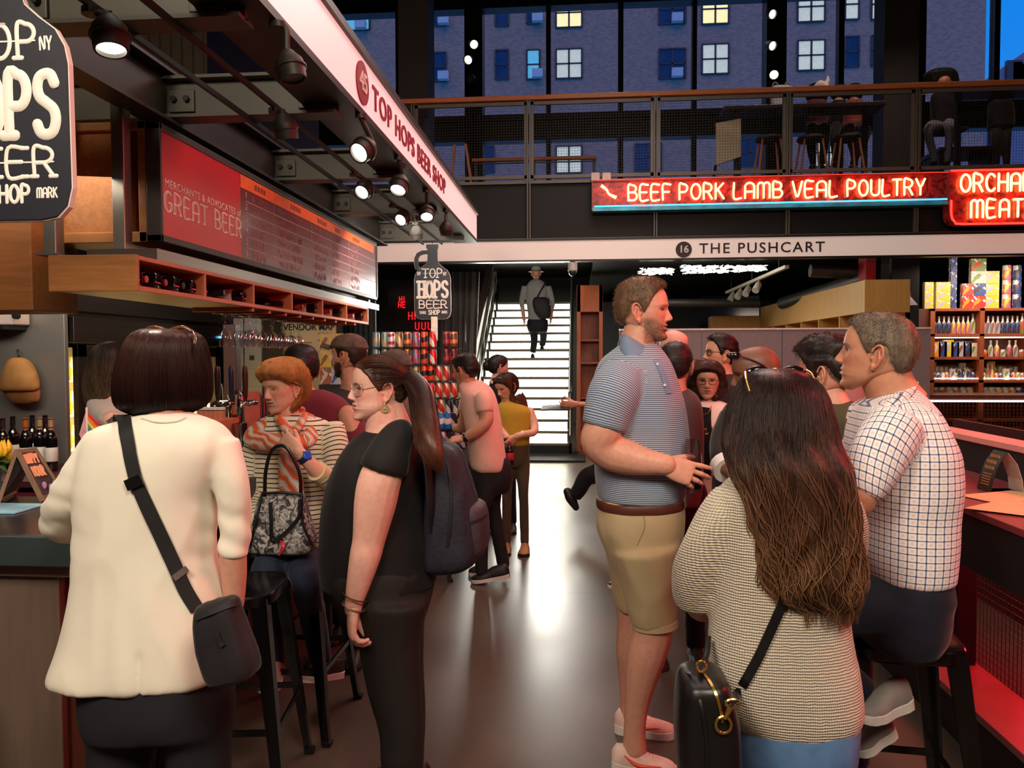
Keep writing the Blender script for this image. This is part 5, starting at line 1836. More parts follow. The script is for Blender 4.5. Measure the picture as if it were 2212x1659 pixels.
# ceiling pipes, lamps
for i,(p0,p1,r)in enumerate([((1380,655,12.5),(1640,655,12.5),.07),((1690,655,12),(1872,600,9.6),.09),((1690,690,13),(1872,640,10),.06),((1750,585,9.8),(1870,590,9.8),.08)]):
 mb=MB();mb.cyl(sc(*p0),sc(*p1),r,seg=16)
 tag(mb.build('ceiling_pipe',mat('dark_pipe',(58,54,50),.45,.3,.15,6)),'dark ceiling pipe of the shop, %s of the four'%ORD[i],'pipe','ceiling pipes of the shop')
tl=thing('track_light_rail','pale track light rail under the shop ceiling','track light',tuple(sc(1640,603,10)))
a,b=sc(1700,576,9.5),sc(1570,632,13);mb=MB();mb.bar(a,b,.05,.04);mb.build('rail',mat('rail_grey',(176,170,160),.4),tl,smooth=False)
for k,t in enumerate((.15,.3,.45,.62)):
 p=b+(a-b)*t;mb=MB();mb.lathe([(.02,-.1),(.045,-.06),(.05,.07),(.001,.07)],p-A3(.03,0,.12),unit((-.4,-.5,-.6)),14);mb.cyl(p,p-A3(0.02,0,.1),.01,seg=6)
 mb.build('lamp_head',mat('rail_grey',(176,170,160)),tl)
for k in range(3):
 p=b+(a-b)*(.1+.4*k);mb=MB();mb.cyl(p,A3(p[0],p[1],ZC),.006,seg=6);mb.build('hanger',STEEL_DK,tl)
SPK=glow('tinsel_light',(255,250,228),6.0,.5)
cl=MB();rg=random.Random(3)
for k in range(420):
 u=rg.random();px=1384+268*u;py=574+rg.random()*(22 if px>1460 else 14)*(1-.5*u)+(6 if px<1460 else 0)
 if 1455<px<1475:continue
 p=sc(px,py,9.6+rg.random()*1.2);s_=.05;p[2]=min(p[2],2.80)
 cl.add([p+A3(rg.uniform(-s_,s_),rg.uniform(-s_,s_),rg.uniform(-.012,.012))for _ in range(3)]+[p+A3(0,0,.012)],[(0,1,2),(0,1,3),(1,2,3),(0,2,3)])
tag(cl.build('tinsel',SPK,smooth=False),'glittering crumpled strips of light under the shop ceiling','lights',kind='stuff')
cm=thing('dome_camera','white dome security camera under the fascia right of the stairs','camera',tuple(P(1237,585,9.1)))
c=P(1237,586,9.1);mb=MB();mb.lathe([(.001,.10),(.055,.10),(.055,.02),(.058,.01),(.05,0)],c,(0,0,1));mb.build('housing',mat('camera_white',(200,200,196),.4),cm)
mb=MB();mb.ell(c-A3(0,0,.01),(.046,.046,.05));mb.build('dome',mat('camera_dome',(40,40,44),.05,0,.1,3),cm)
mb=MB();mb.box(c[0]-.03,c[0]+.03,9.07,9.13,c[2]+.10,2.71);mb.build('bracket',STEEL_BLK,cm,smooth=False)

# shelf unit of the grocery stall
YS=10.4
xs=[sc(p,700,YS)[0]for p in(2015,2122)];bay=xs[1]-xs[0]
xs+=[xs[1]+bay,xs[1]+2*bay]
zl=[P(2070,py,YS)[2]for py in(666,721,771,821,856,905,975)]
su=thing('grocery_shelf','red oak shelf unit packed with groceries at the stall below the neon sign','shelf',(xs[0],YS,0))
for k,x in enumerate(xs):
 mb=MB();mb.box(x-.03,x+.03,YS-(.0),YS+.40,.1,zl[0]);mb.build('upright',WOODR,su,smooth=False,bevel=.002)
mb=MB();mb.box(xs[0]-.20,xs[0]-.03,YS+.05,YS+.4,.1,zl[0]);mb.build('side_panel',wood('dark_red_oak',(104,48,32),.7,'Z',4,.5),su,smooth=False)
for k,z in enumerate(zl):
 mb=MB();mb.box(xs[0]-.03,xs[3],YS-.0,YS+.4,z-.035,z);mb.build('shelf_board',WOODR,su,smooth=False,bevel=.002)
mb=MB();mb.box(xs[0],xs[3],YS+.38,YS+.4,.1,zl[0]);mb.build('back_board',wood('shelf_back',(150,104,84),.85,'Z',4,.6),su,smooth=False)
SLED=glow('shelf_led',(255,236,210),7.0,.0)
for z in(zl[1]-.05,zl[3]+.02):
 mb=MB();mb.box(xs[0]+.04,xs[3],YS+.02,YS+.035,z-.006,z+.006);mb.build('light_strip',SLED,su,smooth=False)
ct=thing('stall_counter','dark counter edge with a white light line and wire mesh front below the grocery shelves','counter',(4.3,9.9,0))
xc0,xc1=P(1983,860,9.8)[0],7.4
mb=MB();mb.box(xc0,xc1,9.6,10.3,P(2000,861,9.8)[2],P(2000,852,9.8)[2]);mb.build('worktop',wood('dark_red_oak',(104,48,32)),ct,smooth=False)
zz=P(2000,865,9.7)[2];mb=MB();mb.box(xc0,xc1,9.58,9.6,zz-.012,zz+.012);mb.build('light_line',glow('white_line',(255,236,232),2.2),ct,smooth=False)
mb=MB();x=xc0
while x<xc1:mb.box(x,x+.005,9.60,9.605,.1,zz-.02);x+=.042
z=.1
while z<zz-.03:mb.box(xc0,xc1,9.606,9.611,z,z+.005);z+=.042
mb.build('wire_mesh',mat('copper_mesh',(150,72,52),.4,.4,.1,20),ct,smooth=False)
mb=MB();mb.box(xc0,xc1,9.75,9.78,.05,P(2100,955,9.8)[2]);mb.build('front_panel',WOODR,ct,smooth=False)

PALETTE=[((226,150,40),'orange'),((210,60,50),'red'),((60,80,140),'blue'),((214,200,180),'cream'),((120,140,70),'green'),((232,196,60),'yellow'),((200,110,130),'pink'),((70,50,60),'plum'),((180,180,190),'silver'),((150,90,60),'brown')]
_PK={}
def pack_mat(rgb,rgb2,key):
 k=('pack',rgb,rgb2)
 if k in _PK:return _PK[k]
 m,nt,b=nodes_of('pack_%s'%key)
 N,L=nt.nodes,nt.links
 tc=N.new('ShaderNodeTexCoord');nz=N.new('ShaderNodeTexVoronoi');nz.inputs['Scale'].default_value=14
 L.new(tc.outputs['Generated'],nz.inputs['Vector']);nz.inputs['Scale'].default_value=3.2
 rp=N.new('ShaderNodeValToRGB');rp.color_ramp.interpolation='CONSTANT';e=rp.color_ramp.elements
 e[0].color=(*lin(rgb),1);e[1].position=.55;e[1].color=(*lin(rgb2),1);x=e.new(.80);x.color=(.75,.70,.65,1)
 sp=N.new('ShaderNodeSeparateColor');L.new(nz.outputs['Color'],sp.inputs[0]);L.new(sp.outputs[0],rp.inputs[0]);L.new(rp.outputs[0],b.inputs['Base Color'])
 b.inputs['Roughness'].default_value=.35
 _PK[k]=m
 return m
PROFS={'bottle':[(0,0),(.034,0),(.036,.01),(.036,.12),(.030,.15),(.014,.18),(.013,.225),(.015,.226),(.015,.245),(.001,.246)],
'jar':[(0,0),(.036,0),(.038,.01),(.038,.08),(.033,.092),(.034,.093),(.034,.112),(.001,.113)],
'tin':[(0,0),(.036,0),(.037,.004),(.0365,.11),(.035,.114),(.001,.112)],
'pouch':[(0,0),(.045,0),(.050,.04),(.045,.11),(.048,.135),(.001,.136)]}
CAPW=mat('bottle_cap',(226,216,210),.4)
def goods(kind,x,z,y,s,ci,label,wide=1.0,cat=None):
 (rgb,nm),(rgb2,_n2)=PALETTE[ci%10],PALETTE[(ci*7+3)%10]
 m=pack_mat(rgb,rgb2,nm)
 g=MB()
 if kind=='box':
  g.box(x-.05*s*wide,x+.05*s*wide,y,y+.07,z+.001,z+.001+.16*s);o=g.build('carton',m,smooth=False,bevel=.002,loc=(x,y,z))
 else:
  g.lathe([(r*(1.25 if kind=='pouch' else 1)*wide*s,q*s)for r,q in PROFS[kind]],(x,y+.04,z+.001),seg=14)
  o=g.build({'tin':'food_tin','pouch':'snack_bag'}.get(kind,kind),m,loc=(x,y,z))
  if kind=='bottle':
   g=MB();g.cyl((x,y+.04,z+.226*s),(x,y+.04,z+.25*s),.0155*s*wide,seg=10);g.build('cap',CAPW,o)
 return tag(o,label.replace('@',nm),cat or{'tin':'tin','pouch':'bag','box':'box'}.get(kind,kind))
rg=random.Random(11)
BN=['left bay','right bay','far bay']
# cartons and tins on top
for k,(px,w,tiers,kind,ci)in enumerate([(2006,1.0,3,'box',5),(2038,1.6,3,'box',5),(2062,.5,5,'box',2),(2090,.9,2,'box',1),(2114,1.2,4,'box',1),(2143,1.3,3,'box',5),(2176,.9,3,'tin',6),(2200,.9,3,'tin',2)]):
 x=P(px,660,YS+.06)[0]
 for t in range(tiers):
  goods(kind,x,zl[0]+t*(.115 if kind=='box' and tiers==3 and k<2 else.161 if kind=='box' else.185),YS+.05+.02*(k%3),(.72 if k<2 else 1.0)if kind=='box' else 1.6,ci+(0 if k!=4 else t),'@ %s in the %s stack on top of the grocery shelf, %s up'%('carton' if kind=='box' else 'tin',ORD[k],ORD[t]),w*(1.55 if kind=='box' else.95))
for b in range(2):
 xa,xb=xs[b]+.07,xs[b+1]-.06
 n=9
 for k in range(n):
  x=xa+(xb-xa)*k/(n-1)
  goods('bottle',x,zl[1],YS+.08,.93 if k<8 else 1.05,[7,7,7,7,6,6,6,6,3][k]+b,'@ bottle, %s along the top grocery shelf, %s'%(ORD[k],BN[b]),.85)
 n=7
 for k in range(n):
  x=xa+.01+(xb-xa-.02)*k/(n-1)
  goods('box' if b==0 else('bottle' if k%3 else 'jar'),x,zl[2],YS+.06,rg.uniform(1.05,1.4)if b==0 else.85,[0,2,5,2,8,7,3][k]+b,'@ packet, %s along the second grocery shelf, %s'%(ORD[k],BN[b]),.85 if b==0 else 1.0,'packet')
 n=10
 for k in range(n):
  x=xa+(xb-xa)*k/(n-1)
  goods(['jar','box','bottle','tin'][rg.randrange(4)],x,zl[3]+.0,YS+.05,rg.uniform(.8,.95),rg.randrange(10),'@ item, %s in the front row of the third grocery shelf, %s'%(ORD[k],BN[b]),.75,'packet')
 for k in range(8):
  x=xa+.02+(xb-xa-.04)*k/7
  goods(['jar','tin','box'][rg.randrange(3)],x,zl[3]+.001,YS+.17,rg.uniform(1.35,1.6),rg.randrange(10),'@ packet, %s in the back row of the third grocery shelf, %s'%(ORD[k],BN[b]),.55,'packet')
 for k in range(6):
  x=xa+.03+(xb-xa-.06)*k/5
  goods('pouch',x,zl[4],YS+.06,.85,[4,4,5,9,0,6][k]+b,'@ snack bag, %s along the fourth grocery shelf, %s'%(ORD[k],BN[b]),.9)
 for k in range(6):
  x=xa+.03+(xb-xa-.06)*k/5
  goods('box',x,zl[6],YS+.06,1.6,[5,5,5,6,3,5][k]+b,'@ box behind the copper mesh, %s along, %s'%(ORD[k],BN[b]),.9)
lamp('grocery_fill','AREA',(5.2,9.75,2.66),(5.2,10.6,1.2),26,(1,.80,.66),shape='RECTANGLE',size=1.8,size_y=.25)  # added fill to brighten the grocery shelves
lamp('shop_lamp','AREA',(1.2,10.8,2.82),(1.4,10.8,0),40,NEUT,shape='RECTANGLE',size=2.4,size_y=1.4)

# ------------------------------------------------------------------ gallery furniture
def wooden_stool(x,y,label):
 s_=thing('gallery_stool',label,'stool',(x,y,ZM),'stools on the gallery')
 mb=MB();mb.lathe([(0,.70),(.17,.70),(.18,.72),(.17,.75),(0,.755)],(x,y,ZM));mb.build('seat',BLACK,s_)
 for sx in(-1,1):
  for sy in(-1,1):
   mb=MB();mb.cyl((x+sx*.20,y+sy*.20,ZM),(x+sx*.11,y+sy*.11,ZM+.71),.017,.014,seg=8);mb.build('leg',RAILW,s_)
 return s_
for i,(px,Y)in enumerate([(1662,10.4),(1752,10.45),(1830,10.45)]):
 c=P(px,300,Y);wooden_stool(c[0],Y,'black seated gallery stool with splayed wooden legs, %s from the white sign board'%ORD[i])
gt=thing('gallery_table','dark high table of the gallery behind the railing','table',(3.0,10.9,ZM))
a,b=P(1560,240,10.7)[0],P(1905,240,10.7)[0]
zt_=P(1700,232,10.7)[2]
mb=MB();mb.box(a,b,10.55,10.95,zt_-.05,zt_);mb.build('table_top',mat('brown_top',(54,38,34),.3),gt,smooth=False,bevel=.005)
for x in(a+.2,b-.2):
 mb=MB();mb.box(x-.03,x+.03,10.72,10.78,ZM,zt_-.05);mb.build('leg',STEEL_BLK,gt,smooth=False)
g2=thing('gallery_table','dark high table in front of the woman reading upstairs','table',(4.6,10.3,ZM))
a,b=P(2060,240,10.0)[0],P(2212,240,10.0)[0]+.6
mb=MB();mb.box(a,b,9.95,10.35,zt_-.09,zt_-.04);mb.build('table_top',mat('brown_top',(54,38,34)),g2,smooth=False,bevel=.005)
for x in(a+.12,b-.2):
 mb=MB();mb.box(x-.03,x+.03,10.12,10.18,ZM,zt_-.09);mb.build('leg',STEEL_BLK,g2,smooth=False)
 # low wooden guard and easel
gd=thing('wooden_guard','low wooden topped guard rail on the gallery floor behind the mesh','railing',(-.5,10.8,ZM))
a,b=P(1020,346,10.8),P(1288,340,10.8)
mb=MB();mb.box(a[0],b[0],10.78,10.86,a[2]-.02,a[2]+.02);mb.build('top_rail',RAILW,gd,smooth=False)
for x in(a[0]+.05,(a[0]+b[0])/2,b[0]-.03):
 mb=MB();mb.box(x-.02,x+.02,10.80,10.84,ZM,a[2]-.02);mb.build('post',STEEL_DK,gd,smooth=False)
mb=MB();mb.box(a[0],b[0],10.815,10.825,a[2]-.06,a[2]-.04);mb.build('lower_rail',STEEL_DK,gd,smooth=False)
ea=thing('easel','pair of leaning wooden easel legs at the stall end of the gallery','easel',tuple(P(1000,380,9.9)))
for p0,p1 in(((982,313),(972,385)),((1006,311),(1021,385))):
 mb=MB();q0,q1=P(*p0,9.9),P(*p1,9.9);q1[2]=ZM+.001;mb.bar(q0,q1,.05,.03);mb.build('leg',RAILW,ea,smooth=False,bevel=.003)
sb=thing('sign_board','tilted cream notice board standing on the gallery','notice board',tuple(P(1572,380,10.2)))
q=[P(1546,266,10.2),P(1600,256,10.5),P(1600,338,10.5),P(1547,357,10.2)]
mb=MB();mb.loft([q,[w_+A3(.01,.03,0)for w_ in q]]);mb.build('panel',mat('cream_panel',(226,208,180),.6,0,.06,20),sb,smooth=False)
mb=MB();mb.bar(q[3]+A3(.0,.03,.01),A3(q[3][0]-.02,10.5,ZM),.03,.03);mb.bar(q[2]+A3(0,.03,.01),A3(q[2][0]+.02,10.7,ZM),.03,.03);mb.build('foot',STEEL_BLK,sb,smooth=False)
bs=thing('platform_bench','low dark step platform under the reading woman on the gallery','platform',tuple(P(2090,360,10.6)))
a,b=P(2030,318,10.5),P(2152,316,10.5)
mb=MB();mb.box(a[0],b[0],10.5,11.1,a[2]-.05,a[2]);mb.build('top',mat('brown_top',(54,38,34)),bs,smooth=False)
for x in(a[0]+.05,b[0]-.05):
 mb=MB();mb.box(x-.03,x+.03,10.55,11.05,ZM,a[2]-.05);mb.build('leg',STEEL_BLK,bs,smooth=False)
 # spot lamps clipped to the dark window columns
for i,(px,py)in enumerate([(1022,95),(1014,128),(1664,98),(1672,160),(1664,30),(1018,170)]):
 c=P(px,py,YW-.5)
 o=thing('column_lamp','%s clip on spot lamp of the %s dark window column'%({95:'upper',128:'middle',98:'middle',160:'lowest',30:'highest',170:'unlit lowest'}[py],('first','second')[px>1300]),'lamp',tuple(c),'clip on lamps of the window columns')
 ax=unit((-.2 if i%2 else.35,-.8,-.45))
 mb=MB();mb.lathe([(.03,-.16),(.07,-.12),(.10,.0),(.11,.10),(.09,.10),(.08,.04)],c,ax,16);mb.build('housing',STEEL_BLK,o)
 mb=MB();mb.lathe([(.001,.05),(.085,.05),(.085,.06),(.001,.07)],c,ax,16);mb.build('lens',glow('pale_lens',(255,240,200),4.0)if i!=5 else LENS_OFF,o)
 mb=MB();mb.cyl(c-ax*.1,A3(c[0],YW-.33,c[2]+.1),.02,seg=8);mb.build('arm',STEEL_BLK,o)

 # ------------------------------------------------------------------ the bar on the left
YB0,XBR=2.12,-1.42
ba=thing('bar_counter','dark topped beer bar with brown panelled front','bar counter',(-2.0,2.1,0))
TOPM=mat('bar_top',(44,42,44),.22,0,.25,3,spec=.5)
mb=MB();mb.box(-4.6,XBR,YB0,YB0+.60,1.045,1.075);mb.box(XBR-.36,XBR,YB0+.60,6.55,1.045,1.075);mb.build('worktop',TOPM,ba,smooth=False,bevel=.003)
mb=MB();mb.box(-4.6,XBR+.01,YB0-.012,YB0+.02,.985,1.073);mb.box(XBR-.02,XBR+.012,YB0+.02,6.55,.985,1.073);mb.build('edge_band',mat('slate_green_edge',(52,62,62),.4,0,.1,5),ba,smooth=False,bevel=.003)
TAUPE=wood('taupe_panel',(112,92,80),.85,'Z',3,.55)
mb=MB();mb.box(-4.6,XBR-.02,YB0+.04,YB0+.07,.94,.985);mb.build('top_rail',wood('taupe_rail',(128,106,92),.85,'X',3,.5),ba,smooth=False)
for k in range(8):
 x1_=XBR-.15-k*.32;mb=MB();mb.box(x1_-.315,x1_,YB0+.06,YB0+.09,.05,.94);mb.build('front_panel',TAUPE,ba,smooth=False,bevel=.003)
mb=MB();mb.box(XBR-.15,XBR-.05,YB0+.10,YB0+.13,.05,.94);mb.box(XBR-.30,XBR-.27,YB0+.13,6.5,.05,1.045);mb.build('side_panel',wood('red_side',(92,42,30),.8,'Z',3,.5),ba,smooth=False)
mb=MB();mb.box(-4.6,XBR-.1,YB0+.12,YB0+.5,0,.05);mb.box(XBR-.36,XBR-.3,YB0+.5,6.4,0,.05);mb.build('plinth',BLACK,ba,smooth=False)

# fridge
fr=thing('bar_fridge','tall stainless bar fridge with two lit glass doors behind the bar','fridge',(-3.9,6.1,0))
XF,YF0,YF1,ZF=-3.5,4.98,7.30,2.05
zh=PX(250,735,XF)[2]
mb=MB();mb.box(-4.7,XF,YF0,YF0+.04,0,ZF);mb.build('side_panel',mat('brushed_side',(146,142,136),.42,.55,.08,3,stretch=(1,1,.3)),fr,smooth=False,bevel=.004)
z_hd=PX(300,706,XF)[2]
mb=MB();mb.box(-4.7,XF-.02,YF0+.04,YF1,ZF-.03,ZF);mb.box(-4.7,-4.64,YF0+.04,YF1,0,ZF);mb.box(-4.7,XF-.02,YF1-.04,YF1,0,ZF);mb.box(-4.7,XF-.02,YF0+.04,YF1,.05,.25);mb.build('cabinet',STEEL_DK,fr,smooth=False)
mb=MB();mb.box(XF-.06,XF+.01,YF0+.1,YF1,ZF-.13,ZF);mb.box(XF-.06,XF,YF0+.1,YF1,1.70,ZF-.165);mb.box(XF-.08,XF-.03,YF0+.1,YF1,1.72,ZF-.1);mb.build('header',STAIN_V,fr,smooth=False,bevel=.004)
ym_=(YF0+YF1)/2+.05
for i,(a,b)in enumerate(((YF0+.12,ym_-.02),(ym_+.02,YF1-.05))):
 mb=MB()
 for q in((a,a+.10),(b-.10,b)):mb.box(XF-.03,XF+.01,q[0],q[1],.28,1.69)
 mb.box(XF-.03,XF+.01,a,b,1.60,1.69);mb.box(XF-.03,XF+.01,a,b,.28,.40);dfr=mb.build('door',STAIN_V,fr,smooth=False,bevel=.003)
 mb=MB();mb.box(XF-.015,XF-.010,a+.1,b-.1,.4,1.6);sub(mb.build('door_glass',CLEAR,fr,smooth=False),dfr)
 mb=MB();mb.tube([(XF+.012,b-.05,.9),(XF+.05,b-.05,.92),(XF+.05,b-.05,1.3),(XF+.012,b-.05,1.32)],.011,seg=8);sub(mb.build('handle',GALV,fr),dfr)
 for k in range(5):
  z=.42+k*.25;mb=MB();mb.box(-4.18,XF-.14,a+.02,b-.02,z,z+.012);mb.build('fridge_shelf',mat('white_wire',(220,214,196),.5),fr,smooth=False)
 mb=MB();mb.box(-4.2,-4.18,a,b,.4,1.68);mb.build('lining',mat('cream_lining',(236,214,150),.6),fr,smooth=False)
 mb=MB();mb.box(XF-.08,XF-.065,b-.10,b-.085,.45,1.6);mb.build('light_strip',glow('fridge_led',(255,214,120),9.0),fr,smooth=False)
 lamp('fridge_light','AREA',(XF-.05,(a+b)/2,1.1),(XF-1.0,(a+b)/2,1.05),16,(1,.80,.42),shape='RECTANGLE',size=.8,size_y=1.0)
 for k in range(1,5):
  for j in range(7):
   y=a+.10+j*(b-a-.2)/6;z=.432+k*.25
   if i==1 and j<5 and k in(2,3):continue
   ci=(k*3+j)%10
   if k*.25+.43>.9 or True:
    goods('tin',XF-.22,z,y-.04,1.5,[4,5,2,8,0,3,4][j],'@ can behind the %s fridge door, %s shelf up, %s along'%(('near','far')[i],ORD[k],ORD[j]),.62,'can')
mb=MB();c=PX(436,694,XF+.02);mb.box(XF+.010,XF+.014,c[1]+.35,c[1]+.40,1.78,1.80)
mb.build('display_light',glow('blue_led',(90,190,255),5.0),fr,smooth=False)

# first aid style dispenser, hat on a hook
ds=thing('dispenser_box','off white wall box with a dark round knob on the fridge side','box',tuple(P(20,670,4.9)))
q0,q1=P(-30,645,4.9),P(50,703,4.9)
mb=MB();mb.box(q0[0],q1[0],4.80,4.972,q1[2],q0[2]);mb.build('case',mat('ivory_plastic',(206,190,178),.5,0,.05,8),ds,bevel=.012)
c=P(38,682,4.8);mb=MB();mb.cyl(c,c-A3(0,.025,0),.024,seg=20);mb.build('knob',BLACK,ds)
c=P(35,660,4.8);mb=MB();mb.ell(c,(.022,.003,.014));mb.build('badge',mat('red_badge',(170,80,76),.5),ds)
mb=MB();mb.tube([P(-10,668,4.79),P(10,666,4.79),P(30,672,4.79)],.006,seg=6);mb.build('slot',BLACK,ds)
mb=MB();q0,q1=P(-40,704,4.85),P(30,712,4.85);mb.box(q0[0],q1[0],4.75,4.972,q1[2],q0[2]);tag(mb.build('wall_shelf',STEEL_BLK,smooth=False),'small black bracket shelf under the off white wall box','shelf')
ht=thing('straw_hat','tan cap hanging from a hook on the fridge side','hat',tuple(P(40,815,4.85)))
c=P(38,815,4.86)
def hat_crown():
 m=MB()
 m.loft(torso_rings([(772,28,48,.03),(778,20,60,.05),(795,13,72,.075),(815,5,80,.08),(838,1,84,.07),(846,3,80,.05)],4.88,16,28,2.1));return m
CAPC=mat('tan_cotton',(166,116,60),.8,0,.15,18,bump=.1)
v,f=fuse(hat_crown(),.012,3);v[:,1]=np.minimum(v[:,1],4.972);mesh_obj('crown',v,f,CAPC,ht,fix=False)
m=MB();m.loft(torso_rings([(836,6,82,.07),(850,10,86,.05),(866,22,84,.025),(871,34,70,.012)],4.90,10,24,2.1));v,f=m.arrays();v[:,1]=np.minimum(v[:,1],4.97)
mesh_obj('brim',v,f,mat('tan_brim',(150,98,46),.8,0,.15,18),ht)
mb=MB();mb.tube([P(38,757,4.97),P(38,757,4.93),P(41,770,4.92),P(38,778,4.93)],.006,seg=6);tag(mb.build('wall_hook',STEEL_BLK),'small black hook holding the tan cap on the fridge side','hook')

# back counter with standing wine bottles
bk=thing('back_counter','dark back counter with maroon slats behind the bar','counter',(-3.5,4.5,0))
mb=MB();mb.box(-5.0,-2.75,4.2,4.95,.84,.875);mb.build('worktop',mat('maroon_top',(70,28,34),.35),bk,smooth=False)
for k in range(5):
 mb=MB();mb.box(-5.0,-2.78,4.25-k*.0,4.28,.16+k*.135,.26+k*.135);mb.build('slat',mat('maroon_slat',(120,40,54),.4),bk,smooth=False)
mb=MB();mb.box(-5.0,-2.78,4.3,4.9,0,.84);mb.build('body',BLACK,bk,smooth=False)
for k,(px,Y,foil,top)in enumerate([(8,4.6,(60,40,40),0),(30,4.75,(30,26,30),0),(57,4.6,(200,116,46),0),(88,4.65,(206,176,120),0),(112,4.62,(206,170,120),0),(72,4.85,(34,30,34),0),(100,4.86,(40,36,40),0)]):
 c=P(px,1000,Y)
 wine_bottle((c[0],Y,.876),'standing wine bottle with %s top, %s along the back counter'%(['a brown','a black','an orange','a straw','a tan','a dark','a grey'][k],ORD[[0,1,2,4,6,3,5][k]]),'standing wine bottles',foil=foil,tall=.33)

 # sandwich board, flowers, tray, flag on the bar
c=P(55,1085,2.66)
sbd=thing('sandwich_board','small wooden framed chalk sandwich board on the end of the bar','chalkboard',(c[0],2.62,1.076))
zt_=1.076+.200
def spt(px,py,y):return P(px,py,y)
# two leaves meeting at the top, seen nearly edge on
A0,A1=spt(36,972,2.60),spt(74,962,2.66) # ridge
L0,L1=spt(-4,1085,2.56),spt(30,1086,2.72)
R0,R1=spt(92,1078,2.60),spt(140,1060,2.70)
for q in(L0,L1,R0,R1):q[2]=1.080
A1[2]=A0[2]
FRW=wood('weathered_oak',(150,122,96),.7,'Z',6,.6)
def leaf(a0,a1,b0,b1,nm):
 g=MB()
 for p,q in((a0,b0),(a1,b1)):g.bar(p,q,.013,.012)
 for t in(.03,.93):g.bar(a0+(b0-a0)*t,a1+(b1-a1)*t,.013,.012)
 fo=g.build(nm,FRW,sbd,smooth=False)
 n_=unit(np.cross(b0-a0,a1-a0))
 g=MB();qq=[a0,a1,b1,b0];g.loft([[w_+n_*.002 for w_ in qq],[w_-n_*.002 for w_ in qq]]);sub(g.build('slate',mat('chalk_slate',(58,50,50),.7),sbd,smooth=False),fo)
 return fo
leaf(A0,A1,L0,L1,'rear_leaf');fl_=leaf(A0,A1,R0,R1,'front_leaf')
g=MB();rg=random.Random(2)
u_=unit(A1-A0);v_=unit(R0-A0);n_=unit(np.cross(v_,u_));W_=np.linalg.norm(A1-A0);H_=np.linalg.norm(R0-A0)
def chalk(mb,s,x0,x1,y,h):
 s_,W=strokes(s,h,.3);k_=(x1-x0)/W
 for q in s_:
  mb.tube([A0+(u_*1)*(x0+a*k_)+v_*(y-b)+n_*.004 for a,b in q],.0028,seg=5)
stdir=1
chalk(g,'HAPPY',.012,W_-.008,.060,.038);chalk(g,'HOUR',.016,W_-.008,.112,.040)
sub(g.build('lettering',mat('peach_chalk',(240,168,126),.7),sbd),fl_)
g=MB()
for q in range(5):
 p=A0+u_*(.03+.02*q)+v_*(.15+.012*(q%2))+n_*.004;g.ell(p,(.010,.004,.014))
sub(g.build('painted_flower',mat('lilac_chalk',(186,140,180),.7),sbd),fl_)
fw=thing('flower_vase','yellow tulips with green leaves at the end of the bar','flowers',tuple(P(-16,1075,2.60)))
base=P(-16,1075,2.60);base[2]=1.0
g=MB();g.lathe([(0,0),(.032,0),(.036,.02),(.028,.08),(.034,.11),(.030,.11),(.024,.08)],(base[0],2.60,1.0765),seg=18);g.build('vase',mat('vase_glass',(120,140,130),.1),fw)
for i,(px,py)in enumerate([(4,975),(12,968),(14,988),(-10,970),(-20,985)]):
 p=P(px,py,2.58+.015*i);g=MB()
 for a in range(5):
  d=A3(math.cos(a*1.26),math.sin(a*1.26),0);g.tube([p-A3(0,0,.02),p+d*.014,p+d*.010+A3(0,0,.03)],[.004,.010,.002],seg=6,n=8)
 fb_=g.build('bloom',mat('tulip_yellow',(246,204,40),.5,0,.15,30),fw)
 g=MB();g.tube([p-A3(0,0,.02),A3(base[0],2.60,1.19)],.003,seg=5);sub(g.build('stem',mat('stem_green',(66,104,50),.5),fw),fb_)
for i,(px,py)in enumerate([(22,1000),(16,1020),(-10,1010),(24,985)]):
 p=P(px,py,2.57);q=A3(base[0],2.60,1.19);g=MB();g.tube([q,(p+q)/2+A3(0,0,.02),p],[.004,.014,.001],seg=6,n=10,flat=.2);g.build('leaf',mat('stem_green',(66,104,50)),fw)
g=MB();p=P(40,1088,2.60);g.box(p[0]-.14,p[0]+.14,2.40,2.56,1.0765,1.081)
tag(g.build('flyer',mat('blue_white_flyer',(150,205,230),.4,0,.35,9),smooth=False),'pale blue flyer lying on the bar under the sandwich board','paper')
fg=thing('pride_flag','small rainbow flag on a white stick behind the bar','flag',tuple(P(184,960,2.72)))
p0,p1=P(187,880,2.72),P(189,985,2.72);p1[2]=1.076
g=MB();g.cyl(p1,p0,.004,seg=8);g.build('stick',CREAM,fg)
g=MB();g.lathe([(.001,0),(.025,0),(.02,.012),(.005,.015)],(p1[0],2.72,1.0765));g.build('base',BLACK,fg)
for k,rgb in enumerate([(228,40,40),(240,130,40),(240,210,70),(70,150,80),(60,90,190),(120,60,150)]):
 g=MB();a=P(190,892+8*k,2.72);b=P(214-2*k,915+9*k,2.72)
 q=[a,b,b+A3(0,0,-.014),a+A3(0,0,-.013)];g.loft([q,[w_+A3(0,.002,0)for w_ in q]]);g.build('stripe',mat('flag_%d'%k,rgb,.7),fg,smooth=False)
g=MB();q=[P(184,893,2.715),P(186,930,2.715),P(178,955,2.715),P(171,938,2.715)];g.loft([q,[w_+A3(0,.002,0)for w_ in q]]);g.build('second_flag',mat('trans_flag',(226,160,168),.7,0,.2,30),fg,smooth=False)

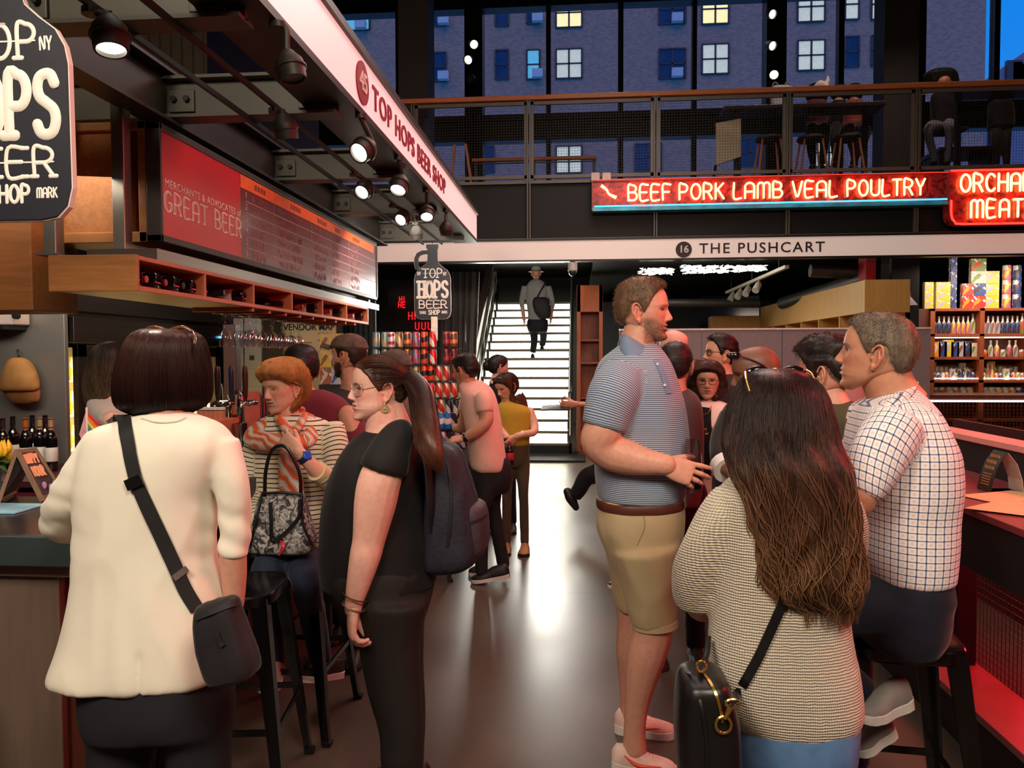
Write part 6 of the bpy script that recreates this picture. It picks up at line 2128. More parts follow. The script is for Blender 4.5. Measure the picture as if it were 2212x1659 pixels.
# glasses hanging from the shelf
rk=thing('glass_rack','wooden runner rack for stem glasses under the wine shelf','rack',(-1.85,5.0,1.84))
rows_y=[4.05,4.28,4.52,4.76,5.0,5.24,5.48,5.72,5.96]
for k,y in enumerate(rows_y):
 g=MB();g.box(-2.10,-1.76,y-.012,y+.012,1.845,1.864);g.build('runner',FR,rk,smooth=False)
WG=glass('goblet_glass',(.97,.97,.99),.9,.02)
def goblet(x,y,label,proto=[None]):
 if proto[0]is None:
  o=thing('stem_glass',label,'glass',(x,y,1.84),'stem glasses hanging in the rack')
  g=MB();g.lathe([(.031,.0),(.032,.002),(.006,-.006),(.0045,-.02),(.0045,-.075),(.010,-.085),(.026,-.10),(.033,-.125),(.034,-.15),(.030,-.185),(.029,-.185),(.0325,-.15),(.031,-.125),(.024,-.104),(.001,-.092)],(x,y,1.84),seg=18)
  g.build('goblet',WG,o);proto[0]=o
  return o
 return copy_thing(proto[0],(x,y,1.84),label)
for i,(px,Y)in enumerate([(486,4.2),(515,4.2),(540,4.2),(528,4.45),(553,4.45),(566,4.7),(585,4.7),(590,4.95),(608,4.95),(612,5.2),(628,5.2),(632,5.5),(645,5.5)]):
 x=P(px,700,Y)[0]
 goblet(x,Y,'stem glass hanging upside down from the rack, %s from the fridge'%ORD[i])

 # post, steel cabinet, vendor map, ribbed column
mb=MB();x=P(482,760,6.0)[0];mb.box(x,P(509,760,6.0)[0],6.0,6.1,0,1.86)
tag(mb.build('wooden_post',mat('red_brown_post',(84,52,44),.4,0,.1,5),smooth=False,bevel=.004),'red brown upright post between the fridge and the steel cabinet','post')
sk=thing('steel_cabinet','tall stainless cabinet behind the bar with a black keypad','cabinet',tuple(P(540,900,7.0)))
a,b,m_=P(506,700,7.0)[0],P(566,700,7.0)[0],P(528,700,7.0)[0]
mb=MB();mb.box(a,b,7.0,7.5,0,1.98);mb.build('body',STEEL_DK,sk,smooth=False)
for q in((a,m_-.004),(m_+.004,b)):
 mb=MB();mb.box(q[0],q[1],6.98,7.0,.05,1.96);mb.build('door',STAIN,sk,smooth=False,bevel=.003)
c=P(543,773,6.97);mb=MB();mb.box(c[0]-.018,c[0]+.018,6.965,6.98,c[2]-.022,c[2]+.022);mb.build('keypad',BLACK,sk,smooth=False)
c=P(504,782,6.96);mb=MB();mb.box(c[0]-.012,c[0]+.012,6.97,6.98,c[2]-.07,c[2]+.07);mb.build('sticker',WHITEP,sk,smooth=False)
vm=thing('vendor_map','cream VENDOR MAP board on the wall behind the bar','notice board',tuple(P(655,760,7.6)))
a,b=P(588,697,7.6),P(727,860,7.6)
mb=MB();mb.box(a[0],b[0],7.58,7.62,b[2],a[2]);mb.build('board',mat('cream_board',(226,212,160),.5,0,.04,6),vm,smooth=False)
t0_,t1_=P(612,707,7.57),P(723,707,7.57)
t=text('lettering','VENDOR MAP',.09,(t0_+t1_)/2,(1,0,0),(0,0,1),INK,vm,.002,bold=.002);fit_text(t,0,t1_[0]-t0_[0])
mb=MB();q=P(616,743,7.575);mb.box(q[0]-.09,q[0]+.09,7.572,7.58,q[2]-.025,q[2]+.025);mb.build('black_label',INK,vm,smooth=False)
mb=MB()
for px,py,w in[(608,721,.1),(616,727,.16),(608,733,.12),(660,740,.12),(690,735,.05),(660,760,.1),(700,760,.1),(690,720,.03),(698,720,.03),(706,720,.03),(695,748,.03)]:
 q=P(px,py,7.575);mb.box(q[0]-w/2,q[0]+w/2,7.574,7.58,q[2]-.006,q[2]+.006)
mb.build('print_block',mat('grey_ink',(150,140,110),.6),vm,smooth=False)
mb=MB();a,b=P(720,640,7.9)[0],P(806,640,7.9)[0]
x=a
while x<b:mb.box(x,x+.035,7.9,7.96,0,2.7);mb.box(x+.035,x+.055,7.93,7.96,0,2.7);x+=.055
struct('wall_ribbed',mb,BLACK)
mb=MB();a=P(575,640,7.68)[0];mb.box(a,P(588,640,7.6)[0],7.56,7.62,0,2.4);mb.box(P(470,640,7.8)[0],P(735,640,7.6)[0],7.632,7.69,0,2.9);struct('wall_stall_back',mb,mat('stall_back',(40,36,34),.6,0,.1,3))
# dim red neon far behind
nr=thing('red_neon','dim red neon tubing deep behind the small hanging jug sign','sign',tuple(P(870,670,10.6)))
mb=MB();mb.box(P(838,650,10.6)[0],P(945,650,10.6)[0],10.62,10.66,0,2.6);mb.build('backing',BLACK,nr,smooth=False)
RN=glow('dim_red_neon',(220,24,34),1.6)
for w_,px,py,h in(('HI',868,652,.07),('HE',868,664,.07),('HF',893,690,.10),('UUU',915,712,.1)):
 g=MB();stroke_mesh(g,w_,h,P(px,py,10.6),(1,0,0),(0,0,1),.007,gap=.4,depth=1,seg=6);g.build('tube',RN,nr)

 # bottles, taps and carriers on the far bar
tp=thing('tap_tower','chrome beer tap tower with a dark handle on the bar','beer tap',tuple(P(512,1000,4.2)))
CHR=mat('chrome',(200,196,190),.12,1.0,.05,5)
c=P(512,960,4.2);g=MB();g.lathe([(0,0),(.07,0),(.065,.02),(.045,.03),(.045,.30),(.05,.31),(.03,.33),(.001,.335)],(c[0],4.2,1.076));g.build('column',CHR,tp)
for k in range(3):
 g=MB();x=c[0]-.08+.08*k;g.tube([(x,4.2,1.33),(x,4.10,1.34),(x,4.06,1.27)],.012,seg=8,n=10);g.build('spout',CHR,tp)
 g=MB();g.lathe([(.008,0),(.014,.04),(.018,.16),(.012,.20),(.001,.205)],(x,4.14,1.345));g.build('handle',[mat('dark_handle',(34,24,24),.3),mat('navy_handle',(34,40,70),.3),mat('brown_handle',(60,30,26),.3)][k],tp)
g=MB();g.box(c[0]-.12,c[0]+.12,4.17,4.23,1.325,1.355);g.build('manifold',CHR,tp,bevel=.01)
cr=thing('bottle_carrier','salmon coloured bottle carrier on the bar before the lit fridge','carrier',tuple(P(448,950,3.9)))
a,b=P(414,905,3.9),P(478,950,3.9)
g=MB();g.box(a[0],b[0],3.9,4.12,1.076,b[2]+.10);g.build('box',mat('salmon_card',(212,112,84),.6,0,.05,20),cr,smooth=False)
for k in range(5):
 x=a[0]+.03+k*(b[0]-a[0]-.06)/4
 g=MB();g.lathe([(.001,0),(.024,.0),(.024,.05),(.001,.055)],(x,3.96,b[2]+.10));g.build('bottle_neck',mat('salmon_cup',(206,130,96),.4),cr)
 g=MB();g.lathe([(.001,0),(.026,0),(.026,.012),(.001,.014)],(x,3.96,b[2]+.155));g.build('white_lid',WHITEP,cr)
bd=thing('menu_stack','black and red stacked menus beside the beer taps','menus',tuple(P(546,930,4.6)))
a,b=P(524,845,4.6),P(560,900,4.6)
for k in range(6):
 g=MB();g.box(a[0]+.005*k,b[0]-.002*k,4.6+.03*k,4.612+.03*k,1.076,a[2]-.015*k);g.build('menu_card',[BLACK,mat('red_menu',(150,40,44),.5)][k%2]if k else mat('coral_card',(206,92,76),.5),bd,smooth=False)
g=MB();c=P(520,930,4.05);g.lathe([(0,0),(.035,0),(.04,.03),(.04,.15),(.042,.16),(.001,.17)],(c[0],4.05,1.076));tag(g.build('steel_shaker',CHR),'polished steel shaker on the bar beside the taps','shaker')
g=MB();c=P(566,930,4.3);g.lathe([(0,0),(.04,0),(.05,.05),(.045,.13),(.02,.16),(.001,.17)],(c[0],4.3,1.076));tag(g.build('glass_jug',mat('brown_jug',(96,70,54),.15)),'round brown jug on the bar near the red haired woman','jug')

# ------------------------------------------------------------------ beer can display
CANS=[((120,150,150),(176,150,110),'teal'),((116,146,140),(180,148,104),'sea green'),((214,208,208),(170,60,80),'white'),((120,88,56),(206,178,120),'bronze'),((110,72,50),(220,130,80),'brown'),((130,118,140),(190,60,80),'lilac grey'),((214,74,44),(40,24,30),'orange red'),((206,40,46),(232,224,214),'red'),
((96,120,84),(180,150,90),'green'),((206,192,160),(190,50,40),'cream'),((104,34,44),(160,60,60),'maroon'),((206,60,110),(230,120,60),'pink'),((46,120,190),(230,230,235),'blue'),((30,28,40),(200,190,190),'black'),((230,130,50),(230,220,200),'orange'),((190,190,196),(90,110,150),'silver'),((230,180,50),(60,40,30),'yellow')]
_CM={}
def can_mat(i):
 if i in _CM:return _CM[i]
 a,b,nm=CANS[i]
 m,nt,bs_=nodes_of('can_'+nm.replace(' ','_'))
 N,L=nt.nodes,nt.links
 tc=N.new('ShaderNodeTexCoord');wv=N.new('ShaderNodeTexWave');wv.inputs['Scale'].default_value=.35+.12*(i%3);wv.inputs['Distortion'].default_value=3.5;wv.inputs['Detail'].default_value=2
 if i%2:wv.bands_direction='DIAGONAL'
 else:wv.bands_direction='Z'
 L.new(tc.outputs['Generated'],wv.inputs['Vector'])
 rp=N.new('ShaderNodeValToRGB');e=rp.color_ramp.elements;e[0].position=.62;e[0].color=(*lin(a),1);e[1].position=.68;e[1].color=(*lin(b),1)
 L.new(wv.outputs['Fac'],rp.inputs[0]);L.new(rp.outputs[0],bs_.inputs['Base Color'])
 bs_.inputs['Metallic'].default_value=.35;bs_.inputs['Roughness'].default_value=.3
 _CM[i]=m
 return m
SILV=mat('can_lid',(196,192,190),.25,.9,.05,10)
_CP={}
def beer_can(x,y,z,i,label):
 if i not in _CP:
  o=thing('beer_can',label,'can',(x,y,z),'cans of the beer display')
  g=MB();g.lathe([(0,.0005),(.024,.0005),(.033,.010),(.033,.132),(.028,.142)],(x,y,z),seg=20);g.build('sleeve',can_mat(i),o)
  g=MB();g.lathe([(.028,.1415),(.0285,.146),(.026,.146),(.024,.142),(.001,.142)],(x,y,z),seg=20);g.build('lid',SILV,o)
  _CP[i]=o
  return o
 return copy_thing(_CP[i],(x,y,z),label)
rk2=thing('can_rack','dark tiered rack holding the stacks of beer cans','rack',(-1.45,6.75,0))
YC=6.85
zb_=[1.672,1.521,1.370,1.219,1.068]
g=MB();g.box(-2.45,-1.02,6.66,7.1,0,1.04);g.build('base',BLACK,rk2,smooth=False)
xr_=lambda px,Y=YC:P(px,800,Y)[0]
tiers=[(0,[(813,0),(832,1),(846,2),(863,3),(881,4),(899,5),(917,6),(936,7),(965,10),(981,4)]),
(1,[(813,0),(832,1),(848,2),(864,3),(881,4),(899,5),(917,6),(936,7),(965,10),(981,10)]),
(2,[(813,8),(830,1),(847,2),(864,14),(881,14),(899,8),(917,6),(931,6),(948,9),(964,9),(982,10)]),
(3,[(848,2),(866,11),(884,7),(902,11),(917,11),(931,7),(948,9),(964,9),(980,9),(997,9)]),
(4,[(866,14),(884,14),(902,7),(919,11),(936,14),(953,9),(970,13),(986,13),(1001,16)])]
for t,lst in tiers:
 for k,(px,i)in enumerate(lst):
  beer_can(xr_(px),YC,zb_[t]+.0015,i,'%s beer can, %s along the %s row of the can display'%(CANS[i][2],ORD[k],['top','second','third','fourth','fifth'][t]))
 xs_=[xr_(p)for p,_ in lst]
 g=MB();g.box(min(xs_)-.04,max(xs_)+.04,YC-.04,YC+.2,zb_[t]-.0035,zb_[t]);g.build('tier_sheet',BLACK,rk2,smooth=False)
 if t==4:
  g=MB();g.box(min(xs_)-.04,max(xs_)+.04,YC-.04,YC+.2,1.04,1.0645);g.build('riser',BLACK,rk2,smooth=False)
g=MB();g.box(-1.42,-.93,6.18,6.56,0,.835);g.build('step',BLACK,rk2,smooth=False)
for t,(z,lst)in enumerate([(.988,[(940,14),(953,12),(969,12),(982,13),(996,13)]),(.837,[(940,15),(956,15),(971,13),(986,15),(1000,13)])]):
 for k,(px,i)in enumerate(lst):
  beer_can(P(px,900,6.28)[0]+(.004 if t else 0),6.28,z,i,'%s beer can, %s in the %s row of the low front step'%(CANS[i][2],ORD[k],['upper','lower'][t]))
g=MB();g.box(P(935,900,6.28)[0]-.02,P(1004,900,6.28)[0]+.03,6.24,6.4,.9835,.9865);g.build('tier_sheet',BLACK,rk2,smooth=False)
for k,(px,z,ci)in enumerate([(704,1.66,5),(728,1.66,5),(704,1.50,5),(728,1.50,3),(704,1.34,9),(728,1.34,8)]):
 x=P(px,800,6.9)[0];g=MB();g.box(x-.055,x+.055,6.9,7.05,z+.001,z+.150)
 tag(g.build('beer_carton',pack_mat(PALETTE[ci][0],PALETTE[(ci+4)%10][0],'carton%d'%ci),smooth=False,bevel=.003),'%s beer carton behind the bearded man, %s of the six'%(PALETTE[ci][1],ORD[k]),'carton','beer cartons beside the cans')
g=MB();g.box(P(690,800,6.9)[0],P(745,800,6.9)[0],6.88,7.1,0,1.339);g.build('side_base',BLACK,rk2,smooth=False)
g=MB();q=P(937,712,6.95);g.box(q[0]-.03,q[0]+.03,6.98,6.985,q[2]-.10,q[2]+.12);tag(g.build('price_card',mat('price_white',(236,228,206),.6),smooth=False),'upright cream price card behind the beer cans under the jug sign','card')
g=MB();g.box(q[0]-.006,q[0]+.006,6.986,6.996,1.0,q[2]-.05);g.build('card_stem',BLACK,rk2,smooth=False)

# ------------------------------------------------------------------ black steel bar stools
def bar_stool(loc,label,rz=0,proto=[None]):
 if proto[0]is None:
  o=thing('bar_stool',label,'stool',loc,'black metal bar stools')
  L=A3(*loc)
  def ring(h,hw,n=32,ex=4.5):
   a=np.linspace(0,2*np.pi,n,endpoint=False);c,s_=np.cos(a),np.sin(a)
   return L+np.stack([np.sign(c)*np.abs(c)**(2/ex)*hw,np.sign(s_)*np.abs(s_)**(2/ex)*hw,np.full(n,h)],1)
  g=MB();g.loft([ring(.715,.168),ring(.72,.172),ring(.752,.172),ring(.758,.168),ring(.756,.150),ring(.750,.13)]);g.build('seat',BLACKG,o,bevel=0)
  for sx in(-1,1):
   for sy in(-1,1):
    g=MB()
    rr=[]
    for t in np.linspace(0,1,8):
     cc=L+A3(sx*(.150+.075*t),sy*(.150+.075*t),.745-.737*t);w=.052-.026*t
     rr.append([cc+A3(sx*.006,sy*.006,0),cc+A3(-sx*w,sy*.006,0),cc+A3(-sx*w,sy*-.004,0),cc+A3(-sx*.004,sy*-.004,0),cc+A3(-sx*.004,-sy*w,0),cc+A3(sx*.006,-sy*w,0)])
    g.loft(rr);lg=g.build('leg',BLACKG,o,sharp=30)
    cc=L+A3(sx*.222,sy*.222,0);g=MB();g.box(cc[0]-.018,cc[0]+.018,cc[1]-.018,cc[1]+.018,0,.02);sub(g.build('foot_cap',BLACK,o,smooth=False),lg)
  for a,b in(((-1,-1),(1,-1)),((1,-1),(1,1)),((1,1),(-1,1)),((-1,1),(-1,-1))):
   g=MB();k_=.150+.075*.62;g.bar(L+A3(a[0]*k_,a[1]*k_,.29),L+A3(b[0]*k_,b[1]*k_,.29),.008,.022);g.build('foot_rail',BLACKG,o,smooth=False)
  proto[0]=o
  if rz:o.rotation_euler=(0,0,rz)
  return o
 return copy_thing(proto[0],loc,label,rz)
bar_stool((-1.25,3.25,0),'black metal bar stool under the red haired woman')
bar_stool((-1.27,2.72,0),'black metal bar stool beside the white blazer, its glossy seat empty',R_(8))
bar_stool((.96,2.42,0),'black metal bar stool under the man in the checked shirt',R_(-6))
bar_stool((-1.16,5.52,0),'black metal bar stool half hidden behind the backpack',R_(10))
bar_stool((-1.92,1.80,0),'black metal bar stool at the near end of the bar, only a leg showing',R_(4))

# ------------------------------------------------------------------ right hand counter
rcn=thing('drink_counter','black drinks counter with a raised pink topped back and a red lit foot ledge','counter',(1.56,3.2,0))
CTOP=mat('counter_top',(120,52,56),.3,0,.1,4)
mb=MB();mb.box(1.34,1.78,.9,5.6,1.045,1.07);mb.build('top',CTOP,rcn,smooth=False,bevel=.003)
mb=MB();mb.box(1.345,1.375,.9,5.6,.86,1.045);mb.build('apron',BLACK,rcn,smooth=False)
mb=MB();mb.box(1.78,1.83,.9,5.6,.82,1.205);mb.build('back_panel',BLACK,rcn,smooth=False)
mb=MB();mb.box(1.76,1.88,.9,5.6,1.205,1.235);mb.build('back_rail',mat('pale_rail',(226,150,140),.45,0,.06,5),rcn,smooth=False,bevel=.004)
mb=MB();mb.box(1.55,1.80,.9,5.6,.17,.20);mb.build('foot_ledge',mat('ledge_steel',(150,96,96),.35,.1,.1,5),rcn,smooth=False,bevel=.003)
mb=MB();mb.box(1.56,1.82,.9,5.6,0,.17);mb.build('base',BLACK,rcn,smooth=False)
for y in(3.62,1.6,5.3):
 mb=MB();mb.box(1.70,1.78,y-.04,y+.04,.2,1.045);mb.build('post',BLACK,rcn,smooth=False)
mb=MB()
y=.95
while y<5.6:mb.box(1.80,1.8025,y,y+.0025,.2,.82);y+=.03
z=.22
while z<.82:mb.box(1.803,1.8055,.9,5.6,z,z+.0025);z+=.03
mb.build('wire_mesh',mat('dark_mesh',(86,60,56),.4,.4,.1,20),rcn,smooth=False)
# red neon tubes beyond the mesh
rt=thing('red_neon_tube','red neon tubing glowing behind the wire mesh of the drinks counter','neon light',(2.4,3.6,.3))
NR2=glow('red_tube',(255,30,50),9.0)
mb=MB();mb.tube([(2.3,3.72,1.02),(2.3,3.70,.72),(2.3,3.80,.62)],.012,seg=8,n=16);mb.build('upper_tube',NR2,rt)
mb=MB();mb.tube([(2.2,4.2,.52),(2.2,4.6,.60)],.012,seg=8);mb.build('lower_tube',NR2,rt)
mb=MB();mb.box(2.6,2.64,2.0,5.6,0,1.15);mb.build('backing',mat('dark_red_wall',(60,18,22),.5),rt,smooth=False)
mb=MB();mb.box(2.31,2.6,3.66,3.70,.9,.93);mb.box(2.21,2.6,4.4,4.44,.53,.56);mb.build('bracket',STEEL_BLK,rt,smooth=False)
lamp('neon_glow','AREA',(2.5,3.0,.75),(1.5,2.8,.2),26,RED,shape='RECTANGLE',size=2.2,size_y=.3)
# table tent and menus on the counter
tt=thing('table_tent','black and gold table tent card curled on the drinks counter','menu card',tuple(PX(2145,1050,1.62)))
b0=PX(2142,1052,1.60);b0[2]=1.0705
mb=MB()
pr_=[(-.035,0),(-.052,.05),(-.045,.10),(-.020,.145)]
rgs=[]
for y in(-.055,.055):pass
def tent_sheet(prof,y0,y1,t=.002):
 a=[b0+A3(x,y0,z)for x,z in prof]+[b0+A3(x+t,y0,z)for x,z in prof[::-1]]
 b=[q+A3(0,y1-y0,0)for q in a]
 g=MB();g.loft([a,b]);return g
tent_sheet([(-.03,.001),(-.02,.05),(.0,.11),(.03,.155)],-.05,.05).build('front_sheet',mat('tent_black',(26,20,18),.4),tt,smooth=False)
tent_sheet([(.03,.155),(.065,.11),(.085,.05),(.09,.001)],-.05,.05).build('back_sheet',mat('tent_white',(206,190,180),.5),tt,smooth=False)
tent_sheet([(-.03,.001),(.09,.001)],-.05,.05).build('base_sheet',mat('tent_black',(26,20,18)),tt,smooth=False)
g=MB()
for k in range(3):
 z0=.085+k*.022;x0_=np.interp(z0,[0,.05,.11,.155],[-.03,-.02,0,.03])-.0015
 for j in range(3):g.box(b0[0]+x0_-.001,b0[0]+x0_+.001,b0[1]-.035+j*.024,b0[1]-.016+j*.024,b0[2]+z0,b0[2]+z0+.012)
for k in range(5):
 z0=.025+k*.010;x0_=np.interp(z0,[0,.05,.11,.155],[-.03,-.02,0,.03])-.0015;g.box(b0[0]+x0_-.001,b0[0]+x0_+.001,b0[1]-.03,b0[1]+.03,b0[2]+z0,b0[2]+z0+.004)
g.build('gold_print',mat('gold_print',(190,140,70),.4,.3),tt,smooth=False)
PAPR=mat('kraft_menu',(226,176,130),.6,0,.08,20)
for k,pts_ in enumerate([[(2070,1070),(2185,1060),(2280,1075),(2165,1090)],[(2082,1098),(2165,1080),(2290,1095),(2230,1116)]]):
 q=[PZ(x,y,1.073+.003*k)for x,y in pts_];g=MB();g.loft([q,[w_+A3(0,0,.0015)for w_ in q]])
 tag(g.build('paper_menu',PAPR,smooth=False),'kraft paper menu lying on the drinks counter, %s'%['beside the table tent','overhanging the near edge'][k],'menu')
 # ------------------------------------------------------------------ cloth
def cloth_mat(name,rgb,rough=.8,var=.06,weave=900,bump=.12,sheen=.15):
 return mat(name,rgb,rough,0,var,9,bump=bump,bscale=weave,spec=.25,sheen=sheen)

def pattern_mat(name,build,rough=.8):
 if name in _M:return _M[name]
 m,nt,b=nodes_of(name)
 N,L=nt.nodes,nt.links
 at=N.new('ShaderNodeAttribute');at.attribute_name='pat'
 sp=N.new('ShaderNodeSeparateXYZ');L.new(at.outputs['Vector'],sp.inputs[0])
 geo=N.new('ShaderNodeTexCoord')
 col=build(N,L,sp.outputs['X'],sp.outputs['Y'],geo.outputs['Object'])
 L.new(col,b.inputs['Base Color'])
 b.inputs['Roughness'].default_value=rough;b.inputs['Specular IOR Level'].default_value=.25
 b.inputs['Sheen Weight'].default_value=.1
 nz=N.new('ShaderNodeTexNoise');nz.inputs['Scale'].default_value=700;L.new(geo.outputs['Object'],nz.inputs['Vector'])
 bp=N.new('ShaderNodeBump');bp.inputs['Strength'].default_value=.1;bp.inputs['Distance'].default_value=.01
 L.new(nz.outputs['Fac'],bp.inputs['Height']);L.new(bp.outputs[0],b.inputs['Normal'])
 _M[name]=m
 return m

def _math(N,L,op,a,b=None,c=None):
 n=N.new('ShaderNodeMath');n.operation=op
 for i,x in enumerate((a,b,c)):
  if x is None:continue
  if isinstance(x,(int,float)):n.inputs[i].default_value=x
  else:L.new(x,n.inputs[i])
 return n.outputs[0]

def _line(N,L,x,period,width,soft=.08):
 """1 on stripes of the given width, else 0"""
 f=_math(N,L,'FRACT',_math(N,L,'DIVIDE',x,period))
 d=_math(N,L,'ABSOLUTE',_math(N,L,'SUBTRACT',f,.5))
 n=N.new('ShaderNodeMapRange');n.interpolation_type='SMOOTHSTEP'
 n.inputs[1].default_value=.5*width/period+soft*width/period;n.inputs[2].default_value=.5*width/period-soft*width/period
 L.new(d,n.inputs[0])
 return n.outputs[0]

def _mixc(N,L,f,a,b):
 m=N.new('ShaderNodeMix');m.data_type='RGBA'
 if isinstance(f,(int,float)):m.inputs['Factor'].default_value=f
 else:L.new(f,m.inputs['Factor'])
 for k,x in(('A',a),('B',b)):
  if isinstance(x,tuple):m.inputs[k].default_value=(*lin(x),1)
  else:L.new(x,m.inputs[k])
 return m.outputs['Result']

def stripes_build(ca,cb,period,width,warp=.004):
 def f(N,L,u,v,obj):
  nz=N.new('ShaderNodeTexNoise');nz.inputs['Scale'].default_value=9;L.new(obj,nz.inputs['Vector'])
  v2=_math(N,L,'ADD',v,_math(N,L,'MULTIPLY',nz.outputs['Fac'],warp))
  return _mixc(N,L,_line(N,L,v2,period,width),ca,cb)
 return f

def plaid_build(N,L,u,v,obj):
 p=.0195
 base=_mixc(N,L,.75,(250,238,236),(250,244,240))
 ta=_line(N,L,_math(N,L,'ADD',u,p/2),p,p*.42,.3);tb=_line(N,L,_math(N,L,'ADD',v,p/2),p,p*.42,.3)
 base=_mixc(N,L,_math(N,L,'MULTIPLY',_math(N,L,'MULTIPLY',ta,tb),.55),base,(226,176,160))
 la,lb=_line(N,L,u,p,.0032,.2),_line(N,L,v,p,.0032,.2)
 base=_mixc(N,L,_math(N,L,'MULTIPLY',_math(N,L,'MAXIMUM',la,lb),.82),base,(40,66,128))
 return _mixc(N,L,_math(N,L,'MULTIPLY',la,lb),base,(14,24,60))

def knit_mat(name,rgb):
 if name in _M:return _M[name]
 m,nt,b=nodes_of(name)
 N,L=nt.nodes,nt.links
 at=N.new('ShaderNodeAttribute');at.attribute_name='pat'
 sp=N.new('ShaderNodeSeparateXYZ');L.new(at.outputs['Vector'],sp.inputs[0])
 tc=N.new('ShaderNodeTexCoord');nz=N.new('ShaderNodeTexNoise');nz.inputs['Scale'].default_value=55;nz.inputs['Detail'].default_value=4
 L.new(tc.outputs['Object'],nz.inputs['Vector'])
 wob=_math(N,L,'MULTIPLY',nz.outputs['Fac'],.006)
 a=_math(N,L,'SINE',_math(N,L,'MULTIPLY',_math(N,L,'ADD',sp.outputs['Y'],wob),2*math.pi/.0068))
 c=_math(N,L,'SINE',_math(N,L,'MULTIPLY',_math(N,L,'ADD',sp.outputs['X'],wob),2*math.pi/.0058))
 h=_math(N,L,'ADD',a,_math(N,L,'MULTIPLY',c,.6))
 mr=N.new('ShaderNodeMapRange');mr.inputs[1].default_value=-1.4;mr.inputs[2].default_value=1.2;L.new(h,mr.inputs[0])
 L.new(_mixc(N,L,mr.outputs[0],tuple(x*.68 for x in rgb),rgb),b.inputs['Base Color'])
 b.inputs['Roughness'].default_value=.9;b.inputs['Sheen Weight'].default_value=.3;b.inputs['Specular IOR Level'].default_value=.15
 bp=N.new('ShaderNodeBump');bp.inputs['Strength'].default_value=.9;bp.inputs['Distance'].default_value=.003
 L.new(mr.outputs[0],bp.inputs['Height']);L.new(bp.outputs[0],b.inputs['Normal'])
 _M[name]=m
 return m

def scarf_mat():
 if 'scarf' in _M:return _M['scarf']
 m,nt,b=nodes_of('scarf')
 N,L=nt.nodes,nt.links
 tc=N.new('ShaderNodeTexCoord');wv=N.new('ShaderNodeTexWave');wv.inputs['Scale'].default_value=9;wv.inputs['Distortion'].default_value=7;wv.inputs['Detail'].default_value=1.5;wv.inputs['Detail Scale'].default_value=1.2
 wv.bands_direction='DIAGONAL';L.new(tc.outputs['Object'],wv.inputs['Vector'])
 rp=N.new('ShaderNodeValToRGB');rp.color_ramp.interpolation='CONSTANT';e=rp.color_ramp.elements
 e[0].color=(*lin((226,84,30)),1);e[1].position=.24;e[1].color=(*lin((120,62,34)),1)
 for p,q in((.36,(240,226,200)),(.48,(226,84,30)),(.60,(126,186,134)),(.80,(240,222,204)),(.92,(236,176,184))):
  x=e.new(p);x.color=(*lin(q),1)
 L.new(wv.outputs['Fac'],rp.inputs[0]);L.new(rp.outputs[0],b.inputs['Base Color'])
 b.inputs['Roughness'].default_value=.5;b.inputs['Sheen Weight'].default_value=.2
 _M['scarf']=m
 return m

def grid_strands(G,n,seed=1,k0=0.0,k1=1.0,drift=.12,off=(.001,.006),wave=.0,wfreq=3.0,K=16,rad=.0009,flick=0.0,kvar=.12,sector=None,kend=None):
 """fine strands following the columns of a hair surface G (rows x columns x 3)"""
 rg=np.random.default_rng(seed)
 R,M,_=G.shape
 a=rg.uniform(0,1,n)if sector is None else rg.uniform(sector[0],sector[1],n)
 s0=k0+rg.uniform(0,.25,n)*(k1-k0);s1=k1-rg.uniform(-kvar*.3,kvar,n)*(k1-k0)
 dr=rg.normal(0,drift/(2*np.pi),n)
 if kend is not None:
  m_=len(kend);ke=np.minimum(np.asarray(kend)[(a*m_).astype(int)%m_],np.asarray(kend)[((a+dr)*m_).astype(int)%m_])
  s1=np.minimum(s1,ke*rg.uniform(.93,1.02,n));s0=np.minimum(s0,s1*.5)
 t=np.linspace(0,1,K)
 rows=(s0[:,None]+(s1-s0)[:,None]*t[None])*(R-1)
 cols=(a[:,None]+dr[:,None]*t[None]+wave*np.sin(2*np.pi*(wfreq*t[None]*rg.uniform(.8,1.2,n)[:,None]+rg.uniform(0,1,n)[:,None]))*t[None])*M
 over=np.maximum(rows-(R-1),0);rows=np.clip(rows,0,R-1.001)
 i=np.floor(rows).astype(int);fi=(rows-i)[...,None]
 j=np.floor(cols).astype(int);fj=(cols-j)[...,None];j0=j%M;j1=(j+1)%M
 P_=(G[i,j0]*(1-fi)*(1-fj)+G[i+1,j0]*fi*(1-fj)+G[i,j1]*(1-fi)*fj+G[i+1,j1]*fi*fj)
 ctr=G.mean(1);c=ctr[i]*(1-fi)+ctr[i+1]*fi
 d=P_-c;d/=np.linalg.norm(d,axis=2)[...,None]+1e-9
 o=rg.uniform(off[0],off[1],n)[:,None]*np.interp(t,[0,.2,1],[.3,1,1.3])[None]
 S=P_+d*o[...,None]
 S+=d*(flick*np.maximum(t-.75,0)**2*16)[None,:,None]
 S[...,2]-=over*.01
 return strands_mesh(S,np.full(n,rad))

def add_strands(root,parent_obj,sv,sf,m,name='hair_strands'):
 so=mesh_obj(name,sv,sf,m,root,sharp=None,fix=False)
 so.parent=parent_obj;so.location=(0,0,0)
 return so

def cap_grid(v,M=110):
 return v[:(len(v)//M)*M].reshape(-1,M,3)

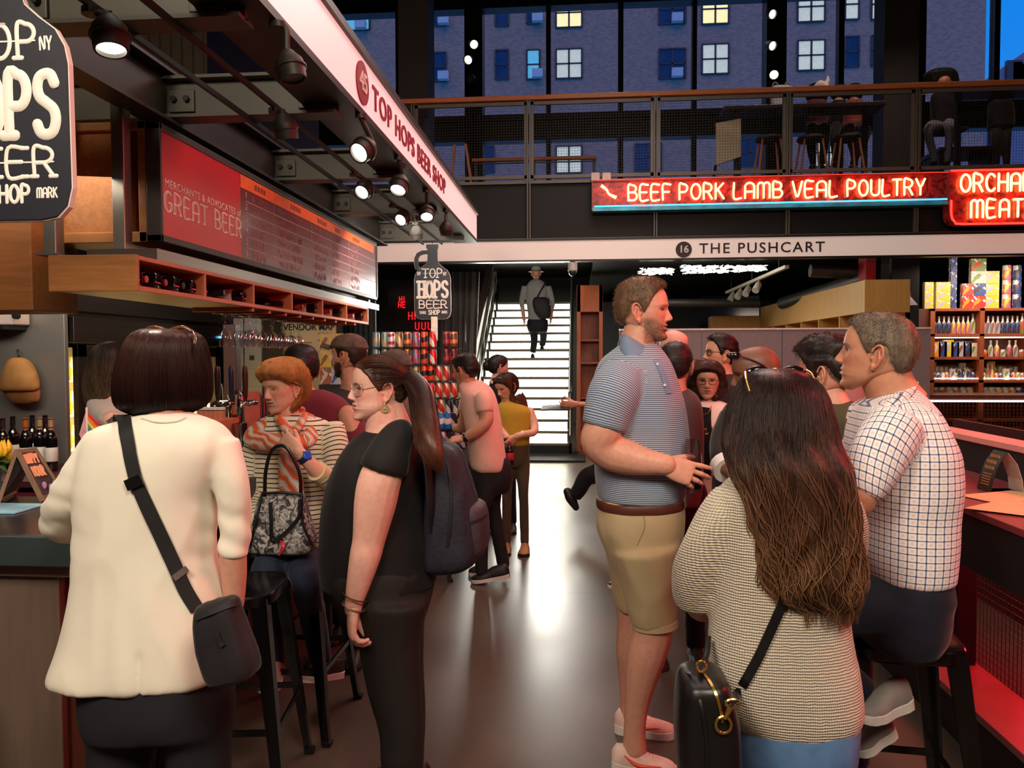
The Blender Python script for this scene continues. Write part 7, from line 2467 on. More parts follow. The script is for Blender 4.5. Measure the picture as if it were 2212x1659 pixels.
def legs_to_floor(F,cx,Y,ztop,w,m,shoe_m=None,sole_m=None,face=(0,-1),gap=.10,b=.12,name='trousers',zfoot=.06,knee=(0,0),stance=0.0,amp=.004):
 """trousers from the waist to the floor for someone standing"""
 g=MB()
 f=A3(face[0],face[1],0);s=A3(-f[1],f[0],0)
 c=A3(cx,Y,0)
 a=np.linspace(0,2*np.pi,30,endpoint=False)
 rr=[]
 for t,kw,kb in((0,.80,.85),(.05,.95,.95),(.12,1.0,1.0),(.2,.95,.95),(.26,.7,.8)):
  rr.append(c+A3(0,0,ztop-t)+(np.cos(a)*w*kw)[:,None]*s+(np.sin(a)*b*kb)[:,None]*f)
 g.loft(rr)
 feet=[]
 for sd in(-1,1):
  hip=c+s*sd*w*.48+A3(0,0,ztop-.16)
  kn=c+s*sd*(gap*.9)+f*(.02+stance*sd*.5)+A3(0,0,.5)
  an=c+s*sd*gap+f*(-.02+stance*sd)+A3(0,0,zfoot)
  g.tube([hip,(hip+kn)/2,kn,(kn+an)/2,an],[w*.52,w*.48,w*.36,w*.33,w*.31],seg=16,n=20)
  feet.append(an)
 F.cloth(name,g,m,voxel=.011,amp=amp,freq=8,seed=int(abs(cx)*100))
 if shoe_m is not None:
  for an in feet:
   h=A3(an[0],an[1],0)-f*.06
   shoe(F.root,h,h+f*.26,upper=shoe_m,sole=sole_m or BLACK)
 return feet

def strap(F,name,gv,pix,width,m,off=.004,thick=.003,Yfall=2.0,n=None,label=None,pre=None,root=None):
 b=bvh_of(*gv)
 p,nn=drape(b,pix,off,Yfall)
 if pre is not None:
  p=np.vstack([pre[0],p]);nn=np.vstack([pre[1],nn])
 g=MB();ribbon(g,p,nn,width,thick,n)
 o=g.build(name,m,root or F.root,sharp=40)
 if label:o['label']=label
 return o

SHOE_BLK=mat('black_shoe',(24,22,24),.5)
SHOE_WHT=mat('white_rubber',(224,216,208),.6,0,.06,30)
DENIM_D=cloth_mat('dark_denim',(34,40,58))
BLACKCL=cloth_mat('black_cloth',(22,20,22))
NAVYCL=cloth_mat('navy_cloth',(26,27,40))

# ================================================================== woman in the white blazer (back to us, at the bar)
F=Fig('woman from behind in a white blazer with a dark bob and a black crossbody strap',(-1.07,1.86,0))
Y=1.86
rows=[(892,312,396,.055),(903,288,424,.072),(914,240,452,.088),(932,208,484,.10),(965,190,498,.112),(1010,182,484,.118),(1080,179,458,.12),(1180,177,455,.118),(1230,172,464,.12),
(1280,165,480,.125),(1350,150,492,.135),(1400,136,498,.142),(1445,122,503,.146),(1457,121,503,.146)]
tr=torso_rings(rows,Y,40,56,2.35)
F.core(shrink(tr,.80))
p,r=wp([(232,950,Y,44),(180,1030,Y-.02,44),(136,1110,Y+.03,44),(150,1140,Y+.14,40),(215,1128,Y+.34,36)])
pr,rr_=wp([(474,958,Y,44),(500,1040,Y-.01,38),(507,1110,Y,35),(507,1160,Y,35),(504,1203,Y,35)])
g=MB();g.loft(tr);g.tube(p,r,seg=20,n=26);g.tube(pr,rr_,seg=20,n=26,round_ends=False)
def blazer_extra(v,f):
# vent and hem wave, gathered elbows
 n=normals_np(v,f)
 pl=np.array([P(286,1430,1.70)])[0]
 d=np.abs(v[:,0]-pl[0]);low=smooth01((pl[2]+.02-v[:,2])/.03)*(v[:,1]<Y)
 v=v-n*(low*.007*np.exp(-(d/.006)**2))[:,None]
 for q,c,rad,ax in((p,p[2],.13,None),(pr,pr[3],.085,None)):
  dd=np.linalg.norm(v-c,axis=1);w=np.exp(-(dd/rad)**2)
  a=np.sin((v[:,2]*95+(v[:,0]+v[:,1])*34)+3*vnoise(v*22,4))
  v=v+n*(.0035*w*a)[:,None]
 return v
BLZ=cloth_mat('white_blazer',(238,230,212),.85,.03,500,.1)
o,gvb=F.cloth('blazer',g,BLZ,.008,5,.009,5.5,(.12,0,1),3,extra=blazer_extra,soft=2,sharp=1.5)
# collar seam, centre vent line
strap(F,'collar_seam',gvb,[(306,905),(330,912),(356,914),(384,911),(402,903)],.004,cloth_mat('seam_cream',(200,192,174)),.001,.0015)
F.limb([(214,1132,Y+.34,30),(290,1122,Y+.46,24),(315,1120,Y+.50,22)])
F.pieces.append(hand_at(P(312,1121,Y+.49),(.5,.75,-.12),(.8,-.5,.2),side=-1,scale=.93,curl=((30,30,20),)*4,voxel=.004))
F.limb([(503,1190,Y,31),(505,1240,Y+.01,29),(506,1300,Y+.02,23),(504,1318,Y+.02,20)])
F.pieces.append(hand_at(P(504,1316,Y+.02),(-.12,.1,-1),(0,1,0),side=1,scale=.93,curl=((35,35,22),)*4,voxel=.004))
F.limbs.tube([P(355,905,Y),P(354,870,Y+.01),P(352,820,Y+.02)],[.056,.050,.052],seg=18)
F.head=Head(P(352,803,Y+.05),H=.222,yaw=172,pitch=-4,hi=False,eyes=True,female=True)
F.finish(.006)
hr=[(712,318,400,.075),(720,304,418,.10),(740,292,430,.118),(773,280,436,.128),(809,271,441,.132),(846,267,442,.128),(871,270,436,.118),(885,282,420,.10),(895,310,392,.07)]
hg=np.array(torso_rings(hr,Y+.045,34,72,2.15))
hv=hg.copy();ang=np.arange(72)/72*2*np.pi
hv+=(.0022*np.sin(ang*17+1)*1.0)[None,:,None]*(hg-hg.mean(1,keepdims=True))/.13
g=MB();g.loft(list(hv));BOB=hair_mat('plum_bob',(34,18,20),(64,36,28),(1.45,1.68),rough=.36,streak=.3,scale=160)
v,f=g.arrays();ho=mesh_obj('hair',v,f,BOB,F.root,sharp=None)
sv,sf=grid_strands(hv,2600,3,.0,1.0,.06,(.0005,.0025),0,K=14,rad=.0007,kvar=.06)
add_strands(F.root,ho,sv,sf,BOB)
# sunglasses pushed up on her hair
sg=MB();q=[P(x,y,Y+.02)for x,y in((310,716),(330,707),(352,711),(362,716),(374,711),(396,707),(416,717))]
sg.tube(q,.005,seg=8,n=30);sg.tube([P(417,716,Y+.0),P(421,728,Y-.02),P(419,745,Y-.03)],.0035,seg=6,n=10);sg.tube([P(310,716,Y),P(302,728,Y-.0),P(298,742,Y-.0)],.0035,seg=6,n=10)
so=sg.build('sunglasses',mat('tortoise',(96,58,30),.2,0,.4,60),F.root,sharp=None)
# trousers
g=MB();g.loft(shrink(torso_rings([(1380,185,480,.12),(1440,188,488,.135),(1520,190,498,.14),(1570,195,500,.13)],Y,10,40),.98))
for px,fx in((262,245),(428,440)):
 pp_,rr2=wp([(px,1480,Y,80),(px,1600,Y,76),(fx,1750,Y,60),(fx,1900,Y,52),(fx,2075,Y,48)]);g.tube(pp_,rr2,seg=18,n=24)
F.cloth('trousers',g,mat('ink_trousers',(20,20,28),.8,0,.1,10,bump=.08,bscale=600),.011,amp=.005,seed=4)
for px in(245,440):
 b_=P(px,2080,Y);h=A3(b_[0],Y-.08,0);shoe(F.root,h,h+A3(0,.25,0),upper=SHOE_BLK,sole=BLACK)
 # strap and bag
STRP=mat('black_webbing',(20,20,22),.7,0,.1,40,bump=.1,bscale=900)
STRP=mat('black_webbing',(20,20,22),.7,0,.1,40,bump=.1,bscale=900)
bag=thing('crossbody_bag','soft black crossbody bag hanging at the hip of the white blazer','bag',tuple(P(490,1478,1.70)))
strap(F,'bag_strap',gvb,[(274,932),(280,962),(286,995),(299,1045),(322,1100),(350,1160),(378,1225),(400,1275),(424,1316)],.0325,STRP,.004,.003,n=70,root=bag,pre=(np.array([P(256,915,Y+.11),P(259,900,Y+.05),P(264,900,Y-.01),P(269,908,Y-.06)]),np.array([A3(0,.8,.6),A3(0,.3,1),A3(0,-.3,1),A3(0,-.8,.6)])))
strap(F,'strap_slider',gvb,[(290,1030),(299,1052)],.042,mat('black_buckle',(16,16,16),.3),.007,.006,n=6,root=bag)
strap(F,'strap_ring',gvb,[(384,1232),(392,1243)],.038,mat('steel_ring',(190,186,176),.25,.8),.007,.004,n=5,root=bag)
def pouch(rows,Y,tilt):
 rg_=torso_rings(rows,Y,22,40,4.0)
 out=[]
 for i,q in enumerate(rg_):
  c=q.mean(0);d=q-c;d[:,2]+=(d[:,0])*tilt;out.append(c+d)
 return out
g=MB();g.loft(pouch([(1296,424,508,.012),(1302,424,510,.028),(1330,424,516,.038),(1380,432,532,.044),(1430,446,550,.046),(1462,458,556,.040),(1474,470,540,.02)],1.655,.26))
v,f=fuse(g,.007,3);v=folds(v,f,.004,14,(0,0,1),6)
BAGM=cloth_mat('black_nylon',(36,32,36),.6,.15,300)
mesh_obj('pouch',v,f,BAGM,bag,fix=False,sharp=None)
bb=bvh_of(v,f)
pp_,nn_=drape(bb,[(426,1335),(460,1322),(495,1308),(512,1302)],.002,1.6);g=MB();ribbon(g,pp_,nn_,.012,.003);g.build('zip_flap',STRP,bag)
pp_,nn_=drape(bb,[(470,1365),(474,1380),(482,1395)],.002,1.6);g=MB();ribbon(g,pp_,nn_,.012,.003);g.build('zip_pull',STRP,bag)

# ================================================================== seated red haired woman in a striped top
Y=3.35
F=Fig('seated red haired woman in a striped top and orange scarf holding her hand up',(-1.2,Y,0))
rows=[(893,592,640,.05),(905,566,694,.08),(922,546,722,.10),(960,532,736,.115),(1010,532,734,.12),(1060,538,722,.125),(1110,542,716,.13),(1160,540,718,.135),(1205,534,722,.14)]
tr=torso_rings(rows,Y,30,48,2.3);F.core(shrink(tr,.8))
ra=[(556,950,Y-.04,26),(538,1020,Y-.06,26),(540,1075,Y-.10,24),(556,1128,Y-.22,19),(562,1142,Y-.25,18)]
la=[(716,920,Y,30),(728,980,Y-.06,29),(722,1040,Y-.12,27),(706,1036,Y-.2,22),(690,1022,Y-.25,21)]
p1,r1=wp(ra);p2,r2=wp(la)
g=MB();g.loft(tr);g.tube(p1,r1,seg=16,n=26);g.tube(p2,r2,seg=16,n=28)
STR=pattern_mat('breton_stripes',stripes_build((238,226,196),(34,28,40),.0205,.0048,.012))
o,gvr=F.cloth('striped_top',g,STR,.0075,5,.0045,9,(0,0,1),5,sleeves=[(p1,r1),(p2,r2)])
CUF=cloth_mat('cream_cuff',(232,218,170))
for a,b,rr3 in(((553,1122,Y-.21),(565,1148,Y-.26),(20,19)),((716,1042,Y-.17),(684,1017,Y-.255),(23,22))):
 g=MB();g.tube([P(*a),P(*b)],[rr3[0]*mpp(Y),rr3[1]*mpp(Y)],seg=20);g.build('cuff',CUF,F.root,sharp=60)
F.limb([(563,1143,Y-.25,15),(572,1152,Y-.28,12)])
F.pieces.append(hand_at(P(571,1152,Y-.28),(.85,-.25,-.32),(.2,.8,.5),side=1,scale=.88,curl=((28,22,14),(24,22,14),(22,22,14),(18,20,12)),thumb=(20,15,15),voxel=.0032))
F.limb([(694,1026,Y-.24,19),(668,1000,Y-.27,16),(644,975,Y-.29,13)])
F.pieces.append(hand_at(P(645,977,Y-.29),(-.80,.1,.62),(.4,.1,.9),side=-1,scale=.90,curl=((30,45,25),(40,50,28),(48,50,30),(55,50,30)),thumb=(30,20,20),voxel=.0032))
F.limbs.tube([P(628,920,Y),P(622,895,Y-.01),P(614,862,Y-.02)],[.056,.050,.050],seg=18)
F.head=Head(P(611,839,Y-.02),H=.215,yaw=-30,pitch=-5,roll=-3,female=True,skin=(226,172,146),lips=(186,104,96),browc=(150,98,64),blush=.8,iris=(84,100,104),lash=.6,almond=.85,jaw=1.05,fat=.35,nose=.95,gaze=(-5,-4))
F.finish(.0055)
HD=F.head
RED=hair_mat('copper_hair',(176,104,50),(232,166,98),(1.38,1.62),rough=.4,streak=.35,scale=240,stretch=(1,1,.08))
line=[(0,.060),(30,.056),(50,.046),(62,.030),(72,.016),(86,.024),(95,.0),(104,-.06),(114,-.09),(140,-.105),(180,-.105)]
v,f=HD.cap((.036,.026,.038,.022),line,soft=.016,low=-.1,rough=.004,seed=4,lump=.006)
ho=mesh_obj('hair',v,f,RED,F.root,sharp=None)
G=cap_grid(v)
sv,sf=grid_strands(G,4200,5,.0,.98,.4,(.0005,.008),.01,1.2,K=14,rad=.0008,flick=.012,kvar=.2,kend=HD.kend);add_strands(F.root,ho,sv,sf,RED)
# locks swept off the forehead and round the cheek
g=MB();lk=[]
rg_=np.random.default_rng(9)
for k in range(150):
 a=rg_.uniform(0,1)
 s0=HD.w((.02+rg_.normal(0,.012),-.045+rg_.normal(0,.02),.128+rg_.normal(0,.003)))
 sgn=-1 if k%2 else 1
 m1=HD.w((sgn*(.050+.02*a),-.088+.03*a,.088+rg_.normal(0,.008)));m2=HD.w((sgn*(.084+.006*a),-.052+.04*a,.050+rg_.normal(0,.007)));e_=HD.w((sgn*(.096+.006*a),.005+.05*a,.022-.03*a*a+rg_.normal(0,.008)))
 lk.append(catmull([s0,m1,m2,e_],14))
sv,sf=strands_mesh(np.array(lk),np.full(len(lk),.0022));add_strands(F.root,ho,sv,sf,RED,'hair_lock')
g=MB();g.ell(HD.w((.080,.006,-.044)),.0045,seg=10,rings=8);g.build('earring',mat('pearl',(230,222,214),.2,.2),F.root)
# scarf
sc_=MB()
sc_.tube([P(652,892,Y+.02),P(676,915,Y-.04),P(668,945,Y-.10),P(640,960,Y-.15)],[.024,.034,.036,.026],seg=14,n=24,flat=.6)
sc_.tube([P(600,895,Y+.02),P(566,918,Y-.06),P(545,945,Y-.10),P(590,955,Y-.16),P(634,958,Y-.165)],[.022,.036,.044,.038,.024],seg=14,n=30,flat=.6)
sc_.tube([P(634,952,Y-.165),P(622,990,Y-.175),P(630,1040,Y-.18),P(634,1085,Y-.18)],[.024,.044,.055,.048],seg=14,n=24,flat=.35)
sc_.tube([P(600,900,Y-.07),P(618,922,Y-.13),P(632,934,Y-.14),P(648,918,Y-.12),P(656,898,Y-.06)],[.020,.026,.030,.026,.020],seg=12,n=24,flat=.6)
sc_.tube([P(650,888,Y+.05),P(625,880,Y+.10),P(600,892,Y+.04)],[.026,.026,.024],seg=12,n=14,flat=.7)
v,f=fuse(sc_,.006,3);v=folds(v,f,.006,16,(.3,0,1),8,sharp=1.2);v=relax(v,f,1)
mesh_obj('scarf',v,f,scarf_mat(),F.root,sharp=None,fix=False)
# watch, bracelet
w0=P(657,988,Y-.28);d_=unit(P(644,975,Y-.29)-P(694,1026,Y-.24))
g=MB();g.tube([w0-d_*.011,w0+d_*.011],.031,seg=20);wo_=g.build('watch_strap',mat('navy_strap',(24,36,70),.5),F.root)
g=MB();n_=unit(np.cross(d_,A3(0,0,1)));n_=n_ if n_[1]<0 else-n_
nn2=unit(n_+A3(.35,0,.5));g.bar(w0+nn2*.026,w0+nn2*.036,.034,.036);sub(g.build('watch_face',mat('blue_watch',(36,84,190),.2),F.root,bevel=.004),wo_)
# jeans
g=MB();g.loft(torso_rings([(1175,540,722,.14),(1210,530,724,.16),(1250,545,718,.15)],Y,8,40))
for kn,ft in(((575,1232,Y-.36),(590,1440,Y-.24)),((660,1250,Y-.34),(694,1430,Y-.14))):
 pp_,rr2=wp([(640,1212,Y-.02,44),((640+kn[0])/2,1214,Y-.2,42),(*kn,34),((kn[0]+ft[0])/2,(kn[1]+ft[1])/2,ft[2]-.04,29),(*ft,24)]);g.tube(pp_,rr2,seg=16,n=30)
F.cloth('jeans',g,DENIM_D,.0095,amp=.005,freq=11,seed=6)
F.limb([(590,1430,Y-.24,15),(590,1462,Y-.24,14)])
shoe(F.root,P(600,1452,Y-.20)+A3(0,0,0),P(576,1500,Y-.42),upper=mat('mauve_shoe',(170,120,120),.7),sole=SHOE_WHT)
shoe(F.root,P(735,1462,Y-.02),P(648,1474,Y-.26),upper=SHOE_BLK,sole=SHOE_WHT)
# handbag in her lap
hbg=thing('handbag','grey speckled handbag with black handles on the seated woman\'s lap','handbag',tuple(P(600,1195,Y-.36)))
def furm():
 if 'cowhide' in _M:return _M['cowhide']
 m,nt,b=nodes_of('cowhide');N,L=nt.nodes,nt.links
 tc=N.new('ShaderNodeTexCoord');nz=N.new('ShaderNodeTexNoise');nz.inputs['Scale'].default_value=38;nz.inputs['Detail'].default_value=8;nz.inputs['Distortion'].default_value=1.5
 L.new(tc.outputs['Object'],nz.inputs['Vector']);rp=N.new('ShaderNodeValToRGB');e=rp.color_ramp.elements;e[0].position=.42;e[0].color=(.02,.018,.018,1);e[1].position=.62;e[1].color=(.5,.46,.43,1)
 L.new(nz.outputs['Fac'],rp.inputs[0]);L.new(rp.outputs[0],b.inputs['Base Color']);b.inputs['Roughness'].default_value=.7
 bp=N.new('ShaderNodeBump');bp.inputs['Strength'].default_value=.4;L.new(nz.outputs['Fac'],bp.inputs['Height']);L.new(bp.outputs[0],b.inputs['Normal']);_M['cowhide']=m;return m
Yb=Y-.34
g=MB();g.loft(torso_rings([(1066,566,650,.012),(1072,562,656,.03),(1120,552,668,.055),(1170,540,680,.065),(1192,545,676,.05),(1197,560,660,.03)],Yb,20,40,4.5))
v,f=fuse(g,.006,2);mesh_obj('bag_body',v,f,furm(),hbg,sharp=None,fix=False)
LTH=mat('black_leather',(20,19,20),.35,0,.15,30,bump=.06,bscale=300)
for(a,b,top,yy)in(((572,1072),(650,1072),(612,966),Yb-.02),((584,1085),(648,1078),(600,1160),Yb-.06)):
 g=MB();c=[P(a[0],a[1],yy),P(a[0]+2,(a[1]+top[1])/2,yy-.01),P((a[0]+top[0])/2-4,top[1]+6,yy-.015),P(top[0]+6,top[1],yy-.015),P(b[0]-4,(b[1]+top[1])/2,yy-.01),P(b[0],b[1],yy)]
 g.tube(c,.0075,seg=10,n=34);g.build('handle',LTH,hbg)
g=MB()
for x0,x1 in((566,560),(652,662)):g.tube([P(x0,1066,Yb-.03),P(x1-8,1130,Yb-.06),P(x1-(20 if x1<600 else-14),1180,Yb-.06)],.006,seg=6,n=14)
g.tube([P(566,1066,Yb-.03),P(610,1064,Yb-.032),P(652,1068,Yb-.03)],.006,seg=6,n=10)
g.build('trim',LTH,hbg)
g=MB();g.tube([P(606,1168,Y-.40),P(612,1182,Y-.415),P(602,1200,Y-.415)],[.006,.010,.003],seg=8,n=12);tag(g.build('lip_balm',mat('red_plastic',(190,40,56),.35)),'small red and white stick held against the speckled handbag','stick')
# ================================================================== woman with a ponytail, in black, profile
Y=2.70
F=Fig('woman in black with glasses and a long brown ponytail in profile',tuple(A3(P(850,1700,Y)[0],Y,0)))
rows=[(922,803,884,.055),(936,778,898,.10),(958,756,910,.15),(1000,730,921,.185),(1050,711,926,.19),(1130,698,931,.185),(1200,695,936,.185),(1262,700,940,.19)]
tr=torso_rings(rows,Y,34,52,2.2);F.core(shrink(tr,.86))
sp_,sr_=wp([(872,922,Y-.07,22),(860,942,Y-.13,36),(846,968,Y-.16,44),(834,1000,Y-.185,52),(828,1018,Y-.19,54)])
sf_,sfr=wp([(838,968,Y+.16,40),(820,1004,Y+.185,50)])
g=MB();g.loft(tr);g.tube(sp_,sr_,seg=22,n=12);g.tube(sf_,sfr,seg=18,n=8)
BLK=mat('black_crepe',(20,18,19),.75,0,.08,8,bump=.06,bscale=800,spec=.3,sheen=.1)
o,gvp=F.cloth('black_top',g,BLK,.0085,5,.004,7,(.2,0,1),7)
F.limb([(842,985,Y-.17,42),(820,1040,Y-.19,48),(810,1090,Y-.19,47),(797,1165,Y-.19,37),(788,1205,Y-.20,35),(772,1270,Y-.21,26),(765,1300,Y-.215,21),(763,1316,Y-.215,20)])
F.pieces.append(hand_at(P(763,1312,Y-.215),(-.05,-.05,-1),(-.4,.9,0),side=-1,scale=.98,curl=((26,40,25),(28,45,28),(30,48,30),(32,48,30)),thumb=(18,12,15),voxel=.003,fat=1.06))
F.limb([(838,985,Y+.17,40),(800,1090,Y+.2,44),(770,1160,Y+.12,36),(740,1200,Y+.02,26)])
F.limbs.tube([P(842,950,Y),P(838,920,Y),P(828,880,Y),P(820,850,Y)],[.10,.082,.070,.062],seg=22)
F.limbs.ell(P(840,950,Y),(.065,.11,.045))
F.head=Head(P(816,842,Y),H=.226,yaw=-60,pitch=3,roll=0,female=True,fat=1.0,skin=(232,178,160),lips=(198,120,112),browc=(66,42,34),blush=.7,iris=(70,52,40),nose=.95,chin=-.5,jaw=1.1,wide=1.04,browt=1.1,almond=.9)
F.finish(.0055)
HD=F.head
# fuller under the chin
BR=hair_mat('brown_pony',(44,28,24),(88,54,40),(1.25,1.62),rough=.34,streak=.5,scale=260,stretch=(.15,1,1))
line=[(0,.072),(30,.064),(52,.042),(66,.012),(76,-.010),(84,.0),(92,.028),(104,.02),(116,-.035),(150,-.062),(180,-.066)]
v,f=HD.cap((.008,.008,.014,.006),line,soft=.010,rough=.0012,seed=6,low=-.09)
ho=mesh_obj('hair',v,f,BR,F.root,sharp=None)
tie=P(889,822,Y)
# strands pulled back from the hairline to the tie
q=HD.l(v);deg=np.abs(np.degrees(np.arctan2(q[:,0],-q[:,1]+.005)));zh=np.interp(deg,[a for a,_ in line],[b for _,b in line])
ids=np.where((q[:,2]>zh+.006)&(deg<140))[0];rg_=np.random.default_rng(4);ids=rg_.choice(ids,1500)
T=HD.l(tie[None])[0];S=[]
tt_=np.linspace(0,1,12)
a_=q[ids];ctr=A3(0,.01,.015)
for i_ in range(len(ids)):
 p0=a_[i_]-ctr;p1=T*.93-ctr
 n0,n1=np.linalg.norm(p0),np.linalg.norm(p1)
 w_=np.clip(np.dot(p0,p1)/(n0*n1),-1,1);th_=math.acos(w_);sn=max(math.sin(th_),1e-3)
 arc_=(np.sin((1-tt_)*th_)[:,None]*(p0/n0)+np.sin(tt_*th_)[:,None]*(p1/n1))/sn
 rad_=n0+(n1-n0)*tt_+.0035*np.sin(np.pi*tt_)
 S.append(ctr+arc_*rad_[:,None])
S=np.array(S);S=HD.w(S.reshape(-1,3)).reshape(S.shape)
sv,sf=strands_mesh(S,np.full(len(S),.0008));add_strands(F.root,ho,sv,sf,BR)
g=MB();g.tube([tie+A3(-.01,0,.004),tie+A3(.012,0,-.004)],[.030,.027],seg=18,round_ends=True);sub_=g.build('hair_tie',mat('black_scrunchie',(14,13,14),.9,0,.3,60),F.root)
pt_=[(889,822,20),(908,850,24),(918,900,25),(926,950,24),(940,985,17),(952,1004,5)]
pp_=np.array([P(a,b,Y-.01-.19*min(1,(b-822)/150))for a,b,c in pt_]);rr2=np.array([c for*_,c in pt_])*mpp(Y)
g=MB();g.tube(pp_,rr2,seg=24,n=30,flat=1.2,round_ends=True);v,f=g.arrays();po_=mesh_obj('ponytail',v,f,hair_mat('brown_tail',(52,32,26),(104,60,44),(1.50,1.25),rough=.34,streak=.5,scale=260),F.root,sharp=None)
cc=catmull(np.hstack([pp_,rr2[:,None]]),22);rg_=np.random.default_rng(12);S=[]
for k in range(1500):
 a=rg_.uniform(0,2*np.pi);rr3=math.sqrt(rg_.uniform(.3,1.25));e=int(rg_.integers(16,23));c=cc[:e]
 ph=rg_.uniform(0,6.28)
 wv_=.003*np.sin(np.linspace(0,5,e)+ph)
 S.append(catmull(c[:,:3]+np.stack([np.cos(a)*rr3*c[:,3]+wv_,np.sin(a)*1.2*rr3*c[:,3],-.02*np.linspace(0,1,e)**3*rg_.uniform(0,1.5)],1),14))
sv,sf=strands_mesh(np.array(S),np.full(len(S),.0008));add_strands(F.root,po_,sv,sf,_M['brown_tail'])
glasses(HD,F.root,mat('clear_pink_frame',(214,176,158),.2,.1),CLEAR,w=.027,h=.023,r=.0016,rect=2.4,fwd=.002)
# medallion earring
ec=HD.w((.086,.004,-.062));g=MB()
g.tube([ec+A3(math.cos(a)*.013,-.001,math.sin(a)*.013)for a in np.linspace(0,2*np.pi,20,endpoint=False)],.0022,seg=6,closed=True);g.cyl(ec+A3(0,.0015,0),ec-A3(0,.0015,0),.0115,seg=20);g.ell(ec-A3(0,.002,0),.004,seg=10,rings=6);g.tube([ec+A3(0,0,.013),HD.w((.080,.003,-.034))],.0012,seg=5)
g.build('earring',mat('pale_gold',(206,190,150),.3,.6),F.root)
# bracelets
wr=P(773,1268,Y-.21);wd_=unit(P(763,1316,Y-.215)-P(772,1270,Y-.21))
for c,rad_,rgb in((P(769,1288,Y-.213),.044,(120,96,60)),(P(764,1310,Y-.215),.038,(200,176,140))):
 u_=unit(np.cross(wd_,A3(0,1,0)));w2=unit(np.cross(wd_,u_));g=MB()
 g.tube([c+(u_*math.cos(a)+w2*math.sin(a))*rad_+wd_*.006*math.cos(a)for a in np.linspace(0,2*np.pi,26,endpoint=False)],.0026,seg=7,closed=True);g.build('bracelet',mat('bangle_%d'%rgb[0],rgb,.25,.8),F.root)
 # trousers
g=MB();g.loft(torso_rings([(1190,700,934,.17),(1230,700,938,.19),(1270,716,934,.19),(1310,738,924,.18),(1350,764,914,.15)],Y,14,44,2.2))
pp_,rr2=wp([(845,1290,Y-.08,86),(842,1380,Y-.08,68),(853,1480,Y-.08,60),(868,1580,Y-.08,50),(868,1695,Y-.08,46)]);g.tube(pp_,rr2,seg=20,n=26)
pp_,rr2=wp([(845,1290,Y+.09,82),(852,1380,Y+.09,64),(862,1480,Y+.08,56),(872,1580,Y+.08,48),(874,1690,Y+.08,44)]);g.tube(pp_,rr2,seg=20,n=26)
F.cloth('trousers',g,mat('brown_black_trousers',(27,21,20),.8,0,.08,8,bump=.06,bscale=700),.010,amp=.006,freq=7,along=(.3,0,1),seed=9)
for px,yy in((866,Y-.08),(872,Y+.08)):
 x=P(px,1690,yy)[0];shoe(F.root,(x+.10,yy,0),(x-.15,yy,0),upper=SHOE_BLK,sole=BLACK)
 # backpack on her back
bp_=thing('backpack','dark quilted backpack worn behind the woman in black','backpack',tuple(P(985,1225,Y)))
g=MB();g.loft(torso_rings([(958,934,962,.06),(966,928,985,.10),(1000,926,1003,.13),(1060,926,1022,.145),(1120,924,1036,.15),(1170,922,1042,.15),(1205,922,1034,.14),(1224,926,1000,.11),(1230,936,972,.07)],Y+.02,30,44,3.2))
v,f=fuse(g,.008,4);v=folds(v,f,.006,11,(.3,0,1),15)
BPK=mat('navy_quilt',(38,38,50),.7,0,.2,16,bump=.25,bscale=70,spec=.35)
mesh_obj('pack_body',v,f,BPK,bp_,sharp=None,fix=False)
g=MB();g.loft(torso_rings([(1084,1000,1034,.09),(1092,985,1046,.11),(1140,980,1055,.115),(1180,980,1054,.11),(1196,990,1040,.09)],Y+.02,14,36,3.5));v2,f2=fuse(g,.008,3);mesh_obj('front_pocket',v2,f2,mat('plum_quilt',(56,40,52),.7,0,.2,16,bump=.2,bscale=70),bp_,sharp=None,fix=False)
bb=bvh_of(v2,f2)
pp_,nn_=drape(bb,[(990,1126),(1010,1130),(1035,1122),(1050,1112)],.002,Y-.1);g=MB();ribbon(g,pp_,nn_,.008,.003);g.build('zipper',BLACK,bp_)
g=MB();g.bar(P(1006,1134,Y-.11),P(1006,1160,Y-.11),.008,.003);g.build('zip_pull',BLACK,bp_)
pp_,nn_=drape(bvh_of(v,f),[(955,968),(968,1010),(974,1070),(972,1130),(966,1180)],.002,Y-.1);g=MB();ribbon(g,pp_,nn_,.010,.004);g.build('piping',BLACK,bp_)
g=MB();g.tube([P(905,955,Y-.13),P(922,1000,Y-.15),P(930,1090,Y-.14),P(932,1150,Y-.12)],[.012,.016,.016,.010],seg=10,n=20,flat=.5);g.build('shoulder_strap',BLACK,bp_)

# ================================================================== tall man in the striped polo, profile right
Y=3.05
F=Fig('tall bearded man in a blue striped polo and khaki shorts holding a drink',tuple(A3(P(1385,1600,Y)[0],Y,0)))
rows=[(742,1340,1416,.065),(756,1322,1430,.11),(774,1300,1442,.165),(800,1286,1454,.20),(840,1278,1468,.215),(885,1276,1480,.215),(943,1281,1487,.21),(1000,1285,1488,.205),(1040,1287,1483,.20),(1076,1291,1474,.195)]
tr=torso_rings(rows,Y,38,52,2.3);F.core(shrink(tr,.85))
p1,r1=wp([(1350,800,Y-.15,44),(1328,846,Y-.195,54),(1312,890,Y-.215,50),(1303,924,Y-.22,47)])
p2,r2=wp([(1372,806,Y+.17,44),(1370,850,Y+.20,50),(1372,905,Y+.21,46)])
g=MB();g.loft(tr);g.tube(p1,r1,seg=22,n=20);g.tube(p2,r2,seg=18,n=14)
PLM=pattern_mat('polo_stripes',stripes_build((186,196,206),(78,94,128),.0072,.0036,.003))
o,gvo=F.cloth('polo_shirt',g,PLM,.008,6,.0050,7,(.25,0,1),11,sleeves=[(p1,r1),(p2,r2)])
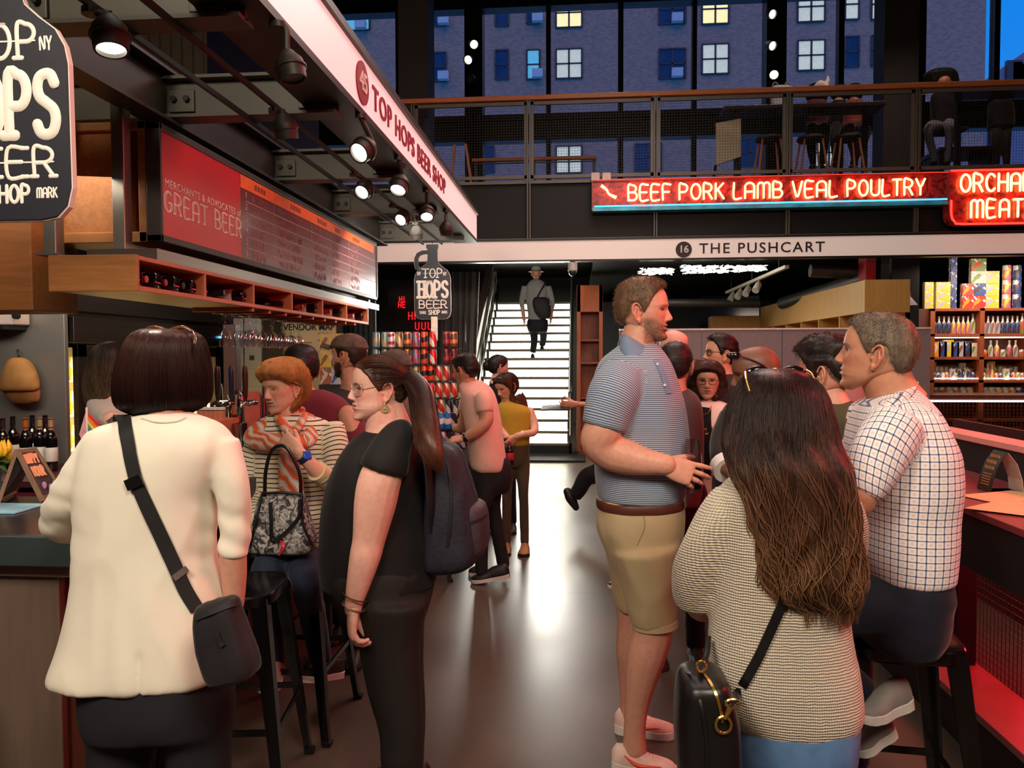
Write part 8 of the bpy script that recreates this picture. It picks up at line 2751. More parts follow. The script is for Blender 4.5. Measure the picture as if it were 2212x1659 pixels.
# collar, placket, buttons
COLR=cloth_mat('polo_collar',(122,142,168))
cb=MB()
ring=[(1338,735,Y+.02,.0),(1350,752,Y-.10,0),(1380,764,Y-.135,0),(1408,768,Y-.12,0),(1424,775,Y-.05,0)]
cin=np.array([P(a,b,c)for a,b,c,_ in[(1346,720,Y+.02,0),(1352,722,Y-.055,0),(1376,736,Y-.085,0),(1402,752,Y-.075,0),(1420,765,Y-.03,0)]])
cou=np.array([P(a,b,c)for a,b,c in[(1334,742,Y+.02),(1344,762,Y-.115),(1372,786,Y-.16),(1402,800,Y-.135),(1424,776,Y-.05)]])
ci,co_=catmull(cin,24),catmull(cou,24)
rgs=[[ci[i],(ci[i]+co_[i])/2+A3(0,-.012,.008),co_[i],co_[i]+A3(0,.004,-.004),(ci[i]+co_[i])/2+A3(0,-.004,.002),ci[i]+A3(0,.004,0)]for i in range(24)]
cb.loft(rgs)
ci2=ci*A3(1,-1,1)+A3(0,2*Y,0);co2=co_*A3(1,-1,1)+A3(0,2*Y,0)
cb.loft([[ci2[i],(ci2[i]+co2[i])/2+A3(0,.012,.008),co2[i],co2[i]-A3(0,.004,.004),(ci2[i]+co2[i])/2+A3(0,.004,.002),ci2[i]-A3(0,.004,0)]for i in range(24)])
cb.build('collar',COLR,F.root,sharp=60)
strap(F,'placket',gvo,[(1418,778),(1428,800),(1437,825),(1444,850)],.030,COLR,.0015,.002,3.0)
for px,py in((1419,789),(1434,833)):
 pb_,nb_=drape(bvh_of(*gvo),[(px,py)],.005,3.0);g=MB();g.ell(pb_[0],.006,seg=12,rings=8);g.build('button',mat('white_button',(220,220,224),.3),F.root)
 # arms
F.limb([(1338,835,Y-.17,24),(1318,880,Y-.205,34),(1304,925,Y-.22,41),(1294,952,Y-.21,41),(1316,974,Y-.20,41),(1350,986,Y-.21,39),(1392,997,Y-.23,31),(1424,1002,Y-.24,25),(1438,1004,Y-.24,24)],n=50)
F.pieces.append(hand_at(P(1434,1003,Y-.24),(.90,.02,-.32),(.25,.25,.92),side=1,scale=1.06,curl=((4,16,12),(10,22,14),(15,26,16),(22,28,18)),thumb=(34,10,12),spread=6,voxel=.003,fat=1.05))
F.limb([(1372,850,Y+.17,24),(1372,905,Y+.21,40),(1385,960,Y+.2,38),(1430,980,Y+.1,30),(1470,985,Y-.02,24)])
F.limbs.tube([P(1372,772,Y),P(1376,745,Y),P(1384,715,Y),P(1388,690,Y)],[.085,.070,.066,.064],seg=22)
F.head=Head(P(1389,674,Y),H=.236,yaw=78,pitch=2,skin=(224,164,140),lips=(188,112,102),browc=(112,76,52),blush=.75,beard=(104,74,54),beard_amt=.85,scalp=(128,98,74),iris=(90,100,100),chin=.8,jaw=1.05,nose=1.0,brow=.5,open_=.12,browt=.8,almond=.85)
# legs
near=[(1405,1200,Y-.09,60),(1412,1300,Y-.10,48),(1410,1365,Y-.10,43),(1398,1410,Y-.10,43),(1388,1450,Y-.10,38),(1376,1520,Y-.10,27),(1371,1575,Y-.10,24),(1371,1618,Y-.10,27)]
far=[(1375,1200,Y+.11,58),(1368,1280,Y+.12,44),(1372,1340,Y+.14,39),(1368,1400,Y+.16,38),(1366,1450,Y+.18,31),(1362,1520,Y+.2,23),(1360,1560,Y+.2,25)]
F.limb(near,n=40);F.limb(far,n=36)
F.finish(.006)
HD=F.head
SH=hair_mat('sandy_brown',(92,66,46),(140,106,78),None,rough=.5,streak=.4,scale=300)
short_hair(HD,F.root,SH,(.020,.006,.007,.022),[(0,.078),(30,.072),(50,.055),(62,.032),(72,.0),(80,-.018),(86,.020),(100,.022),(114,-.020),(150,-.052),(180,-.056)],tufts=4200,tl=.013,seed=21,soft=.016,lift=.55,fwd=.15)
g=MB()
rows_s=[(1070,1292,1474,.18),(1085,1290,1476,.19),(1130,1290,1475,.20),(1180,1306,1468,.20),(1215,1320,1464,.19),(1235,1330,1460,.16)]
g.loft(torso_rings(rows_s,Y,14,44,2.4))
pp_,rr2=wp([(1392,1180,Y-.10,76),(1402,1250,Y-.10,62),(1410,1310,Y-.10,53),(1414,1348,Y-.10,48)]);g.tube(pp_,rr2,seg=22,n=20)
pp_,rr2=wp([(1376,1180,Y+.10,70),(1374,1250,Y+.11,54),(1376,1312,Y+.12,46)]);g.tube(pp_,rr2,seg=20,n=16)
KHK=cloth_mat('khaki_twill',(190,168,130),.8,.05,700,.1)
o,gvs=F.cloth('shorts',g,KHK,.0085,5,.010,8,(-.55,0,.8),13,sharp=1.2)
g=MB();pp_,rr2=wp([(1414,1338,Y-.10,48.5),(1415,1352,Y-.10,49.5)]);g.tube(pp_,rr2,seg=40);g.build('hem',KHK,F.root,sharp=50)
g=MB();pp_,rr2=wp([(1377,1296,Y+.12,46.5),(1378,1310,Y+.12,47)]);g.tube(pp_,rr2,seg=36);g.build('hem',KHK,F.root,sharp=50)
strap(F,'pocket_seam',gvs,[(1378,1092),(1390,1115),(1392,1140),(1376,1178)],.003,cloth_mat('khaki_seam',(150,130,98)),.0012,.0015,3.0)
g=MB();bl=[r_ for r_ in torso_rings([(1074,1288,1477,.20),(1079,1287,1478,.203),(1088,1287,1478,.203),(1091,1288,1477,.20)],Y,5,52,2.4)];g.loft(bl);g.build('belt',mat('brown_belt',(92,48,36),.4,0,.1,20),F.root,sharp=60)
g=MB();q=P(1477,1082,Y-.06);g.box(q[0]-.01,q[0]+.008,q[1]-.03,q[1]+.06,q[2]-.022,q[2]+.022);g.build('belt_buckle',mat('steel_ring',(190,186,176)),F.root,bevel=.004)
PNKW=mat('pink_white_mesh',(240,206,192),.7,0,.12,26);
for(a,b,yy)in((1322,1466,Y-.10),(1328,1466,Y+.20)):
 h=P(a,1600,yy);t_=P(b,1600,yy);h[2]=t_[2]=0
 t_=t_+A3(-.01,-.03,0)
 s_=shoe(F.root,h,t_,w=.052,h=.095,upper=PNKW,sole=mat('sole_white',(236,224,216),.6),sole_h=.034)
 d_=unit(t_-h)
 g=MB()
 for k in range(5):
  tk_=.40+.055*k;hz_=.095*np.interp(tk_,[.25,.4,.6,.85],[1.0,.92,.66,.50])+.004
  c=h+d_*(np.linalg.norm(t_-h)*tk_)+A3(0,0,hz_);sd_=A3(-d_[1],d_[0],0);g.tube([c-sd_*.022-A3(0,0,.008),c,c+sd_*.022-A3(0,0,.008)],.0028,seg=5,n=8)
 sub(g.build('shoelace',WHITEP,F.root),s_)
 g=MB()
 sd_=A3(d_[1],-d_[0],0)
 g.tube([h+d_*.05+sd_*.041+A3(0,0,.075),h+d_*.10+sd_*.044+A3(0,0,.045),h+d_*.19+sd_*.050+A3(0,0,.050)],[.002,.007,.002],seg=6,n=14);sub(g.build('side_flash',mat('coral_flash',(240,84,60),.5),F.root),s_)
 # his glass
gl_=thing('beer_glass','dark stemless glass in the hand of the man in the striped polo','glass',tuple(P(1497,1064,Y-.20)))
gc=P(1496,1062,Y-.185)
g=MB();g.lathe([(.001,0),(.030,0),(.034,.01),(.036,.06),(.033,.12),(.029,.17),(.0275,.195),(.026,.195),(.0275,.17),(.031,.12),(.033,.06),(.030,.014),(.001,.012)],gc,seg=24);g.build('tumbler',glass('tumbler_glass',(.82,.78,.78),.6),gl_)
g=MB();g.lathe([(.001,.013),(.0295,.015),(.0325,.06),(.0315,.105),(.001,.105)],gc,seg=24);g.build('dark_beer',mat('stout',(22,12,12),.1),gl_)

# ================================================================== woman in the cream sweater (back to us)
Y=1.95
F=Fig('woman from behind in a cream knit sweater with long wavy brown hair',tuple(A3(P(1700,1659,Y)[0],Y,0)))
rows=[(1008,1640,1745,.06),(1022,1602,1788,.085),(1042,1564,1815,.10),(1078,1548,1834,.11),(1140,1546,1846,.115),(1200,1546,1846,.115),(1260,1542,1838,.115),(1320,1537,1829,.115),(1400,1531,1840,.125),(1480,1540,1858,.135),(1525,1562,1861,.138),(1562,1594,1846,.13),(1584,1632,1806,.11)]
tr=torso_rings(rows,Y,42,56,2.4);F.core(shrink(tr,.82))
p1,r1=wp([(1582,1072,Y,44),(1548,1130,Y-.01,50),(1518,1200,Y,52),(1502,1255,Y+.03,50),(1503,1300,Y+.06,44)])
p2,r2=wp([(1812,1085,Y,42),(1828,1140,Y+.02,42),(1826,1190,Y+.12,40),(1815,1215,Y+.22,36)])
g=MB();g.loft(tr);g.tube(p1,r1,seg=22,n=26);g.tube(p2,r2,seg=20,n=20)
KNIT=knit_mat('cream_knit',(228,214,192))
o,gvw=F.cloth('sweater',g,KNIT,.0085,6,.006,6,(.1,0,1),17,soft=3)
F.limb([(1503,1290,Y+.06,32),(1520,1315,Y+.12,28),(1575,1290,Y+.28,22)])
F.pieces.append(hand_at(P(1573,1291,Y+.28),(.5,.8,.15),(0,-.2,1),side=-1,scale=.92,voxel=.004))
F.limb([(1815,1215,Y+.22,28),(1780,1215,Y+.36,22)])
F.pieces.append(hand_at(P(1782,1215,Y+.35),(-.7,.7,.1),(0,.2,1),side=1,scale=.92,voxel=.004))
F.limbs.tube([P(1690,1030,Y),P(1690,980,Y+.01),P(1688,920,Y+.03)],[.06,.052,.052],seg=18)
F.head=Head(P(1686,892,Y+.07),H=.222,yaw=172,pitch=2,hi=False,female=True)
F.finish(.006)
LH=hair_mat('long_brown',(46,26,24),(112,76,54),(1.55,.98),rough=.36,streak=.5,scale=190,stretch=(1,1,.06))
hr=[(797,1655,1725,.05,.07),(806,1632,1752,.09,.07),(826,1614,1779,.115,.065),(860,1594,1796,.125,.055),(910,1579,1803,.125,.035),(960,1570,1810,.118,.01),(1000,1574,1815,.10,-.03),(1050,1592,1816,.075,-.065),(1100,1607,1816,.055,-.085),(1180,1624,1818,.045,-.095),(1260,1634,1820,.040,-.10),(1300,1652,1818,.032,-.098),(1325,1690,1806,.02,-.095)]
hg=np.array(torso_rings(hr,Y,52,90,2.1))
an=np.arange(90)/90*2*np.pi;rw=np.linspace(0,1,52)
wav=.0075*rw[:,None]*np.sin(an[None]*13+5*np.sin(rw[:,None]*9))+.010*np.clip(rw[:,None]-.35,0,1)*np.sin(rw[:,None]*26+an[None]*5)
dd_=hg-hg.mean(1,keepdims=True);dd_/=np.linalg.norm(dd_,axis=2)[...,None]+1e-9
hg=hg+dd_*wav[...,None]
zc_=P(1690,1050,Y)[2];hg[...,2]=np.where(hg[...,2]<zc_,zc_+(hg[...,2]-zc_)*.87,hg[...,2])
g=MB();g.loft(list(hg));v,f=g.arrays();ho=mesh_obj('hair',v,f,LH,F.root,sharp=None)
sv,sf=grid_strands(hg,5200,8,.0,1.03,.25,(.0005,.009),.010,2.6,K=26,rad=.00085,kvar=.16);add_strands(F.root,ho,sv,sf,LH)
sv,sf=grid_strands(hg,260,18,.25,1.06,.6,(.006,.016),.022,2.2,K=26,rad=.0014,kvar=.08);add_strands(F.root,ho,sv,sf,hair_mat('lighter_lock',(96,62,44),(140,100,70),(1.4,.98),rough=.36,streak=.3,scale=190),'hair_lock')
# sunglasses on her head
sg=MB();LENSM=mat('dark_lens',(20,14,16),.1,0,.1,5,spec=.7)
for sd,cx in((-1,1637),(1,1712)):
 c=P(cx,806,Y+.09);sg.ell(c,(.034,.012,.020),seg=20,rings=12)
so=sg.build('sunglasses',LENSM,F.root)
g=MB();g.tube([P(1611,803,Y+.06),P(1613,822,Y+.0),P(1620,846,Y-.04)],.0028,seg=8,n=12);g.tube([P(1742,800,Y+.08),P(1752,806,Y+.05),P(1760,820,Y+.02)],.0028,seg=8,n=10);g.tube([P(1664,800,Y+.09),P(1675,797,Y+.09),P(1686,800,Y+.09)],.003,seg=8,n=8)
sub(g.build('gold_temple',mat('gold_wire',(226,178,90),.2,.9),F.root),so)
# jeans
g=MB();g.loft(torso_rings([(1500,1572,1846,.12),(1550,1580,1850,.135),(1610,1586,1844,.14),(1650,1590,1836,.13)],Y,10,40))
for px,fx in((1650,1640),(1768,1772)):
 pp_,rr2=wp([(px,1580,Y,66),(px,1680,Y,62),(fx,1800,Y,50),(fx,1950,Y,40),(fx,2085,Y,36)]);g.tube(pp_,rr2,seg=18,n=24)
F.cloth('jeans',g,mat('blue_denim',(84,120,164),.8,0,.14,24,bump=.1,bscale=600),.010,amp=.004,seed=5)
for px in(1640,1772):
 b_=P(px,2090,Y);h=A3(b_[0],Y-.09,0);shoe(F.root,h,h+A3(0,.24,0),w=.042,upper=SHOE_BLK,sole=BLACK)
 # crossbody camera bag
cb_=thing('crossbody_bag','black leather crossbody bag with gold zip at the hip of the cream sweater','bag',tuple(P(1525,1700,1.72)))
Yb=1.74
g=MB();g.loft(torso_rings([(1446,1486,1545,.05),(1452,1474,1560,.075),(1490,1462,1578,.09),(1560,1458,1592,.095),(1640,1462,1594,.095),(1700,1472,1590,.09),(1722,1486,1576,.07)],Yb,26,44,3.6))
v,f=fuse(g,.006,3);mesh_obj('bag_body',v,f,LTH,cb_,sharp=None,fix=False)
bb=bvh_of(v,f)
GOLD=mat('gold_metal',(214,172,90),.22,.9,.05,20)
pp_,nn_=drape(bb,[(1512,1450),(1530,1470),(1546,1500),(1556,1535),(1560,1560)],.001,Yb);g=MB();ribbon(g,pp_,nn_,.006,.003);g.build('zip',GOLD,cb_)
pp_,nn_=drape(bb,[(1484,1452),(1500,1470),(1516,1530),(1526,1600),(1526,1655)],.001,Yb);g=MB();ribbon(g,pp_,nn_,.006,.004);g.build('piping',LTH,cb_)
g=MB()
c=P(1563,1566,Yb-.10);g.tube([c+A3(math.cos(a)*.016,0,math.sin(a)*.018)for a in np.linspace(0,2*np.pi,18,endpoint=False)],.0032,seg=7,closed=True)
g.tube([P(1566,1552,Yb-.105),P(1574,1536,Yb-.11),P(1580,1522,Yb-.11)],[.004,.006,.004],seg=8,n=10)
c=P(1583,1520,Yb-.11);g.tube([c+A3(math.cos(a)*.014,0,math.sin(a)*.009)for a in np.linspace(0,2*np.pi,16,endpoint=False)],.003,seg=7,closed=True)
g.build('clasp',GOLD,cb_)
q1,q2=P(1584,1518,Yb-.115),P(1612,1470,1.80)
pp_,nn_=drape(bvh_of(*gvw),[(1598,1494),(1610,1472),(1625,1444),(1640,1415),(1654,1384),(1668,1352),(1695,1290),(1720,1230),(1760,1140),(1790,1075)],.005,Y-.12)
pp_=np.vstack([q1,pp_]);nn_=np.vstack([A3(0,-1,0),nn_]);g=MB();ribbon(g,pp_,nn_,.022,.004,50);g.build('strap',LTH,cb_)
g=MB();g.tube([P(1530,1375,Y-.06),P(1528,1405,Y-.10),P(1520,1432,Y-.14),P(1512,1450,Yb-.05)],.007,seg=8,n=16,flat=.4);g.build('rear_strap',LTH,cb_)
g=MB();c=P(1515,1440,Yb-.07);g.tube([c+A3(math.cos(a)*.010,0,math.sin(a)*.012)for a in np.linspace(0,2*np.pi,14,endpoint=False)],.0026,seg=6,closed=True);g.build('ring',GOLD,cb_)

# ================================================================== seated man in the checked shirt
Y=2.32
F=Fig('seated grey haired man in a blue checked shirt looking up to the left',(.96,Y,0))
rows=[(836,1908,1974,.06),(856,1880,1990,.10),(884,1854,2010,.16),(930,1842,2030,.195),(985,1838,2049,.21),(1040,1842,2052,.21),(1110,1852,2047,.20),(1180,1852,2044,.20),(1238,1862,2038,.195)]
tr=torso_rings(rows,Y,34,52,2.3);F.core(shrink(tr,.85))
p1,r1=wp([(1934,915,Y-.15,56),(1908,965,Y-.20,58),(1880,1020,Y-.22,52),(1858,1068,Y-.23,40)])
p2,r2=wp([(1900,915,Y+.16,52),(1870,985,Y+.22,52),(1840,1060,Y+.22,40)])
g=MB();g.loft(tr);g.tube(p1,r1,seg=22,n=22);g.tube(p2,r2,seg=18,n=14)
PLD=pattern_mat('window_check',plaid_build)
def hemwave(v,f):
 return v
o,gvk=F.cloth('checked_shirt',g,PLD,.0078,5,.0055,8,(.5,0,.8),19,sleeves=[(p1,r1),(p2,r2)],sharp=1.3,up=True)
# collar standing round the neck
cin=np.array([P(*q)for q in((1978,822,Y+.0),(1968,836,Y-.06),(1935,856,Y-.09),(1895,878,Y-.085),(1874,892,Y-.055),(1864,897,Y-.02))])
cou=np.array([P(*q)for q in((1984,843,Y+.0),(1976,862,Y-.085),(1945,886,Y-.125),(1900,908,Y-.125),(1878,918,Y-.09),(1866,912,Y-.04))])
ci,co_=catmull(cin,26),catmull(cou,26);cb=MB()
for s_ in(1,-1):
 a=ci.copy();b=co_.copy()
 if s_<0:a[:,1]=2*Y-a[:,1];b[:,1]=2*Y-b[:,1]
 cb.loft([[a[i],(a[i]+b[i])/2+A3(0,-.010*s_,.010),b[i],b[i]+A3(0,.005*s_,0),(a[i]+b[i])/2+A3(0,0,.003),a[i]+A3(0,.005*s_,0)]for i in range(26)])
v,f=cb.arrays();co=mesh_obj('collar',v,f,PLD,F.root,sharp=60);color_attr(co,'pat',np.stack([v[:,0]*.8+v[:,2]*.6,v[:,2]*.8-v[:,0]*.6,v[:,1]],1))
F.limb([(1908,965,Y-.20,42),(1866,1055,Y-.23,34),(1852,1085,Y-.22,33),(1822,1105,Y-.12,28),(1780,1112,Y+.02,21)])
F.pieces.append(hand_at(P(1783,1112,Y+.01),(-.8,.6,0),(0,.1,1),side=1,scale=1.0,voxel=.004))
F.limb([(1870,985,Y+.22,40),(1842,1055,Y+.22,33),(1800,1090,Y+.12,26),(1770,1100,Y+.06,21)])
F.limbs.tube([P(1936,872,Y),P(1926,845,Y),P(1912,812,Y),P(1904,786,Y)],[.088,.072,.068,.064],seg=22)
F.head=Head(P(1893,766,Y),H=.226,yaw=-116,pitch=9,skin=(206,146,116),lips=(160,96,84),browc=(110,90,74),blush=.5,scalp=(140,122,104),iris=(80,80,80),jaw=1.08,fat=.25,nose=1.02,browt=.9)
F.finish(.0055)
GH=hair_mat('salt_pepper',(70,58,48),(146,128,108),None,rough=.55,streak=.45,scale=420)
short_hair(F.head,F.root,GH,(.012,.006,.008,.012),[(0,.070),(25,.068),(45,.056),(58,.036),(70,.006),(79,-.012),(86,.022),(102,.020),(114,-.022),(150,-.060),(180,-.066)],tufts=5200,tl=.010,seed=23,soft=.016,lift=.3,fwd=.4)
g=MB();g.loft(torso_rings([(1225,1868,2034,.185),(1250,1850,2036,.195),(1300,1838,2033,.20),(1350,1842,2022,.20),(1384,1866,1990,.18)],Y,14,44,2.4))
for dy,ft in((-.10,(1880,1500)),(.12,(1850,1540))):
 pp_,rr2=wp([(1945,1318,Y+dy,64),(1875,1312,Y+dy,60),(1775,1330,Y+dy,50),(1740,1350,Y+dy,46),(1790,1430,Y+dy,38),(ft[0]-10,ft[1],Y+dy,30)]);g.tube(pp_,rr2,seg=18,n=34)
F.cloth('trousers',g,NAVYCL,.0095,amp=.007,freq=8,along=(.7,0,-.5),seed=14)
F.limb([(1868,1495,Y-.10,20),(1888,1540,Y-.10,20)])
shoe(F.root,P(1962,1520,Y-.04),P(1852,1560,Y-.12),upper=mat('grey_sneaker',(140,134,130),.7),sole=SHOE_WHT)
shoe(F.root,P(1930,1580,Y+.06),P(1840,1630,Y+.02),upper=mat('grey_sneaker',(140,134,130)),sole=SHOE_WHT)
# ================================================================== the crowd further back
def bg_person(label,Y,rows,cloth,head,hair=None,arms=(),neck=None,legs=None,shirt_name='shirt',seed=1,voxel=.012,ex=2.3,amp=.004,group=None):
 """rows: torso outline; head: dict for Head; hair: callable(F); arms: [(skin rows, sleeve rows or None, hand spec or None)]"""
 F=Fig(label,(float(P((rows[0][1]+rows[0][2])/2,800,Y)[0]),Y,0),group)
 tr=torso_rings(rows,Y,24,36,ex);F.core(shrink(tr,.82))
 g=MB();g.loft(tr);sl=[]
 for skin_rows,sleeve_rows,hand in arms:
  if sleeve_rows:
   p,r=wp(sleeve_rows);g.tube(p,r,seg=16,n=22);sl.append((p,r))
  if skin_rows:
   F.limb(skin_rows,n=24)
  if hand:
   F.pieces.append(hand_at(P(*hand['at']),hand['d'],hand['t'],side=hand.get('side',1),scale=hand.get('scale',.95),voxel=.0045,curl=hand.get('curl',((30,35,20),)*4)))
 F.gv=F.cloth(shirt_name,g,cloth,voxel,4,amp,8,(0,0,1),seed,sleeves=sl)[1]
 hd=dict(head);c=P(hd.pop('px'),hd.pop('py'),hd.pop('Y',Y))
 F.head=Head(c,**{**dict(hi=False),**hd})
 k=F.head.s
 nb=A3(c[0]-(F.head.R@A3(0,-1,0))[0]*.03,c[1]-(F.head.R@A3(0,-1,0))[1]*.03,P(0,rows[0][0],Y)[2]-.04)if neck is None else P(*neck)
 F.limbs.tube([nb,(nb+c)/2-A3(0,0,.02),c-A3(0,0,.04)],[.068,.057*k,.056*k],seg=16,n=12)
 F.finish(.007)
 if hair:hair(F)
 if legs:
  legs_to_floor(F,**legs)
 return F

def crop(rgb0,rgb1,name,thick=(.014,.007,.009,.014),tl=.010,n=900,seed=3,**kw):
 def f(F):
  short_hair(F.head,F.root,hair_mat(name,rgb0,rgb1,None,rough=.45,streak=.4,scale=260),thick,tufts=n,tl=tl,seed=seed,K=60,M=70,**kw)
 return f

def longhair(rows,Y,m,n=900,wave=.01,name='hair',seed=5):
 def f(F):
  G=np.array(torso_rings(rows,Y,30,50,2.1));g=MB();g.loft(list(G));v,fa=g.arrays()
  o=mesh_obj(name,v,fa,m,F.root,sharp=None)
  sv,sf=grid_strands(G,n,seed,0,1.02,.2,(.0005,.008),wave,2.2,K=16,rad=.0014);add_strands(F.root,o,sv,sf,m)
 return f

BRN=hair_mat('dark_brown',(34,24,22),(60,42,34),None,rough=.42,streak=.45,scale=240)
TN=dict(skin=(206,150,122));LT=dict(skin=(224,172,148));BRK=dict(skin=(122,82,62),lips=(112,66,60),browc=(30,22,20),blush=.2)

# barmaid
def maid(F):
 longhair([(738,236,272,.06),(744,222,284,.09),(765,208,290,.11),(800,200,290,.115),(840,194,282,.10),(865,196,272,.08),(885,206,262,.05)],3.12,hair_mat('ash_brown',(46,36,30),(112,92,70),(1.70,1.38),streak=.5,scale=200),1600,.016)(F)
F=bg_person('barmaid with long brown hair and a grey T shirt behind the bar',3.12,
[(846,232,300,.05),(856,212,318,.08),(880,198,330,.10),(930,196,330,.11),(1000,200,326,.11),(1100,205,322,.12),(1160,200,328,.125)],
cloth_mat('grey_tee',(178,166,158)),dict(px=264,py=800,H=.22,yaw=138,pitch=-6,female=True,**LT),maid,
arms=[([(222,880,3.06,24),(246,915,3.0,20),(275,935,2.98,17),(318,935,2.98,12)],[(214,868,3.08,30),(226,895,3.04,30),(240,905,3.0,26)],dict(at=(318,935,2.98),d=(1,.1,-.1),t=(0,1,.2),side=1))],
legs=dict(cx=P(262,900,3.12)[0],Y=3.12,ztop=.92,w=.17,m=BLACKCL,shoe_m=SHOE_BLK),shirt_name='tee',seed=31)
strap(F,'tattoo_sleeve',F.bg,[(236,905),(246,915),(256,925)],.03,mat('tattoo_ink',(70,66,62),.6,0,.6,60),.0006,.0008,3.0)

# man in maroon leaning on the bar
bg_person('dark haired man in a maroon T shirt leaning on the bar, seen from behind',3.85,
[(842,640,700,.06),(852,612,728,.09),(872,592,752,.11),(910,590,772,.125),(970,596,782,.13),(1030,660,776,.12),(1150,668,770,.12)],
cloth_mat('maroon_tee',(112,40,52)),dict(px=650,py=798,H=.228,yaw=217,pitch=-4,eyes=False,**TN),crop((24,18,20),(48,34,32),'black_crop',(.018,.012,.014,.016),.012,1500),
arms=[([(752,900,3.8,26),(778,980,3.75,24),(740,1010,3.55,19)],[(742,890,3.84,32),(768,940,3.8,33),(780,985,3.76,29)],None)],
legs=dict(cx=P(680,900,3.85)[0]+.10,Y=3.9,ztop=.95,w=.17,m=DENIM_D,shoe_m=SHOE_BLK),shirt_name='tee',seed=32)

# bearded man with a camouflage cap
def camo(F):
 crop((40,28,24),(70,50,40),'fade_brown',(.006,.004,.005,.006),.006,700,41)(F)
 H=F.head
 cm_=mat('camo_cloth',(92,76,62),.8,0,.5,26)
 v,f=H.cap((.016,.012,.013,.013),[(0,.046),(60,.044),(110,.040),(180,.036)],soft=.006,K=50,M=60,low=-.02)
 o=mesh_obj('cap',v,f,cm_,F.root,sharp=None)
 g=MB();rings=[]
 for t in np.linspace(0,1,9):
  w=.068*math.sqrt(max(0,1-t*t*.96));y=-.080-.085*t
  rings.append(H.w([(w*math.sin(a),y+0*a,.052+.020*t-.012*math.sin(a)**2+(.003 if k%2 else 0))for k,a in enumerate(np.linspace(-1.57,1.57,11))]+[(w*math.sin(a),y,.047+.020*t-.012*math.sin(a)**2)for a in np.linspace(1.57,-1.57,11)]))
 g.loft(rings);sub(g.build('bill',mat('camo_bill',(66,56,48),.7,0,.5,30),F.root,sharp=60),o)
bg_person('bearded man in a camouflage cap looking left, by the beer cans',4.25,
[(838,728,778,.06),(848,712,800,.09),(868,704,822,.12),(920,700,836,.14),(1000,704,836,.14),(1120,710,826,.14),(1180,712,824,.14)],
cloth_mat('slate_tee',(62,60,62)),dict(px=753,py=771,H=.236,yaw=-104,pitch=1,beard=(38,26,22),beard_amt=1.2,**TN),camo,
legs=dict(cx=P(768,900,4.25)[0],Y=4.25,ztop=.95,w=.18,m=BLACKCL,shoe_m=SHOE_BLK),shirt_name='tee',seed=33)

# man in the grey baseball cap
def gcap(F):
 crop((60,50,44),(96,84,74),'grey_brown',(.006,.005,.006,.006),.006,400,42)(F)
 H=F.head;cm_=mat('washed_cap',(92,84,76),.85,0,.2,30,bump=.08)
 v,f=H.cap((.018,.013,.013,.016),[(0,.040),(60,.036),(110,.022),(180,.010)],soft=.006,K=50,M=60,low=-.03)
 o=mesh_obj('cap',v,f,cm_,F.root,sharp=None);g=MB();rings=[]
 for t in np.linspace(0,1,9):
  w=.070*math.sqrt(max(0,1-t*t*.96));y=-.085-.075*t
  rings.append(H.w([(w*math.sin(a),y,.045-.012*t-.014*math.sin(a)**2)for a in np.linspace(-1.57,1.57,11)]+[(w*math.sin(a),y,.040-.012*t-.014*math.sin(a)**2)for a in np.linspace(1.57,-1.57,11)]))
 g.loft(rings);sub(g.build('bill',cm_,F.root,sharp=60),o)
bg_person('man in a washed grey baseball cap behind the woman with the ponytail',4.75,
[(850,842,892,.06),(862,826,908,.10),(885,818,918,.13),(940,815,922,.14),(1020,818,920,.14),(1150,820,918,.14)],
cloth_mat('taupe_jacket',(112,92,80)),dict(px=852,py=800,H=.23,yaw=-88,pitch=-6,**TN),gcap,
legs=dict(cx=P(868,900,4.75)[0],Y=4.75,ztop=.92,w=.17,m=BLACKCL,shoe_m=SHOE_BLK),shirt_name='jacket',seed=34)

# man in pink at the cans
Yp=5.42
F=bg_person('man in a pale pink short sleeved shirt choosing from the beer cans',Yp,
[(822,996,1040,.06),(832,992,1056,.10),(850,996,1068,.16),(885,1000,1078,.185),(930,1008,1085,.19),(980,1014,1091,.19),(1008,1018,1094,.185),(1016,1030,1092,.17)],
cloth_mat('pink_shirt',(234,186,170)),dict(px=1007,py=802,H=.232,yaw=-121,pitch=-14,scalp=(50,36,30),**TN),crop((26,20,20),(46,34,30),'jet_crop',(.016,.003,.003,.014),.010,1000,43),
arms=[([(1040,870,Yp-.18,14),(1052,905,Yp-.22,15),(1030,930,Yp-.24,13),(1004,946,Yp-.22,10)],[(1042,852,Yp-.15,19),(1046,870,Yp-.19,20),(1048,892,Yp-.21,19)],dict(at=(1004,946,Yp-.22),d=(-1,.1,-.15),t=(0,.8,.4),side=-1,scale=1.0)),
([(1010,870,Yp+.16,14),(1000,920,Yp+.18,13),(985,925,Yp+.2,10)],[(1016,852,Yp+.14,18),(1004,890,Yp+.18,18)],None)],
shirt_name='shirt',seed=35,voxel=.011)
g=MB();w0=P(1006,945,Yp-.22);g.tube([w0+A3(-.014,0,0),w0+A3(.014,0,.004)],.036,seg=16);g.build('watch',BLACKG,F.root)
legs_to_floor(F,P(1058,1000,Yp)[0],Yp,.88,.15,mat('black_chinos',(22,20,22),.8,0,.1,10),None,None,face=(-1,0),gap=.09,b=.16,stance=.07)
x0=P(1062,1200,Yp)[0]
for(h,t,yy)in(((1102,1232),(1018,1250),Yp-.10),((1052,1214),(1012,1226),Yp+.10)):
 a,b=P(h[0],h[1],yy),P(t[0],t[1],yy);a[2]=.045 if yy<Yp else.0;b[2]=0
 shoe(F.root,a,b,w=.048,h=.10,upper=SHOE_BLK,sole=SHOE_WHT)

